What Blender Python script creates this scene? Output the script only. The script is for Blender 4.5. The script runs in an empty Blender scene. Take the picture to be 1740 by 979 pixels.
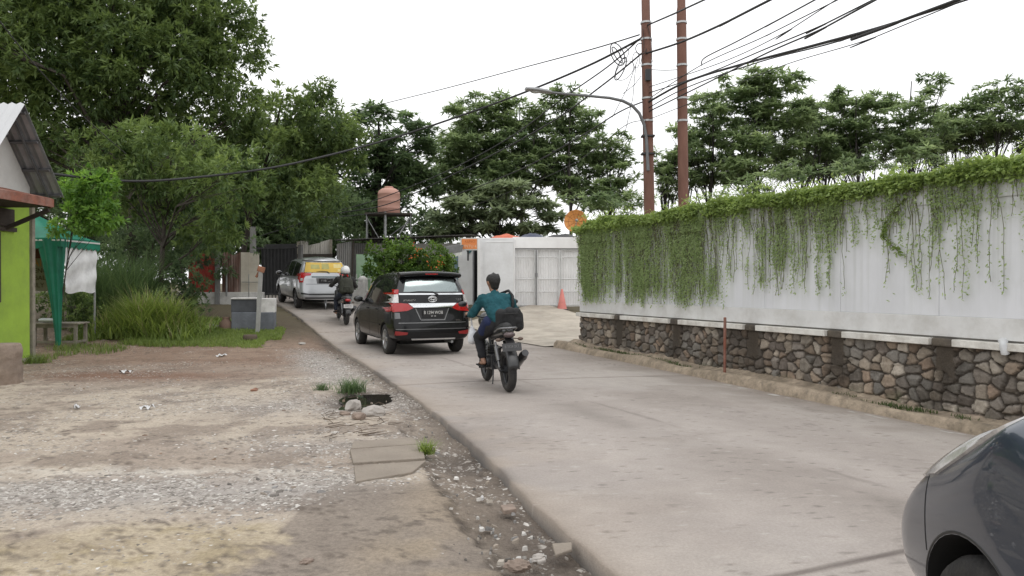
import bpy, bmesh, math, random
import numpy as np
from mathutils import Vector, Matrix, Euler
from mathutils.bvhtree import BVHTree
PI = math.pi
R = math.radians
rng = np.random.default_rng(7)
random.seed(7)
scn = bpy.context.scene
C = scn.collection
CAMZ = 1.45
FOC = 1300.0

def at(px, py, Y):
    """a point of the place that stands Y metres in front of the camera"""
    return Vector(((px - 870) / FOC * Y, Y, CAMZ - (py - 482) / FOC * Y))

# ---------------------------------------------------------------- terrain
def sp(x, y):
    return 0.917 * y - 0.4 * x, 0.917 * x + 0.4 * y

def gz(x, y):
    """height of the ground (numpy friendly)"""
    x = np.asarray(x, float); y = np.asarray(y, float)
    s, p = sp(x, y)
    tilt = -0.02 * np.clip(15.4 - np.clip(s, 2, 99), 0, 99) * np.clip((p - 4) / 4.4, 0, 1.2)
    q = np.clip(s - 17.0, 0, None)
    rise = np.where(q < 3, 0.1 * q * q / 6, 0.1 * (q - 1.5))
    rise = np.where(s > 26, 0.75 + 0.02 * (s - 26), rise)
    rise = np.clip(rise, 0, 1.2)
    return tilt + rise

# ---------------------------------------------------------------- value noise for numpy
_tab = np.random.default_rng(3).random((256, 256))
def vn(x, y, sc, seed=0):
    x = np.asarray(x, float) * sc + seed * 17.3; y = np.asarray(y, float) * sc + seed * 31.7
    xi = np.floor(x).astype(int); yi = np.floor(y).astype(int)
    fx = x - xi; fy = y - yi
    fx = fx * fx * (3 - 2 * fx); fy = fy * fy * (3 - 2 * fy)
    a = _tab[xi & 255, yi & 255]; b = _tab[(xi + 1) & 255, yi & 255]
    c = _tab[xi & 255, (yi + 1) & 255]; d = _tab[(xi + 1) & 255, (yi + 1) & 255]
    return (a * (1 - fx) + b * fx) * (1 - fy) + (c * (1 - fx) + d * fx) * fy
def fbm(x, y, sc, seed=0, o=4):
    t = 0; a = 1; n = 0
    for i in range(o):
        t = t + a * vn(x, y, sc * 2 ** i, seed + i * 5); n += a; a *= .55
    return t / n
def sstep(a, b, x):
    t = np.clip((x - a) / (b - a), 0, 1)
    return t * t * (3 - 2 * t)

# ---------------------------------------------------------------- tagging
def tag(o, label=None, cat=None, group=None, kind=None):
    if label: o['label'] = label
    if cat: o['category'] = cat
    if group: o['group'] = group
    if kind: o['kind'] = kind
    return o
def empty(name, loc=(0, 0, 0), rz=0, label=None, cat=None, group=None):
    o = bpy.data.objects.new(name, None); C.objects.link(o)
    o.empty_display_size = .1
    o.location = loc; o.rotation_euler = (0, 0, rz)
    return tag(o, label, cat, group)
def copy_tree(o, parent=None):
    c = o.copy(); C.objects.link(c); c.parent = parent
    for ch in list(o.children):
        copy_tree(ch, c)
    return c

# ---------------------------------------------------------------- materials
def newmat(name):
    m = bpy.data.materials.new(name); m.use_nodes = True
    nt = m.node_tree; b = nt.nodes['Principled BSDF']
    return m, nt, b
def M(name, col, rough=.6, metal=0., var=.15, vs=5., bump=0., bs=40., spec=.5, coat=0., dirt=None, dsc=2., damt=.5, ior=None, stretch=None):
    m, nt, b = newmat(name)
    N = nt.nodes; L = nt.links
    tc = N.new('ShaderNodeTexCoord')
    src = tc.outputs['Object']
    if stretch:
        mp = N.new('ShaderNodeMapping'); mp.inputs['Scale'].default_value = stretch
        L.new(src, mp.inputs['Vector']); src = mp.outputs['Vector']
    n = N.new('ShaderNodeTexNoise'); n.inputs['Scale'].default_value = vs; n.inputs['Detail'].default_value = 8; n.inputs['Roughness'].default_value = .65
    L.new(src, n.inputs['Vector'])
    rp = N.new('ShaderNodeValToRGB')
    rp.color_ramp.elements[0].position = .3; rp.color_ramp.elements[1].position = .7
    rp.color_ramp.elements[0].color = tuple(c * (1 - var) for c in col) + (1,)
    rp.color_ramp.elements[1].color = tuple(min(1, c * (1 + var)) for c in col) + (1,)
    L.new(n.outputs['Fac'], rp.inputs['Fac'])
    out = rp.outputs['Color']
    if dirt:
        n2 = N.new('ShaderNodeTexNoise'); n2.inputs['Scale'].default_value = dsc; n2.inputs['Detail'].default_value = 10; n2.inputs['Roughness'].default_value = .7
        L.new(src, n2.inputs['Vector'])
        mr = N.new('ShaderNodeMapRange'); mr.inputs[1].default_value = .45; mr.inputs[2].default_value = .72; mr.inputs[4].default_value = damt
        L.new(n2.outputs['Fac'], mr.inputs[0])
        mx = N.new('ShaderNodeMix'); mx.data_type = 'RGBA'
        L.new(mr.outputs[0], mx.inputs[0]); L.new(out, mx.inputs[6]); mx.inputs[7].default_value = tuple(dirt) + (1,)
        out = mx.outputs[2]
    L.new(out, b.inputs['Base Color'])
    b.inputs['Roughness'].default_value = rough; b.inputs['Metallic'].default_value = metal
    b.inputs['Specular IOR Level'].default_value = spec; b.inputs['Coat Weight'].default_value = coat
    b.inputs['Coat Roughness'].default_value = .04
    if bump:
        n3 = N.new('ShaderNodeTexNoise'); n3.inputs['Scale'].default_value = bs; n3.inputs['Detail'].default_value = 6
        L.new(src, n3.inputs['Vector'])
        bp = N.new('ShaderNodeBump'); bp.inputs['Strength'].default_value = bump; bp.inputs['Distance'].default_value = .02
        L.new(n3.outputs['Fac'], bp.inputs['Height']); L.new(bp.outputs['Normal'], b.inputs['Normal'])
    return m
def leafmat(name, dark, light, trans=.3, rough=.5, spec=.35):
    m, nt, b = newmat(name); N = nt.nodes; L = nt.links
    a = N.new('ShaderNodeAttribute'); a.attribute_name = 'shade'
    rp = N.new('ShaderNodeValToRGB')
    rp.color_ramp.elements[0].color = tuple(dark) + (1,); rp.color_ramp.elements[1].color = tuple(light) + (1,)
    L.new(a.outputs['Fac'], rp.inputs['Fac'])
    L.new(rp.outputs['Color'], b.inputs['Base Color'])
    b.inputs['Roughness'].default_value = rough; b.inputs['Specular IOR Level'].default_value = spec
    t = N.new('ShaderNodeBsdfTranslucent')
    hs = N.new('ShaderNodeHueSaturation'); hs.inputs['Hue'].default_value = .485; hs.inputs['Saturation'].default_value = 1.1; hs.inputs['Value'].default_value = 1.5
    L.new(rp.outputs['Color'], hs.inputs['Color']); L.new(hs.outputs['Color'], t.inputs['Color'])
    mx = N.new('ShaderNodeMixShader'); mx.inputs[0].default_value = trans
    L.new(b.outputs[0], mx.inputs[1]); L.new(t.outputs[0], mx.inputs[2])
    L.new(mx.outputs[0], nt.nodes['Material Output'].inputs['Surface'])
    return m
def attrmat(name, rough=.85, bump=.3, bs=60., var=.25, vs=25., attr='col', spec=.3):
    """base colour from a colour attribute with a fine grain on top"""
    m, nt, b = newmat(name); N = nt.nodes; L = nt.links
    a = N.new('ShaderNodeAttribute'); a.attribute_name = attr
    tc = N.new('ShaderNodeTexCoord')
    n = N.new('ShaderNodeTexNoise'); n.inputs['Scale'].default_value = vs; n.inputs['Detail'].default_value = 8; n.inputs['Roughness'].default_value = .75
    L.new(tc.outputs['Object'], n.inputs['Vector'])
    mr = N.new('ShaderNodeMapRange'); mr.inputs[1].default_value = .3; mr.inputs[2].default_value = .7
    mr.inputs[3].default_value = 1 - var; mr.inputs[4].default_value = 1 + var
    L.new(n.outputs['Fac'], mr.inputs[0])
    mx = N.new('ShaderNodeVectorMath'); mx.operation = 'SCALE'
    L.new(a.outputs['Color'], mx.inputs[0]); L.new(mr.outputs[0], mx.inputs['Scale'])
    L.new(mx.outputs[0], b.inputs['Base Color'])
    b.inputs['Roughness'].default_value = rough; b.inputs['Specular IOR Level'].default_value = spec
    if bump:
        n3 = N.new('ShaderNodeTexNoise'); n3.inputs['Scale'].default_value = bs; n3.inputs['Detail'].default_value = 6
        L.new(tc.outputs['Object'], n3.inputs['Vector'])
        bp = N.new('ShaderNodeBump'); bp.inputs['Strength'].default_value = bump; bp.inputs['Distance'].default_value = .02
        L.new(n3.outputs['Fac'], bp.inputs['Height']); L.new(bp.outputs['Normal'], b.inputs['Normal'])
    return m

# ---------------------------------------------------------------- mesh building
def np_mesh(name, V, F, mat, parent=None, attrs=None, smooth=False):
    V = np.asarray(V, np.float32); F = np.asarray(F, np.int32)
    me = bpy.data.meshes.new(name)
    k = F.shape[1]
    me.vertices.add(len(V)); me.vertices.foreach_set('co', V.ravel())
    me.loops.add(F.size); me.loops.foreach_set('vertex_index', F.ravel())
    me.polygons.add(len(F)); me.polygons.foreach_set('loop_start', np.arange(0, F.size, k, dtype=np.int32))
    try: me.polygons.foreach_set('loop_total', np.full(len(F), k, np.int32))
    except Exception: pass
    me.polygons.foreach_set('use_smooth', np.full(len(F), smooth, bool))
    for an, (dom, ty, arr) in (attrs or {}).items():
        at_ = me.attributes.new(an, ty, dom)
        arr = np.asarray(arr, np.float32)
        at_.data.foreach_set('color' if ty == 'FLOAT_COLOR' else 'value', arr.ravel())
    me.update(calc_edges=True); me.validate()
    for m in (mat if isinstance(mat, (list, tuple)) else [mat]): me.materials.append(m)
    o = bpy.data.objects.new(name, me); C.objects.link(o)
    if parent: o.parent = parent
    return o
def grid_faces(n, m):
    i = np.arange((n - 1) * (m - 1)); r = i // (m - 1); c = i % (m - 1)
    a = r * m + c
    return np.stack([a, a + 1, a + m + 1, a + m], 1)

class MB:
    def __init__(s): s.v = []; s.f = []; s.m = []; s.s = []
    def add(s, vs, fs, mi=0, smooth=False):
        o = len(s.v); s.v += [tuple(v) for v in vs]
        for f in fs:
            s.f.append(tuple(i + o for i in f)); s.m.append(mi); s.s.append(smooth)
        return s
    def box(s, c, d, rot=None, mi=0, taper=1.0):
        hx, hy, hz = d[0] / 2, d[1] / 2, d[2] / 2
        vs = [Vector((x * hx * (taper if z > 0 else 1), y * hy * (taper if z > 0 else 1), z * hz)) for z in (-1, 1) for y in (-1, 1) for x in (-1, 1)]
        if rot is not None:
            mt = rot if isinstance(rot, Matrix) else Euler(rot).to_matrix()
            vs = [mt @ v for v in vs]
        vs = [v + Vector(c) for v in vs]
        return s.add(vs, [(0, 2, 3, 1), (4, 5, 7, 6), (0, 1, 5, 4), (2, 6, 7, 3), (0, 4, 6, 2), (1, 3, 7, 5)], mi)
    def bar(s, a, b, w, h, mi=0):
        a = Vector(a); b = Vector(b); d = b - a
        q = d.to_track_quat('X', 'Z').to_matrix()
        return s.box((a + b) / 2, (d.length, w, h), q, mi)
    def tube(s, pts, r, n=8, mi=0, cap=True):
        pts = [Vector(p) for p in pts]; k = len(pts)
        rr = r if isinstance(r, (list, tuple)) else [r] * k
        vs = []; up = None
        for i, p in enumerate(pts):
            t = (pts[min(i + 1, k - 1)] - pts[max(i - 1, 0)]).normalized()
            if up is None:
                up = Vector((0, 0, 1)) if abs(t.z) < .9 else Vector((1, 0, 0))
            u = t.cross(up)
            if u.length < 1e-5: u = t.orthogonal()
            u.normalize(); w = u.cross(t).normalized(); up = w
            for j in range(n):
                a = 2 * PI * j / n
                vs.append(p + (u * math.cos(a) + w * math.sin(a)) * rr[i])
        fs = []
        for i in range(k - 1):
            for j in range(n):
                fs.append((i * n + j, i * n + (j + 1) % n, (i + 1) * n + (j + 1) % n, (i + 1) * n + j))
        s.add(vs, fs, mi, True)
        if cap:
            s.add(vs[:n], [tuple(range(n))[::-1]], mi); s.add(vs[-n:], [tuple(range(n))], mi)
        return s
    def lathe(s, prof, n=24, mt=None, mi=0, smooth=True):
        """profile of (radius, height) spun round z, then moved by mt"""
        vs = []
        for r, z in prof:
            for j in range(n):
                a = 2 * PI * j / n
                v = Vector((r * math.cos(a), r * math.sin(a), z))
                vs.append(mt @ v if mt is not None else v)
        fs = []
        for i in range(len(prof) - 1):
            for j in range(n):
                fs.append((i * n + j, i * n + (j + 1) % n, (i + 1) * n + (j + 1) % n, (i + 1) * n + j))
        return s.add(vs, fs, mi, smooth)
    def prism(s, poly, z0, z1, mt=None, mi=0):
        n = len(poly)
        vs = [Vector((p[0], p[1], z0)) for p in poly] + [Vector((p[0], p[1], z1)) for p in poly]
        if mt is not None: vs = [mt @ v for v in vs]
        fs = [tuple(range(n))[::-1], tuple(range(n, 2 * n))] + [(i, (i + 1) % n, n + (i + 1) % n, n + i) for i in range(n)]
        return s.add(vs, fs, mi)
    def sphere(s, c, r, n=16, m=10, sc=(1, 1, 1), mi=0, rot=None):
        vs = []
        for i in range(m + 1):
            ph = PI * i / m
            for j in range(n):
                a = 2 * PI * j / n
                v = Vector((math.sin(ph) * math.cos(a) * r * sc[0], math.sin(ph) * math.sin(a) * r * sc[1], math.cos(ph) * r * sc[2]))
                if rot is not None: v = rot @ v
                vs.append(v + Vector(c))
        fs = [(i * n + j, (i + 1) * n + j, (i + 1) * n + (j + 1) % n, i * n + (j + 1) % n) for i in range(m) for j in range(n)]
        return s.add(vs, fs, mi, True)
    def sheet(s, P, mi=0, smooth=True):
        n = len(P); m = len(P[0])
        vs = [p for row in P for p in row]
        return s.add(vs, [(i * m + j, i * m + j + 1, (i + 1) * m + j + 1, (i + 1) * m + j) for i in range(n - 1) for j in range(m - 1)], mi, smooth)
    def build(s, name, mats, parent=None, bevel=0, weld=False, loc=None):
        me = bpy.data.meshes.new(name); me.from_pydata(s.v, [], s.f)
        for m in (mats if isinstance(mats, (list, tuple)) else [mats]): me.materials.append(m)
        me.polygons.foreach_set('material_index', s.m); me.polygons.foreach_set('use_smooth', s.s)
        if weld or bevel:
            bm = bmesh.new(); bm.from_mesh(me)
            bmesh.ops.remove_doubles(bm, verts=bm.verts, dist=1e-5)
            bmesh.ops.recalc_face_normals(bm, faces=bm.faces)
            bm.to_mesh(me); bm.free()
        me.update()
        o = bpy.data.objects.new(name, me); C.objects.link(o)
        if loc is not None: o.location = loc
        if parent: o.parent = parent
        if bevel:
            b = o.modifiers.new('b', 'BEVEL'); b.width = bevel; b.segments = 2; b.limit_method = 'ANGLE'; b.angle_limit = R(40)
        return o
def bake(o):
    dg = bpy.context.evaluated_depsgraph_get()
    me = bpy.data.meshes.new_from_object(o.evaluated_get(dg))
    old = o.data; o.modifiers.clear(); o.data = me
    bpy.data.meshes.remove(old)
    return o
def text_mesh(name, body, size, mat, parent, mtx, extrude=.002, align='CENTER', squash=1.0):
    cu = bpy.data.curves.new(name, 'FONT'); cu.body = body; cu.size = size; cu.extrude = extrude
    cu.align_x = align; cu.align_y = 'CENTER'; cu.resolution_u = 3
    t = bpy.data.objects.new(name, cu); C.objects.link(t)
    dg = bpy.context.evaluated_depsgraph_get(); dg.update()
    me = bpy.data.meshes.new_from_object(t.evaluated_get(dg))
    bpy.data.objects.remove(t)
    me.transform(Matrix.Diagonal((squash, 1, 1, 1))); me.transform(mtx)
    me.materials.clear(); me.materials.append(mat)
    o = bpy.data.objects.new(name, me); C.objects.link(o)
    if parent: o.parent = parent
    return o
def capsule_body(name, caps, mat, parent=None, voxel=.012, smooth=4):
    """continuous skin grown over tapered limbs: caps = (p0, r0, p1, r1)"""
    mb = MB()
    for p0, r0, p1, r1 in caps:
        p0 = Vector(p0); p1 = Vector(p1); d = p1 - p0
        L_ = max(d.length, 1e-4)
        q = d.to_track_quat('Z', 'Y').to_matrix() if d.length > 1e-4 else Matrix.Identity(3)
        prof = []
        for i in range(6): a = -PI / 2 + PI / 2 * i / 5; prof.append((max(1e-4, r0 * math.cos(a)), r0 * math.sin(a)))
        for i in range(6): a = PI / 2 * i / 5; prof.append((max(1e-4, r1 * math.cos(a)), L_ + r1 * math.sin(a)))
        mt = Matrix.Translation(p0) @ q.to_4x4()
        mb.lathe(prof, 14, mt)
    o = mb.build(name, mat, parent, weld=False)
    bm = bmesh.new(); bm.from_mesh(o.data)
    bmesh.ops.remove_doubles(bm, verts=bm.verts, dist=2e-4)
    bmesh.ops.holes_fill(bm, edges=bm.edges); bmesh.ops.recalc_face_normals(bm, faces=bm.faces)
    bm.to_mesh(o.data); bm.free()
    r_ = o.modifiers.new('r', 'REMESH'); r_.mode = 'VOXEL'; r_.voxel_size = voxel; r_.use_smooth_shade = True
    if smooth:
        sm = o.modifiers.new('s', 'SMOOTH'); sm.iterations = smooth; sm.factor = .5
    bake(o)
    o.data.polygons.foreach_set('use_smooth', np.ones(len(o.data.polygons), bool))
    if not o.data.materials: o.data.materials.append(mat)
    return o
# ================================================================ camera, sky, light
cam = bpy.data.cameras.new('camera'); co = bpy.data.objects.new('camera', cam); C.objects.link(co)
co.location = (0, 0, CAMZ); co.rotation_euler = (R(90 - .33), 0, 0)
cam.sensor_width = 36; cam.lens = FOC / 1740 * 36; cam.clip_start = .05; cam.clip_end = 6000
scn.camera = co
scn.view_settings.view_transform = 'Standard'; scn.view_settings.look = 'None'; scn.view_settings.exposure = 0
scn.cycles.use_denoising = True
scn.cycles.max_bounces = 6; scn.cycles.transparent_max_bounces = 4

SUN_EL, SUN_AZ = R(62), R(-40)
w = bpy.data.worlds.new('World'); scn.world = w; w.use_nodes = True
nt = w.node_tree; N = nt.nodes; L = nt.links; N.clear()
wo = N.new('ShaderNodeOutputWorld'); bg = N.new('ShaderNodeBackground')
sky = N.new('ShaderNodeTexSky'); sky.sky_type = 'NISHITA'; sky.sun_disc = False
sky.sun_elevation = SUN_EL; sky.sun_rotation = SUN_AZ; sky.dust_density = 6; sky.air_density = 1.5
tc = N.new('ShaderNodeTexCoord'); sx = N.new('ShaderNodeSeparateXYZ'); L.new(tc.outputs['Generated'], sx.inputs[0])
# a closed cloud deck: brighter overhead than at the horizon, with slow soft mottling
mr = N.new('ShaderNodeMapRange'); mr.inputs[1].default_value = 0; mr.inputs[2].default_value = 1; mr.inputs[3].default_value = 12.6; mr.inputs[4].default_value = 13.6
L.new(sx.outputs['Z'], mr.inputs[0])
cn = N.new('ShaderNodeTexNoise'); cn.inputs['Scale'].default_value = 1.6; cn.inputs['Detail'].default_value = 5
L.new(tc.outputs['Generated'], cn.inputs['Vector'])
cr = N.new('ShaderNodeMapRange'); cr.inputs[1].default_value = .3; cr.inputs[2].default_value = .7; cr.inputs[3].default_value = .93; cr.inputs[4].default_value = 1.07
L.new(cn.outputs['Fac'], cr.inputs[0])
mu = N.new('ShaderNodeMath'); mu.operation = 'MULTIPLY'; L.new(mr.outputs[0], mu.inputs[0]); L.new(cr.outputs[0], mu.inputs[1])
cl = N.new('ShaderNodeVectorMath'); cl.operation = 'SCALE'; cl.inputs[0].default_value = (.985, .99, 1.0); L.new(mu.outputs[0], cl.inputs['Scale'])
mx = N.new('ShaderNodeMix'); mx.data_type = 'RGBA'; mx.inputs[0].default_value = .93
L.new(sky.outputs[0], mx.inputs[6]); L.new(cl.outputs[0], mx.inputs[7])
L.new(mx.outputs[2], bg.inputs['Color']); bg.inputs['Strength'].default_value = .11
L.new(bg.outputs[0], wo.inputs['Surface'])
sl = bpy.data.lights.new('sun', 'SUN'); so = bpy.data.objects.new('sun', sl); C.objects.link(so)
sl.energy = .55; sl.angle = R(28); sl.color = (1, .97, .93)
so.rotation_euler = (PI / 2 - SUN_EL, 0, PI - SUN_AZ + PI)
so.rotation_euler = (R(28), 0, R(40))

# ================================================================ ground sheet
xs = np.concatenate([[-3000, -1200, -500, -220, -110, -60, -40, -30, -25, -22, -19, -17, -15.5, -14.5], np.arange(-13.5, 3.0, .035),
                     [3.1, 3.4, 4, 5, 6, 7, 8, 9.5, 11, 13, 16, 20, 26, 34, 45, 70, 120, 240, 500, 1200, 3000]])
ys = np.concatenate([[-3000, -1000, -300, -100, -40, -20, -10, -6, -4, -2, -1, 0, .8, 1.6], np.arange(2.2, 20.5, .035),
                     [20.8, 21.2, 21.7, 22.3, 23, 24, 25, 26, 27, 28, 30, 32, 34, 37, 40, 45, 50, 60, 80, 120, 240, 500, 1200, 3000]])
EDGE_Y = [-6, 0, 2, 3.8, 5, 6.1, 8.3, 9.8, 13.66, 18.3, 22, 25, 28, 32, 36, 40]
EDGE_X = [3.4, 1.69, 1.08, .5, .13, -.14, -.8, -1.29, -2.63, -4.36, -6.05, -7.6, -9.5, -13, -18, -26]
def edge_l(y):
    e = np.interp(y, EDGE_Y, EDGE_X)
    k = np.convolve(np.pad(e, 6, mode='edge'), np.ones(13) / 13, 'valid') if np.ndim(e) == 1 and len(e) > 20 else e
    return k
YT = np.arange(-6, 40.01, .05); XT = edge_l(YT)
XT = XT + .035 * (fbm(YT, YT * 0, 1.1, 4) - .5) + .03 * (vn(YT, YT * 0, 7, 2) - .5)
def exl(y): return np.interp(y, YT, XT)
X, Y = np.meshgrid(xs, ys, indexing='ij')
Z = gz(X, Y)
dl = exl(Y) - X                                  # metres to the left of the road edge
near = (X > -13.6) & (X < 3) & (Y > 2) & (Y < 20.6)
n1 = fbm(X, Y, .55, 1); n2 = fbm(X, Y, 2.3, 2); n3 = fbm(X, Y, 9, 3, 5); n4 = fbm(X, Y, 28, 4, 3)
lot = (dl > -.16).astype(float)
Zlot = Z + .03 * (n1 - .5) + .02 * (n2 - .5) + .022 * (n3 - .5) + .012 * (n4 - .5)
# worn gutter along the slab
gut = np.exp(-((dl - .12) / .22) ** 2) * (.35 + 1.3 * sstep(.35, .6, fbm(X, Y, .8, 9)))
Zlot = Zlot - .022 * gut - .015
# broken edge of the old yard slab: a step down into the gutter
sd_ = dl - .52 - .30 * (fbm(X, Y, 1.5, 15) - .5) - .22 * (n3 - .5)
step_ = sstep(.03, -.03, sd_) * sstep(8.2, 7.4, Y) * sstep(2.0, 3.0, Y) * (dl > -.2)
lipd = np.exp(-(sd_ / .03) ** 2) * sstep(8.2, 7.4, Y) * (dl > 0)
Zlot = Zlot - .032 * step_ + .03 * step_ * (n4 - .5)
# hollow that holds the puddle, and the washed-out hole further down
pud = np.exp(-(((X + 1.95) / .42) ** 2 + ((Y - 9.75) / .75) ** 2) ** 2)
hole = np.exp(-(((X + .42) / .34) ** 2 + ((Y - 6.45) / .42) ** 2) ** 2)
rub = np.exp(-(((X - .12) / .45) ** 2 + ((Y - 4.35) / .75) ** 2) ** 2)
Zlot = Zlot * (1 - pud) + (Z - .02) * pud - .075 * pud - .025 * hole - .03 * rub * (.4 + 1.2 * n3)
# grass bank at the back of the lot
bank = sstep(17.0, 19.5, Y + .25 * X * 0) * sstep(-4.2, -5.6, X)
Zlot = Zlot + .10 * bank
Zlot = np.where(dl < .10, np.minimum(Zlot, Z - .022), Zlot)
Z = np.where(dl > -.16, Zlot, Z - .10)
s_, p_ = sp(X, Y)
Z = np.where((p_ > 8.9) & (s_ < 15), Z + .45, Z)
Z = np.where(~near, Z - .03, Z)
def lerp(a, b, t): return a + (np.array(b) - a) * t[..., None]
col = np.zeros(X.shape + (3,)); col[:] = (.335, .278, .228)
col = lerp(col, (.46, .395, .32), sstep(.45, .62, n1) * .8)
col = lerp(col, (.235, .19, .155), sstep(.5, .64, n2) * .75)
red = sstep(12.0, 14.5, Y + 1.6 * (n1 - .5)) * sstep(-2.6, -4.6, X + 1.2 * (n2 - .5)); col = lerp(col, (.215, .132, .09), red * .7)
red2 = np.exp(-(((X + 6.2) / 2.2) ** 2 + ((Y - 12.2) / .7) ** 2)); col = lerp(col, (.19, .105, .07), np.clip(red2, 0, .85))
grav = np.exp(-(((Y - 5.35 - .10 * (X + 2.4)) / .42) ** 2)) * sstep(-.5, -1.5, X + .5 * (n2 - .5)); grav2 = np.exp(-(((X + 2.1) / 1.5) ** 2 + ((Y - 9.3) / .9) ** 2)) * .6
grav3 = np.exp(-((dl - .7) / .45) ** 2) * sstep(10, 12, Y) * sstep(17.5, 15, Y); grav4 = np.exp(-(((X + 1.5) / 1.2) ** 2 + ((Y - 7.0) / .5) ** 2)) * .4
gr = np.clip(grav + grav2 + grav3 + grav4, 0, 1)
col = lerp(col, (.36, .335, .315), gr * .8)
gravel_amount = np.clip(gr * (.30 + .9 * sstep(.35, .6, n2)) + .05 + .16 * sstep(.52, .64, fbm(X, Y, 1.1, 35)), 0, 1)
pale = np.exp(-((Y - 5.95) / .16) ** 2) * sstep(-.9, -2.0, X) * sstep(.3, .6, n3); col = lerp(col, (.60, .56, .50), pale * .55)
yel = sstep(4.75, 4.5, Y + .7 * (n2 - .5) + .25 * (n3 - .5) - .06 * X) * sstep(-1.25, -1.38, X + .5 * (n3 - .5)); col = lerp(col, (.46, .385, .265), yel * .6)
col = lerp(col, (.30, .245, .15), yel * sstep(.52, .6, n3) * .6)
crk = np.abs(fbm(X, Y, 3.2, 43, 4) - .5); col = lerp(col, (.16, .125, .09), (1 - sstep(.004, .02, crk)) * yel * .7)
dk = sstep(5.75, 5.45, Y + .6 * (n2 - .5)) * sstep(-1.42, -1.28, X + .5 * (n3 - .5)) * sstep(.42, .6, dl); col = lerp(col, (.200, .168, .142), dk * .75)
gravel_amount = gravel_amount * (1 - .85 * np.clip(dk, 0, 1)) * (1 - .6 * yel)
con = np.exp(-(((X + .33) / .42) ** 2 + ((Y - 5.2) / .75) ** 2) ** 2); col = lerp(col, (.30, .245, .185), con * .8)
con2 = np.exp(-(((X + .42) / .42) ** 2 + ((Y - 4.0) / .7) ** 2) ** 2); col = lerp(col, (.33, .27, .20), con2 * .8 * sstep(.3, .6, n2))
gk = np.clip(np.exp(-(dl / .30) ** 2) * 1.1, 0, 1); col = lerp(col, (.11, .09, .075), gk * (.55 + .45 * n2))
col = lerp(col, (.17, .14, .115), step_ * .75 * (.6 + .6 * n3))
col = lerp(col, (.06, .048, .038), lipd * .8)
col = lerp(col, (.06, .05, .045), np.clip(pud + hole * .5 + rub * .3, 0, 1) * .85)
col = lerp(col, (.09, .075, .05), np.clip(bank, 0, 1) * .9)
far = sstep(20, 24, Y); col = lerp(col, (.13, .11, .07), far)
edge_dirt = sstep(6, 12, X); col = lerp(col, (.12, .10, .07), edge_dirt)
# fine cracks and specks
cr_ = np.abs(fbm(X, Y, 1.7, 21, 5) - .5); col = lerp(col, (.10, .08, .065), (1 - sstep(.0, .013, cr_)) * .75 * lot)
col = lerp(col, (.12, .10, .085), sstep(.80, .9, vn(X * .6, Y, 24, 41)) * .6 * near)
col *= (.86 + .28 * n3)[..., None]
mGround = attrmat('ground_dirt', rough=.95, bump=.8, bs=70, var=.30, vs=38)
def add_chips(m):
    """stone chips of several greys bedded in the soil, as dense as the 'grav' attribute says"""
    nt = m.node_tree; N = nt.nodes; L = nt.links; b = N['Principled BSDF']
    tc = N.new('ShaderNodeTexCoord'); a = N.new('ShaderNodeAttribute'); a.attribute_name = 'grav'
    src = b.inputs['Base Color'].links[0].from_socket
    for sc, lo in ((22, .60), (48, .53)):
        v = N.new('ShaderNodeTexVoronoi'); v.inputs['Scale'].default_value = sc; L.new(tc.outputs['Object'], v.inputs['Vector'])
        sep = N.new('ShaderNodeSeparateColor'); L.new(v.outputs['Color'], sep.inputs[0])
        e = N.new('ShaderNodeTexVoronoi'); e.feature = 'DISTANCE_TO_EDGE'; e.inputs['Scale'].default_value = sc; L.new(tc.outputs['Object'], e.inputs['Vector'])
        em = N.new('ShaderNodeMapRange'); em.inputs[1].default_value = .04; em.inputs[2].default_value = .12; L.new(e.outputs['Distance'], em.inputs[0])
        th = N.new('ShaderNodeMath'); th.operation = 'SUBTRACT'; L.new(a.outputs['Fac'], th.inputs[0]); L.new(sep.outputs[1], th.inputs[1])
        st_ = N.new('ShaderNodeMapRange'); st_.inputs[1].default_value = -.02 + lo - .5; st_.inputs[2].default_value = .02 + lo - .5; L.new(th.outputs[0], st_.inputs[0])
        mk = N.new('ShaderNodeMath'); mk.operation = 'MULTIPLY'; L.new(st_.outputs[0], mk.inputs[0]); L.new(em.outputs[0], mk.inputs[1])
        rp = N.new('ShaderNodeValToRGB'); els = rp.color_ramp.elements
        els[0].color = (.13, .115, .10, 1); els[1].color = (.68, .65, .61, 1)
        for p_, c_ in ((.3, (.27, .245, .22, 1)), (.6, (.35, .315, .28, 1)), (.85, (.48, .45, .41, 1))):
            q = els.new(p_); q.color = c_
        L.new(sep.outputs[0], rp.inputs['Fac'])
        mx = N.new('ShaderNodeMix'); mx.data_type = 'RGBA'; L.new(mk.outputs[0], mx.inputs[0]); L.new(src, mx.inputs[6]); L.new(rp.outputs['Color'], mx.inputs[7]); src = mx.outputs[2]
    L.new(src, b.inputs['Base Color'])
add_chips(mGround)
cv = np.concatenate([col.reshape(-1, 3), np.ones((col.size // 3, 1))], 1)
ground = np_mesh('ground', np.stack([X, Y, Z], -1).reshape(-1, 3), grid_faces(*X.shape)[:, ::-1], mGround, attrs={'col': ('POINT', 'FLOAT_COLOR', cv), 'grav': ('POINT', 'FLOAT', (gravel_amount * near * lot * (1 - np.clip(bank, 0, 1))).ravel())}, smooth=True)
tag(ground, kind='structure')
def gzl(x, y):
    """height of the worn lot surface, close enough to stand things on"""
    return float(gz(x, y)) - .02

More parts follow.
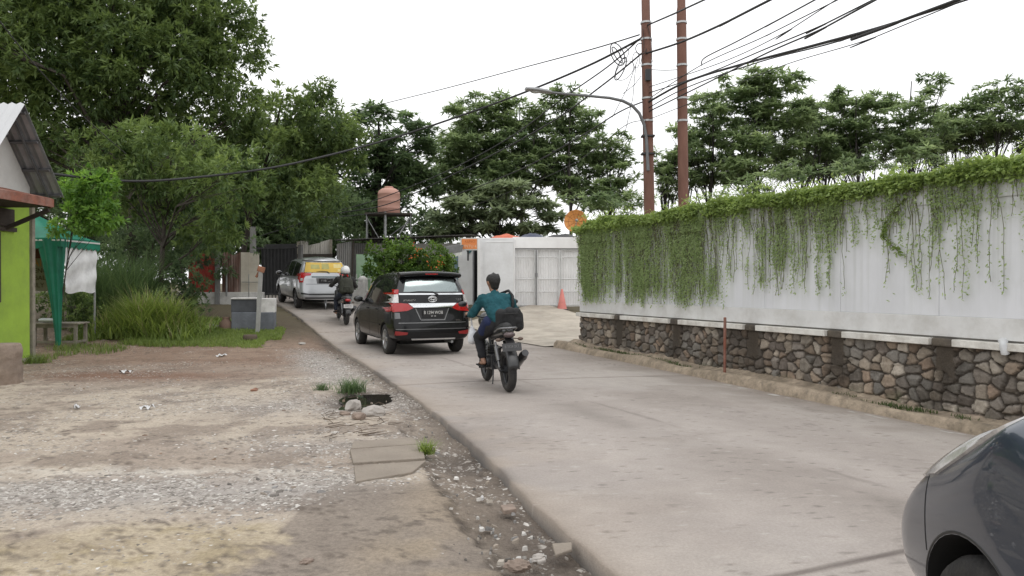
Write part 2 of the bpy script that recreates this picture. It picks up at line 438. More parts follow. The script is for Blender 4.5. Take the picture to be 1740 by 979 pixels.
# ================================================================ concrete road
RY = [-6, 18, 20, 22, 24, 26, 28, 32, 36, 40]
RX = [(7.95 + 2.4) / .917, (7.95 - 7.2) / .917, -.15, -1.1, -2.2, -3.4, -4.7, -8, -12, -20]
yr = np.concatenate([np.arange(-6, 2.5, .25), np.arange(2.5, 13, .022), np.arange(13, 38, .07)]); nc = 130
XL = exl(yr); XR = np.interp(yr, RY, RX)
U = np.linspace(0, 1, nc)
RXg = XL[:, None] + (XR - XL)[:, None] * U[None]; RYg = np.repeat(yr[:, None], nc, 1)
RZg = gz(RXg, RYg) + .012 - .03 * np.exp(-((1 - U) * 9)) [None] + .006 * (fbm(RXg, RYg, .8, 12) - .5)
rs, rp_ = sp(RXg, RYg)
# slab joints: the measured transverse ones and one along the middle
c = np.zeros(RXg.shape + (3,)); c[:] = (.335, .298, .272)
m1 = fbm(RXg, RYg, .35, 51); m2 = fbm(RXg * .6 - RYg * .25, RYg * .9, 1.2, 52); m3 = fbm(RXg, RYg, 6, 53, 4)
c = lerp(c, (.40, .365, .335), sstep(.42, .65, m1) * .7)
c = lerp(c, (.27, .235, .21), sstep(.5, .68, m2) * .6)
wheel = np.exp(-((rp_ - 3.35) / .38) ** 2) + np.exp(-((rp_ - 5.0) / .38) ** 2) + .6 * np.exp(-((rp_ - 6.6) / .35) ** 2)
c = lerp(c, (.40, .36, .33), np.clip(wheel, 0, 1) * .5)
slabjs = [-2.0, 2.12, 9.75, 14.6, 19.4, 24.2]
wob = .05 * (fbm(RXg, RYg, 1.4, 61) - .5)
jd = np.min([np.abs(rs + wob - j - .8) for j in slabjs], 0)
c = lerp(c, (.12, .10, .09), (1 - sstep(.008, .045, jd)) * (.6 + .3 * sstep(.3, .6, m2)))
ld = np.abs(rp_ + wob * 1.6 - 4.68)
c = lerp(c, (.15, .13, .115), (1 - sstep(.01, .045, ld)) * .45 * sstep(.40, .56, fbm(RXg, RYg, .9, 63)))
er = np.exp(-(RXg - XL[:, None]) / .06); c = lerp(c, (.12, .10, .085), np.clip(er, 0, 1) * .7)
c = lerp(c, (.25, .20, .16), np.exp(-((XR[:, None] - RXg) / .35)) * .6)
c = lerp(c, (.16, .14, .125), sstep(.88, .93, vn(RXg * .6, RYg, 34, 66)) * sstep(.40, .6, fbm(RXg, RYg, .9, 67)) * .8)
c = lerp(c, (.5, .47, .44), sstep(.93, .96, vn(RXg, RYg, 19, 68)) * .4)
# washed-out white edge line by the kerb
wl = (np.abs(XR[:, None] - RXg - .22) < .07) & (np.mod(rs, 1.3) < .75) & (rs > 3) & (rs < 9.5) & (m3 > .47)
c = np.where(wl[..., None], np.array((.52, .50, .48)), c)
oil = np.exp(-((rp_ - 4.2 - .3 * (m2 - .5)) / .22) ** 2) * sstep(.48, .62, fbm(RXg, RYg, .9, 72)); c = lerp(c, (.22, .195, .175), oil * .55)
hair_ = np.abs(fbm(RXg, RYg, .8, 73, 5) - .5); c = lerp(c, (.17, .15, .135), (1 - sstep(.001, .006, hair_)) * sstep(.45, .6, fbm(RXg, RYg, .5, 74)) * .45)
dust = np.exp(-(RXg - XL[:, None]) / .5) * sstep(.4, .6, fbm(RXg, RYg, 1.3, 75)); c = lerp(c, (.40, .33, .265), dust * .45)
c *= (.90 + .20 * m3)[..., None]
RV = np.stack([RXg, RYg, RZg], -1).reshape(-1, 3); RF = grid_faces(*RXg.shape)
k0 = len(RV); sk = RV[np.arange(len(yr)) * nc].copy(); sk[:, 2] -= .14; sk[:, 0] -= .015
i = np.arange(len(yr) - 1); SF = np.stack([i * nc, k0 + i, k0 + i + 1, (i + 1) * nc], 1)[:, ::-1]
rc = np.concatenate([c.reshape(-1, 3), np.full((len(yr), 3), .09)]); rc = np.concatenate([rc, np.ones((len(rc), 1))], 1)
mRoad = attrmat('road_concrete', rough=.82, bump=.35, bs=120, var=.16, vs=60)
road = np_mesh('road', np.concatenate([RV, sk]), np.concatenate([RF, SF]), mRoad, attrs={'col': ('POINT', 'FLOAT_COLOR', rc)}, smooth=False)
road.data.polygons.foreach_set('use_smooth', np.ones(len(road.data.polygons), bool)); tag(road, kind='structure')

# driveway apron in front of the white gate
mb = MB()
ap = []
for i in range(25):
    row = []
    for j in range(25):
        u = i / 24; v = j / 24
        a0 = Vector((.75, 17.5)); a1 = Vector((-1.5, 22.5)); b0 = Vector((4.6, 19.6)); b1 = Vector((1.0, 28.2))
        p2 = (a0 * (1 - v) + a1 * v) * (1 - u) + (b0 * (1 - v) + b1 * v) * u
        z = float(gz(p2.x, p2.y)) + .005 + .05 * u
        row.append((p2.x, p2.y, z + .02 * float(fbm(p2.x, p2.y, 1.5, 71))))
    ap.append(row)
mb.sheet(ap)
mApron = M('apron_concrete', (.43, .385, .32), .9, var=.22, vs=1.6, bump=.5, bs=25, dirt=(.22, .185, .15), dsc=.9, damt=.75)
tag(mb.build('driveway', mApron), kind='structure')

# ================================================================ the long roadside wall
P0 = Vector((1.55, 17.5, 0)); WD = Vector((.4009, -.9161, 0)).normalized(); WN = Vector((-.9161, -.4009, 0)).normalized()
def wp(t, n, z): return P0 + WD * t + WN * n + Vector((0, 0, z))
WALL_L = 19.0
PIL = [1.72, 3.71, 5.75, 7.46, 9.09, 10.75, 12.4, 14.0, 15.7, 17.4]
WT = 2.70
wallroot = empty('boundary_wall', P0, math.atan2(WD.y, WD.x), 'long pale grey boundary wall on a rubble stone base beside the road', 'wall')
def wl_(t, n, z): return (t, -n, z)     # wall-local coordinates: x along, y away from the road
# render: big smooth face, band under the top, panel joints
mWall = M('wall_paint', (.68, .69, .715), .75, var=.07, vs=1.3, bump=.08, bs=20, dirt=(.54, .55, .56), dsc=1.1, damt=.5, stretch=(1, 1, .45))
def streaks(m):
    """rain and algae streaks running down from the planted top"""
    nt = m.node_tree; N = nt.nodes; L = nt.links; b = N['Principled BSDF']; src = b.inputs['Base Color'].links[0].from_socket
    tc = N.new('ShaderNodeTexCoord'); sx = N.new('ShaderNodeSeparateXYZ'); L.new(tc.outputs['Object'], sx.inputs[0])
    for sc, lo, hi, colr, amt, xa, xb in (((5.5, 1, .16), .47, .66, (.34, .37, .25), .8, 1.0, .35), ((13, 1, .22), .52, .68, (.30, .31, .27), .65, .9, .6), ((2.2, 1, 1.6), .55, .72, (.50, .49, .46), .5, .6, 1)):
        mp = N.new('ShaderNodeMapping'); mp.inputs['Scale'].default_value = sc; L.new(tc.outputs['Object'], mp.inputs['Vector'])
        n = N.new('ShaderNodeTexNoise'); n.inputs['Scale'].default_value = 1; n.inputs['Detail'].default_value = 6; n.inputs['Roughness'].default_value = .62; L.new(mp.outputs[0], n.inputs['Vector'])
        a = N.new('ShaderNodeMapRange'); a.inputs[1].default_value = lo; a.inputs[2].default_value = hi; L.new(n.outputs['Fac'], a.inputs[0])
        z = N.new('ShaderNodeMapRange'); z.inputs[1].default_value = 1.0; z.inputs[2].default_value = 2.5; z.inputs[3].default_value = .12; z.inputs[4].default_value = 1; L.new(sx.outputs['Z'], z.inputs[0])
        x = N.new('ShaderNodeMapRange'); x.inputs[1].default_value = 4.5; x.inputs[2].default_value = 9; x.inputs[3].default_value = xa * amt; x.inputs[4].default_value = xb * amt; L.new(sx.outputs['X'], x.inputs[0])
        p = N.new('ShaderNodeMath'); p.operation = 'MULTIPLY'; L.new(a.outputs[0], p.inputs[0]); L.new(z.outputs[0], p.inputs[1])
        q = N.new('ShaderNodeMath'); q.operation = 'MULTIPLY'; L.new(p.outputs[0], q.inputs[0]); L.new(x.outputs[0], q.inputs[1])
        mx = N.new('ShaderNodeMix'); mx.data_type = 'RGBA'; L.new(q.outputs[0], mx.inputs[0]); L.new(src, mx.inputs[6]); mx.inputs[7].default_value = colr + (1,); src = mx.outputs[2]
    L.new(src, b.inputs['Base Color'])
streaks(mWall)
mWallB = M('wall_plinth_paint', (.66, .66, .65), .8, var=.09, vs=2, dirt=(.42, .40, .36), dsc=2.2, damt=.6)
mb = MB()
x = 0
for k in range(13):
    x1 = min(WALL_L, x + 1.5)
    mb.box(((x + x1) / 2, .12, (1.06 + 2.42) / 2), (x1 - x - .004, .22, 2.42 - 1.06), mi=0); x = x1
    if x >= WALL_L: break
mb.box((WALL_L / 2, .115, .937), (WALL_L, .235, .246), mi=1); mb.box((WALL_L / 2, .13, .803), (WALL_L, .24, .018), mi=2)  # second box: thin dark strip between plinth and coping
mb.box((WALL_L / 2, .11, 2.56), (WALL_L, .25, .28), mi=0)
# return leg at the far corner
mb.box((.11, 2.72, 1.74), (.22, 4.96, 1.9), mi=0)
mb.build('panel', [mWall, mWallB, M('dark_joint', (.17, .16, .145), .95)], wallroot, bevel=.006)
mCop = M('coping_paint', (.70, .685, .64), .85, var=.14, vs=4, dirt=(.28, .24, .19), dsc=2.6, damt=.8, bump=.3, bs=30)
mPil = M('stained_concrete', (.085, .072, .06), .95, var=.4, vs=5, bump=.6, bs=25, dirt=(.20, .165, .12), dsc=3, damt=.6)
edges = [-.02] + sum([[p - .15, p + .15] for p in PIL], []) + [WALL_L]
for a, b in zip(edges[0::2], edges[1::2]):
    m = MB(); m.box(((a + b) / 2, .05, .750), (b - a, .29, .085)); m.build('coping', mCop, wallroot, bevel=.008)
for p in PIL:
    m = MB(); m.box((p, .075, .745), (.298, .24, .098)); m.build('pier_block', mPil, wallroot, bevel=.015)
# rubble base, every stone in relief
T = np.arange(0, 14.5, .015); ZZ = np.arange(-.42, .716, .015)
TT, Zz = np.meshgrid(T, ZZ, indexing='ij')
wx = TT + .05 * (fbm(TT, Zz, 6, 81) - .5); wz = Zz + .05 * (fbm(TT, Zz, 6, 82) - .5)
cs, ch = .175, .14
ci = np.floor(wx / cs).astype(int); cj = np.floor(wz / ch).astype(int)
F1 = np.full(TT.shape, 9.); F2 = F1.copy(); ID = np.zeros(TT.shape, int)
r2 = np.random.default_rng(11); jx = r2.random((256, 256)); jz = r2.random((256, 256))
for di in (-1, 0, 1):
    for dj in (-1, 0, 1):
        a = (ci + di) & 255; b = (cj + dj) & 255
        sx_ = (ci + di + .08 + .84 * jx[a, b]) * cs; sz_ = (cj + dj + .08 + .84 * jz[a, b]) * ch
        d = np.hypot(wx - sx_, (wz - sz_) * 1.08)
        n = d < F1
        F2 = np.where(n, F1, np.minimum(F2, d)); ID = np.where(n, a * 256 + b, ID); F1 = np.where(n, d, F1)
g = F2 - F1 - .005 - .015 * fbm(TT, Zz, 3, 83)
st = sstep(0, .014, g)
hr = r2.random(65536); hc = r2.random((65536, 3))
pil = np.clip(sum((np.abs(TT + .05 * (fbm(TT, Zz, 4, 93) - .5) - p) < .115).astype(float) for p in PIL), 0, 1) * (Zz > .02 + .5 * fbm(TT, Zz, 2.2, 94))
st = st * (1 - pil)
D = .045 * pil + st * (.026 + .022 * hr[ID] + .10 * ((TT / cs - np.floor(TT / cs)) - .5) * (hc[ID][..., 1] - .5) + .12 * ((Zz / ch - np.floor(Zz / ch)) - .5) * (hc[ID][..., 2] - .5) * .5) + .012 * fbm(TT, Zz, 22, 84) * st + .012 * fbm(TT, Zz, 12, 85)
pal = np.array([(.27, .215, .165), (.225, .195, .165), (.20, .185, .165), (.30, .255, .205), (.165, .14, .12), (.245, .185, .14), (.35, .31, .26), (.21, .185, .16)])
sc_ = pal[(hr[ID] * 7919).astype(int) % 8] * (.65 + .7 * hc[ID][..., :1])
sc_ = sc_ * (.75 + .5 * fbm(TT, Zz, 14, 86))[..., None]
mo = np.zeros(TT.shape + (3,)); mo[:] = (.075, .062, .05); mo *= (.7 + .7 * fbm(TT, Zz, 9, 87))[..., None]
wc = mo + (sc_ - mo) * st[..., None]
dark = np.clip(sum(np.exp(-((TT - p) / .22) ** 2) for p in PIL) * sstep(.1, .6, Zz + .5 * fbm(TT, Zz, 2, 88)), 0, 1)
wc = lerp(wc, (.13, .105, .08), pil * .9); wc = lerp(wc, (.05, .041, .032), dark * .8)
wc = lerp(wc, (.06, .085, .025), sstep(.1, -.25, Zz + .35 * (fbm(TT, Zz, 3, 89) - .5)) * sstep(.45, .6, fbm(TT, Zz, 7, 90)) * .7)
wc = lerp(wc, (.07, .06, .05), sstep(.55, .68, fbm(TT, Zz, 1.3, 91)) * .55)
dl2 = np.where(TT < 1.5, 0, 0)
VV = np.stack([TT, -(D - .045), Zz], -1).reshape(-1, 3)
wcv = np.concatenate([wc.reshape(-1, 3), np.ones((wc.size // 3, 1))], 1)
mStone = attrmat('rubble_stone', rough=.9, bump=.5, bs=50, var=.25, vs=30)
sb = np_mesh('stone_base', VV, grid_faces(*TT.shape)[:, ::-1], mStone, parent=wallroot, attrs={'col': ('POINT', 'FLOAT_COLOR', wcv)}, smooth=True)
m = MB(); m.box((.03, 2.6, .16), (.06, 5.0, 1.13)); m.build('stone_return', mPil, wallroot)
# low kerb strip of worn cement and soil at the foot of the wall
kp = []
for i in range(160):
    t = -.3 + i * .1; row = []
    for n_, h in ((.56, -.06), (.52, .075), (.46, .11), (.36, .105), (.2, .075), (.10, .085), (-.02, .13)):
        q = wp(t, n_ * 0.98 + .04 * (float(vn(t, n_, 1.7, 5)) - .5), 0)
        z = float(gz(q.x, q.y))
        row.append((q.x, q.y, z + h * (.75 + .6 * float(vn(t, 0, .9, 7))) + .02 * (float(vn(t, n_ * 9, 5, 8)) - .5)))
    kp.append(row)
mb = MB(); mb.sheet(kp)
mKerb = M('worn_kerb', (.34, .275, .205), .95, var=.35, vs=5, bump=.9, bs=25, dirt=(.13, .105, .07), dsc=2.6, damt=.9)
kb = mb.build('kerb', mKerb); tag(kb, kind='structure')
nt = mKerb.node_tree; b = nt.nodes['Principled BSDF']; src = b.inputs['Base Color'].links[0].from_socket
v = nt.nodes.new('ShaderNodeTexNoise'); v.inputs['Scale'].default_value = 11; v.inputs['Detail'].default_value = 10; v.inputs['Roughness'].default_value = .75
tc = nt.nodes.new('ShaderNodeTexCoord'); nt.links.new(tc.outputs['Object'], v.inputs['Vector'])
mr = nt.nodes.new('ShaderNodeMapRange'); mr.inputs[1].default_value = .5; mr.inputs[2].default_value = .66; mr.inputs[4].default_value = .7; nt.links.new(v.outputs['Fac'], mr.inputs[0])
mx = nt.nodes.new('ShaderNodeMix'); mx.data_type = 'RGBA'; nt.links.new(mr.outputs[0], mx.inputs[0]); nt.links.new(src, mx.inputs[6]); mx.inputs[7].default_value = (.15, .125, .095, 1); nt.links.new(mx.outputs[2], b.inputs['Base Color'])
# ================================================================ foliage
def unit(v): return v / np.maximum(np.linalg.norm(v, axis=-1, keepdims=True), 1e-6)
def leaf_quads(b, d, Ln, Wd, g, upb=.8, fold=.12):
    """one bent diamond per leaf"""
    n = len(b); d = unit(d)
    up = np.array([0, 0, upb]) + g.normal(0, .55, (n, 3))
    s = unit(np.cross(d, up)); nn = np.cross(s, d)
    Ln = np.broadcast_to(np.asarray(Ln, float), (n,))[:, None]; Wd = np.broadcast_to(np.asarray(Wd, float), (n,))[:, None]
    m = b + d * Ln * .42 - nn * Ln * fold * .3
    tip = b + d * Ln - nn * Ln * fold
    V = np.stack([b, m + s * Wd / 2, tip, m - s * Wd / 2], 1).reshape(-1, 3)
    return V
def leaf_obj(name, V, shade, mat, parent=None):
    n = len(V) // 4
    F = np.arange(n * 4).reshape(n, 4)
    return np_mesh(name, V, F, mat, parent, attrs={'shade': ('FACE', 'FLOAT', np.clip(shade, 0, 1))})

G_AC = leafmat('acacia_leaves', (.058, .098, .036), (.25, .34, .115), .46)
G_AC2 = leafmat('pale_acacia_leaves', (.060, .108, .034), (.26, .35, .115), .42)
G_DK = leafmat('dark_leaves', (.060, .10, .052), (.20, .28, .13), .46)  # greens lightened so the colour itself carries some aerial haze
G_FE = leafmat('feathery_leaves', (.115, .17, .085), (.33, .42, .21), .52)  # pale greyed greens, distance haze put into the leaf colour
G_CA = leafmat('pale_leaves', (.12, .16, .09), (.36, .43, .25), .40)
G_HE = leafmat('hedge_leaves', (.03, .075, .016), (.17, .28, .05), .32)
G_VI = leafmat('creeper_leaves', (.11, .165, .045), (.37, .49, .16), .42)
G_VD = leafmat('dry_creeper_leaves', (.21, .285, .125), (.46, .56, .29), .44)
G_GR = leafmat('grass_blades', (.060, .105, .024), (.29, .38, .105), .38)
G_GT = leafmat('tall_grass_blades', (.05, .095, .04), (.20, .29, .12), .35)
G_BARK = M('bark', (.062, .052, .043), .95, var=.35, vs=8, bump=.6, bs=25)
G_BARK2 = M('dark_bark', (.035, .031, .027), .95, var=.3, vs=8, bump=.5, bs=25)

def crown_pts(ells, g, n_per, shell=.6):
    """clump centres inside a set of ellipsoids (centre, radii)"""
    P = []; O = []
    for c, r, wgt in ells:
        k = max(3, int(4.6 * n_per * wgt * r[0] * r[1] * r[2]))
        v = unit(g.normal(size=(k, 3)))
        rad = np.where(g.random(k) < shell, g.uniform(.75, 1.02, k), g.random(k) ** .5 * .8)
        P.append(c + v * rad[:, None] * r); O.append(v)
    return np.concatenate(P), np.concatenate(O)
def ell(px, py, rx, ry, Y, dy=0, dep=None, wgt=1.):
    c = at(px, py, Y); k = Y / FOC
    return (np.array([c.x, c.y + dy, c.z]), np.array([rx * k, (dep if dep else (rx + ry) / 2 * k), ry * k]), wgt)
def make_tree(name, label, base, ells, mat, bark=G_BARK, group=None, seed=0, n_per=.9, clump=.55, tips=16, lpt=9, Ln=.17, Wd=.045,
              style='rosette', trunk_r=.16, limbs=18, lean=(0, 0), cat='tree', trunk=True, two=False, flat=.45):
    g = np.random.default_rng(seed + 100)
    P, O = crown_pts(ells, g, n_per)
    root = empty(name, base, 0, label, cat, group)
    bs = np.array(base)
    # foliage
    k = len(P)
    cl = clump * g.uniform(.65, 1.25, k)
    tp = np.repeat(P, tips, 0); to = np.repeat(O, tips, 0); tc_ = np.repeat(cl, tips)
    td = unit(g.normal(size=tp.shape) + to * .5)
    if style == 'frond': td[:, 2] *= flat
    tp = tp + td * (tc_ * g.uniform(.25, 1., len(tp)))[:, None]
    csh = np.repeat(g.normal(.42, .17, k), tips) + g.normal(0, .09, len(tp)) + .18 * td[:, 2]  # upward side of each clump coloured lighter, painting in light from above
    b = np.repeat(tp, lpt, 0); bd = np.repeat(td, lpt, 0); bsd = np.repeat(csh, lpt)
    if style == 'rosette':
        d = unit(bd * .75 + g.normal(0, .62, b.shape) + np.array([0, 0, -.18]))
        V = leaf_quads(b + d * .02, d, Ln * g.uniform(.6, 1.2, len(b)), Wd * g.uniform(.7, 1.2, len(b)), g, fold=.2)
    else:
        d = g.normal(size=b.shape); d[:, 2] = d[:, 2] * .34 + .02
        d = unit(d + bd * .6)
        V = leaf_quads(b, d, Ln * g.uniform(.6, 1.2, len(b)), Wd * g.uniform(.7, 1.2, len(b)), g, upb=1.7, fold=.14)
    V = V - bs
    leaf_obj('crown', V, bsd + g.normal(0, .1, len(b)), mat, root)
    if not trunk: return root
    mb = MB()
    zc = np.average([e[0] for e in ells], axis=0, weights=[e[1].prod() for e in ells])
    top = np.array([zc[0] * .75 + bs[0] * .25 + lean[0], zc[1] * .75 + bs[1] * .25, max(e[0][2] for e in ells)])
    H = top[2] - bs[2]
    path = []
    for i in range(9):
        t = i / 8
        q = bs * (1 - t) + top * t
        q = q + np.array([math.sin(t * 5 + seed), math.cos(t * 4 + seed * 2), 0]) * .035 * H * t * (1.2 - t)
        path.append(q - bs)
    rad = [trunk_r * (1.15 - .95 * i / 8) for i in range(9)]
    mb.tube([path[0] - np.array([0, 0, .3])] + path, [trunk_r * 1.35] + rad, 9)
    idx = g.choice(k, min(limbs, k), replace=False)
    for j in idx:
        q = P[j] - bs
        t = np.clip((q[2] / H) * .62 + g.uniform(-.08, .08), .16, .9)
        f = t * 8; i0 = int(f); a = path[i0] * (1 - (f - i0)) + path[min(8, i0 + 1)] * (f - i0)
        r0 = trunk_r * (1.1 - .95 * t) * .6
        mid = (a + q) / 2 + np.array([0, 0, .06 * np.linalg.norm(q - a)]) + g.normal(0, .05, 3) * np.linalg.norm(q - a)
        mid1 = a * .6 + mid * .4 + g.normal(0, .03, 3)
        mb.tube([a, mid1, mid, (mid + q) / 2 + g.normal(0, .04, 3), q], [r0, r0 * .75, r0 * .55, r0 * .38, r0 * .16 + .004], 6)
        for _ in range(3):
            e = q + unit(g.normal(size=3)) * cl[j] * .9
            mb.tube([mid, (mid + e) / 2 + g.normal(0, .05, 3), e], [r0 * .34, r0 * .22, .006], 5)
    mb.build('trunk', bark, root)
    return root

def base_at(px, Y, z=None):
    x = (px - 870) / FOC * Y
    return (x, Y, float(gz(x, Y)) if z is None else z)

# --- left side -------------------------------------------------------------------------------
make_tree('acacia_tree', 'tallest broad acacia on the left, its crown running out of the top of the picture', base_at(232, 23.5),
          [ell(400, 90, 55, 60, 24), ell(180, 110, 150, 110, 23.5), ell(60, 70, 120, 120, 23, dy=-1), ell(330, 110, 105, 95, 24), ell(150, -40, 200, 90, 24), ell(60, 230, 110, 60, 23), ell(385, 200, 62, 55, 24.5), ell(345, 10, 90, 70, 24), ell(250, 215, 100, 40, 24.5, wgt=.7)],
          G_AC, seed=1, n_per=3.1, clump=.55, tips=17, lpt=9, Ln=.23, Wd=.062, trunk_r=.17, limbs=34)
make_tree('acacia_tree', 'lower pale green acacia with drooping sprays reaching toward the road', base_at(268, 20.8),
          [ell(300, 265, 105, 55, 20.5), ell(385, 300, 62, 62, 20), ell(235, 310, 70, 60, 20.8), ell(345, 365, 75, 42, 20.5), ell(190, 265, 60, 40, 21), ell(410, 395, 45, 30, 20.5, wgt=.8)],
          G_AC2, seed=2, n_per=4.2, clump=.45, tips=16, lpt=9, Ln=.20, Wd=.055, trunk_r=.08, limbs=22)
make_tree('acacia_tree', 'bushy acacia beside the road with a pointed tuft at its top', base_at(395, 27.0),
          [ell(535, 160, 40, 30, 26.5), ell(520, 225, 85, 60, 26.5), ell(465, 280, 80, 60, 26), ell(575, 255, 50, 55, 27), ell(500, 330, 75, 45, 26), ell(560, 185, 50, 28, 27, wgt=.7), ell(455, 195, 35, 30, 27)],
          G_AC, seed=3, n_per=3.1, clump=.52, tips=16, lpt=9, Ln=.24, Wd=.068, trunk_r=.10, limbs=22)
make_tree('dense_tree', 'dark feathery tree standing behind the water tank', base_at(640, 40),
          [ell(655, 245, 75, 62, 40), ell(610, 300, 85, 60, 40), ell(700, 300, 50, 55, 41), ell(640, 350, 90, 45, 40), ell(640, 205, 40, 25, 40)],
          G_DK, G_BARK2, seed=4, n_per=.8, clump=.85, tips=22, lpt=8, Ln=.42, Wd=.12, style='frond', trunk_r=.25, limbs=24)
make_tree('dense_tree', 'dark tree deep in the shade behind the rusty fence', base_at(400, 34),
          [ell(420, 360, 90, 60, 33), ell(500, 385, 90, 50, 34), ell(560, 360, 70, 55, 36), ell(340, 400, 60, 50, 32)],
          G_DK, G_BARK2, seed=5, n_per=1.0, clump=.9, tips=20, lpt=8, Ln=.32, Wd=.09, trunk_r=.22, limbs=18)
make_tree('dense_tree', 'dark tree in the shade behind the green awning', base_at(120, 31),
          [ell(100, 330, 120, 70, 31), ell(230, 380, 100, 70, 30), ell(20, 280, 80, 70, 31), ell(300, 330, 60, 70, 30)],
          G_DK, G_BARK2, seed=6, n_per=.85, clump=.9, tips=20, lpt=8, Ln=.32, Wd=.09, trunk_r=.22, limbs=18)
make_tree('dense_tree', 'dark tree filling the shade between the water tank and the far fence', base_at(560, 46),
          [ell(570, 390, 100, 45, 46), ell(690, 385, 70, 45, 46), ell(480, 350, 80, 60, 46), ell(740, 390, 50, 30, 46)],
          G_DK, G_BARK2, seed=61, n_per=.5, clump=1.2, tips=22, lpt=8, Ln=.42, Wd=.12, trunk_r=.22, limbs=14)
make_tree('shrub', 'dark leafy shrub leaning over the ditch beside the grey block', base_at(330, 20.6),
          [ell(305, 468, 38, 40, 20.6), ell(285, 505, 40, 28, 20.2), ell(325, 508, 28, 20, 20.4), ell(290, 440, 40, 30, 21.5)],
          G_DK, seed=7, n_per=14, clump=.24, tips=12, lpt=9, Ln=.13, Wd=.045, trunk_r=.04, limbs=12, cat='shrub')
make_tree('shrub', 'dark shrub under the acacia behind the tall grass', base_at(250, 22.5),
          [ell(255, 430, 70, 50, 22.5), ell(190, 420, 60, 50, 23), ell(330, 410, 50, 40, 23), ell(390, 425, 45, 30, 24)],
          G_DK, seed=8, n_per=4.5, clump=.4, tips=14, lpt=9, Ln=.17, Wd=.05, trunk_r=.05, limbs=12, cat='shrub')
make_tree('shrub', 'low weedy shrub growing beneath the white tarpaulin', base_at(140, 18.6),
          [ell(140, 530, 38, 28, 18.6), ell(115, 510, 30, 26, 18.9), ell(160, 548, 30, 20, 18.5), ell(75, 515, 30, 30, 19.2)],
          G_AC, seed=9, n_per=22, clump=.2, tips=10, lpt=8, Ln=.10, Wd=.04, trunk_r=.025, limbs=8, cat='shrub')
make_tree('dense_tree', 'dark bushy tree closing the gap under the big acacias', base_at(250, 37),
          [ell(200, 285, 110, 55, 37), ell(330, 275, 90, 50, 37), ell(430, 310, 80, 55, 37), ell(300, 370, 130, 50, 36), ell(120, 330, 80, 60, 37), ell(480, 250, 60, 45, 38), ell(430, 400, 90, 30, 36)],
          G_DK, G_BARK2, seed=66, n_per=.95, clump=1.1, tips=22, lpt=8, Ln=.40, Wd=.12, trunk_r=.2, limbs=14)
# --- middle ----------------------------------------------------------------------------------
make_tree('umbrella_tree', 'pale umbrella shaped tree with layered leaves above the white gate', base_at(850, 33),
          [ell(850, 322, 48, 9, 33, dep=1.2), ell(805, 345, 50, 8, 33, dep=1.2), ell(895, 345, 46, 8, 33, dep=1.2), ell(850, 362, 60, 8, 33, dep=1.3), ell(775, 368, 38, 8, 33, dep=1.), ell(925, 368, 32, 8, 33, dep=1.), ell(815, 386, 50, 7, 33, dep=1.2), ell(890, 388, 55, 7, 33, dep=1.2), ell(750, 394, 24, 7, 33, dep=.8)],
          G_CA, G_BARK2, seed=20, n_per=9.0, clump=.38, tips=12, lpt=9, Ln=.40, Wd=.13, style='frond', trunk_r=.10, limbs=26, flat=.3)
FE = [
 ('feathery tree left of the street lamp, leftmost of the row, with a broad low crown', 790, 45, [(800, 205, 50, 32), (770, 255, 45, 35), (830, 250, 60, 40), (770, 310, 55, 35), (840, 310, 70, 30)]),
 ('feathery tree right behind the lamp head with a rounded domed crown', 880, 44, [(830, 180, 42, 22), (880, 195, 50, 26), (900, 240, 55, 35), (880, 290, 70, 30), (930, 280, 45, 30)]),
 ('feathery tree under the curved lamp arm with a tall loose crown', 965, 43, [(955, 175, 42, 24), (985, 205, 45, 26), (960, 235, 45, 28), (1000, 270, 50, 30), (965, 320, 60, 25)]),
 ('low feathery tree just left of the first rust brown pole', 1040, 44, [(1035, 250, 38, 28), (1050, 290, 40, 25), (1030, 330, 50, 22)]),
 ('small feathery tree seen between the two rust brown poles', 1132, 44, [(1135, 262, 28, 22), (1125, 300, 32, 22), (1140, 320, 26, 16)]),
 ('feathery tree just right of the second pole with a sparse leaning crown', 1205, 42, [(1195, 180, 42, 22), (1215, 225, 50, 28), (1185, 260, 36, 24), (1220, 290, 55, 24)]),
 ('tallest feathery tree of the row right of the poles, with two rounded tops', 1272, 42, [(1265, 140, 40, 22), (1320, 145, 48, 26), (1270, 185, 60, 30), (1330, 195, 52, 28), (1290, 245, 70, 28), (1250, 290, 60, 20)]),
 ('feathery tree with dark low branches right of the two topped one', 1365, 42, [(1362, 200, 36, 26), (1370, 245, 50, 26), (1340, 290, 50, 22)]),
 ('feathery tree with a wide flat crown in the middle of the right hand row', 1455, 42, [(1440, 170, 42, 22), (1480, 185, 50, 24), (1440, 225, 55, 26), (1490, 240, 55, 24), (1430, 275, 60, 20)]),
 ('feathery tree with one tuft standing up on a bare stem', 1550, 42, [(1592, 138, 22, 11), (1560, 158, 26, 13), (1545, 190, 40, 20), (1560, 225, 48, 22), (1530, 255, 50, 20)]),
 ('feathery tree leaning into the right edge with a sloping crown', 1690, 42, [(1665, 180, 42, 20), (1715, 160, 45, 24), (1650, 215, 45, 18), (1700, 215, 55, 26), (1740, 230, 50, 26)]),
 ('feathery tree filling the gap between the flat crowned tree and the two topped one', 1400, 43, [(1398, 190, 34, 18), (1405, 225, 40, 22), (1395, 262, 44, 22), (1410, 290, 40, 14)]),
 ('feathery tree directly behind the second pole', 1165, 43, [(1160, 225, 26, 20), (1170, 262, 34, 22), (1160, 300, 34, 22)]),
 ('feathery tree low at the right between the tufted and the sloping crowns', 1590, 44, [(1590, 200, 40, 16), (1600, 232, 44, 18), (1570, 262, 46, 16)]),
 ('slender dark feathery tree low between the tufted tree and the sloping one', 1618, 43, [(1620, 215, 34, 15), (1615, 240, 45, 14), (1650, 240, 40, 14)]),
]
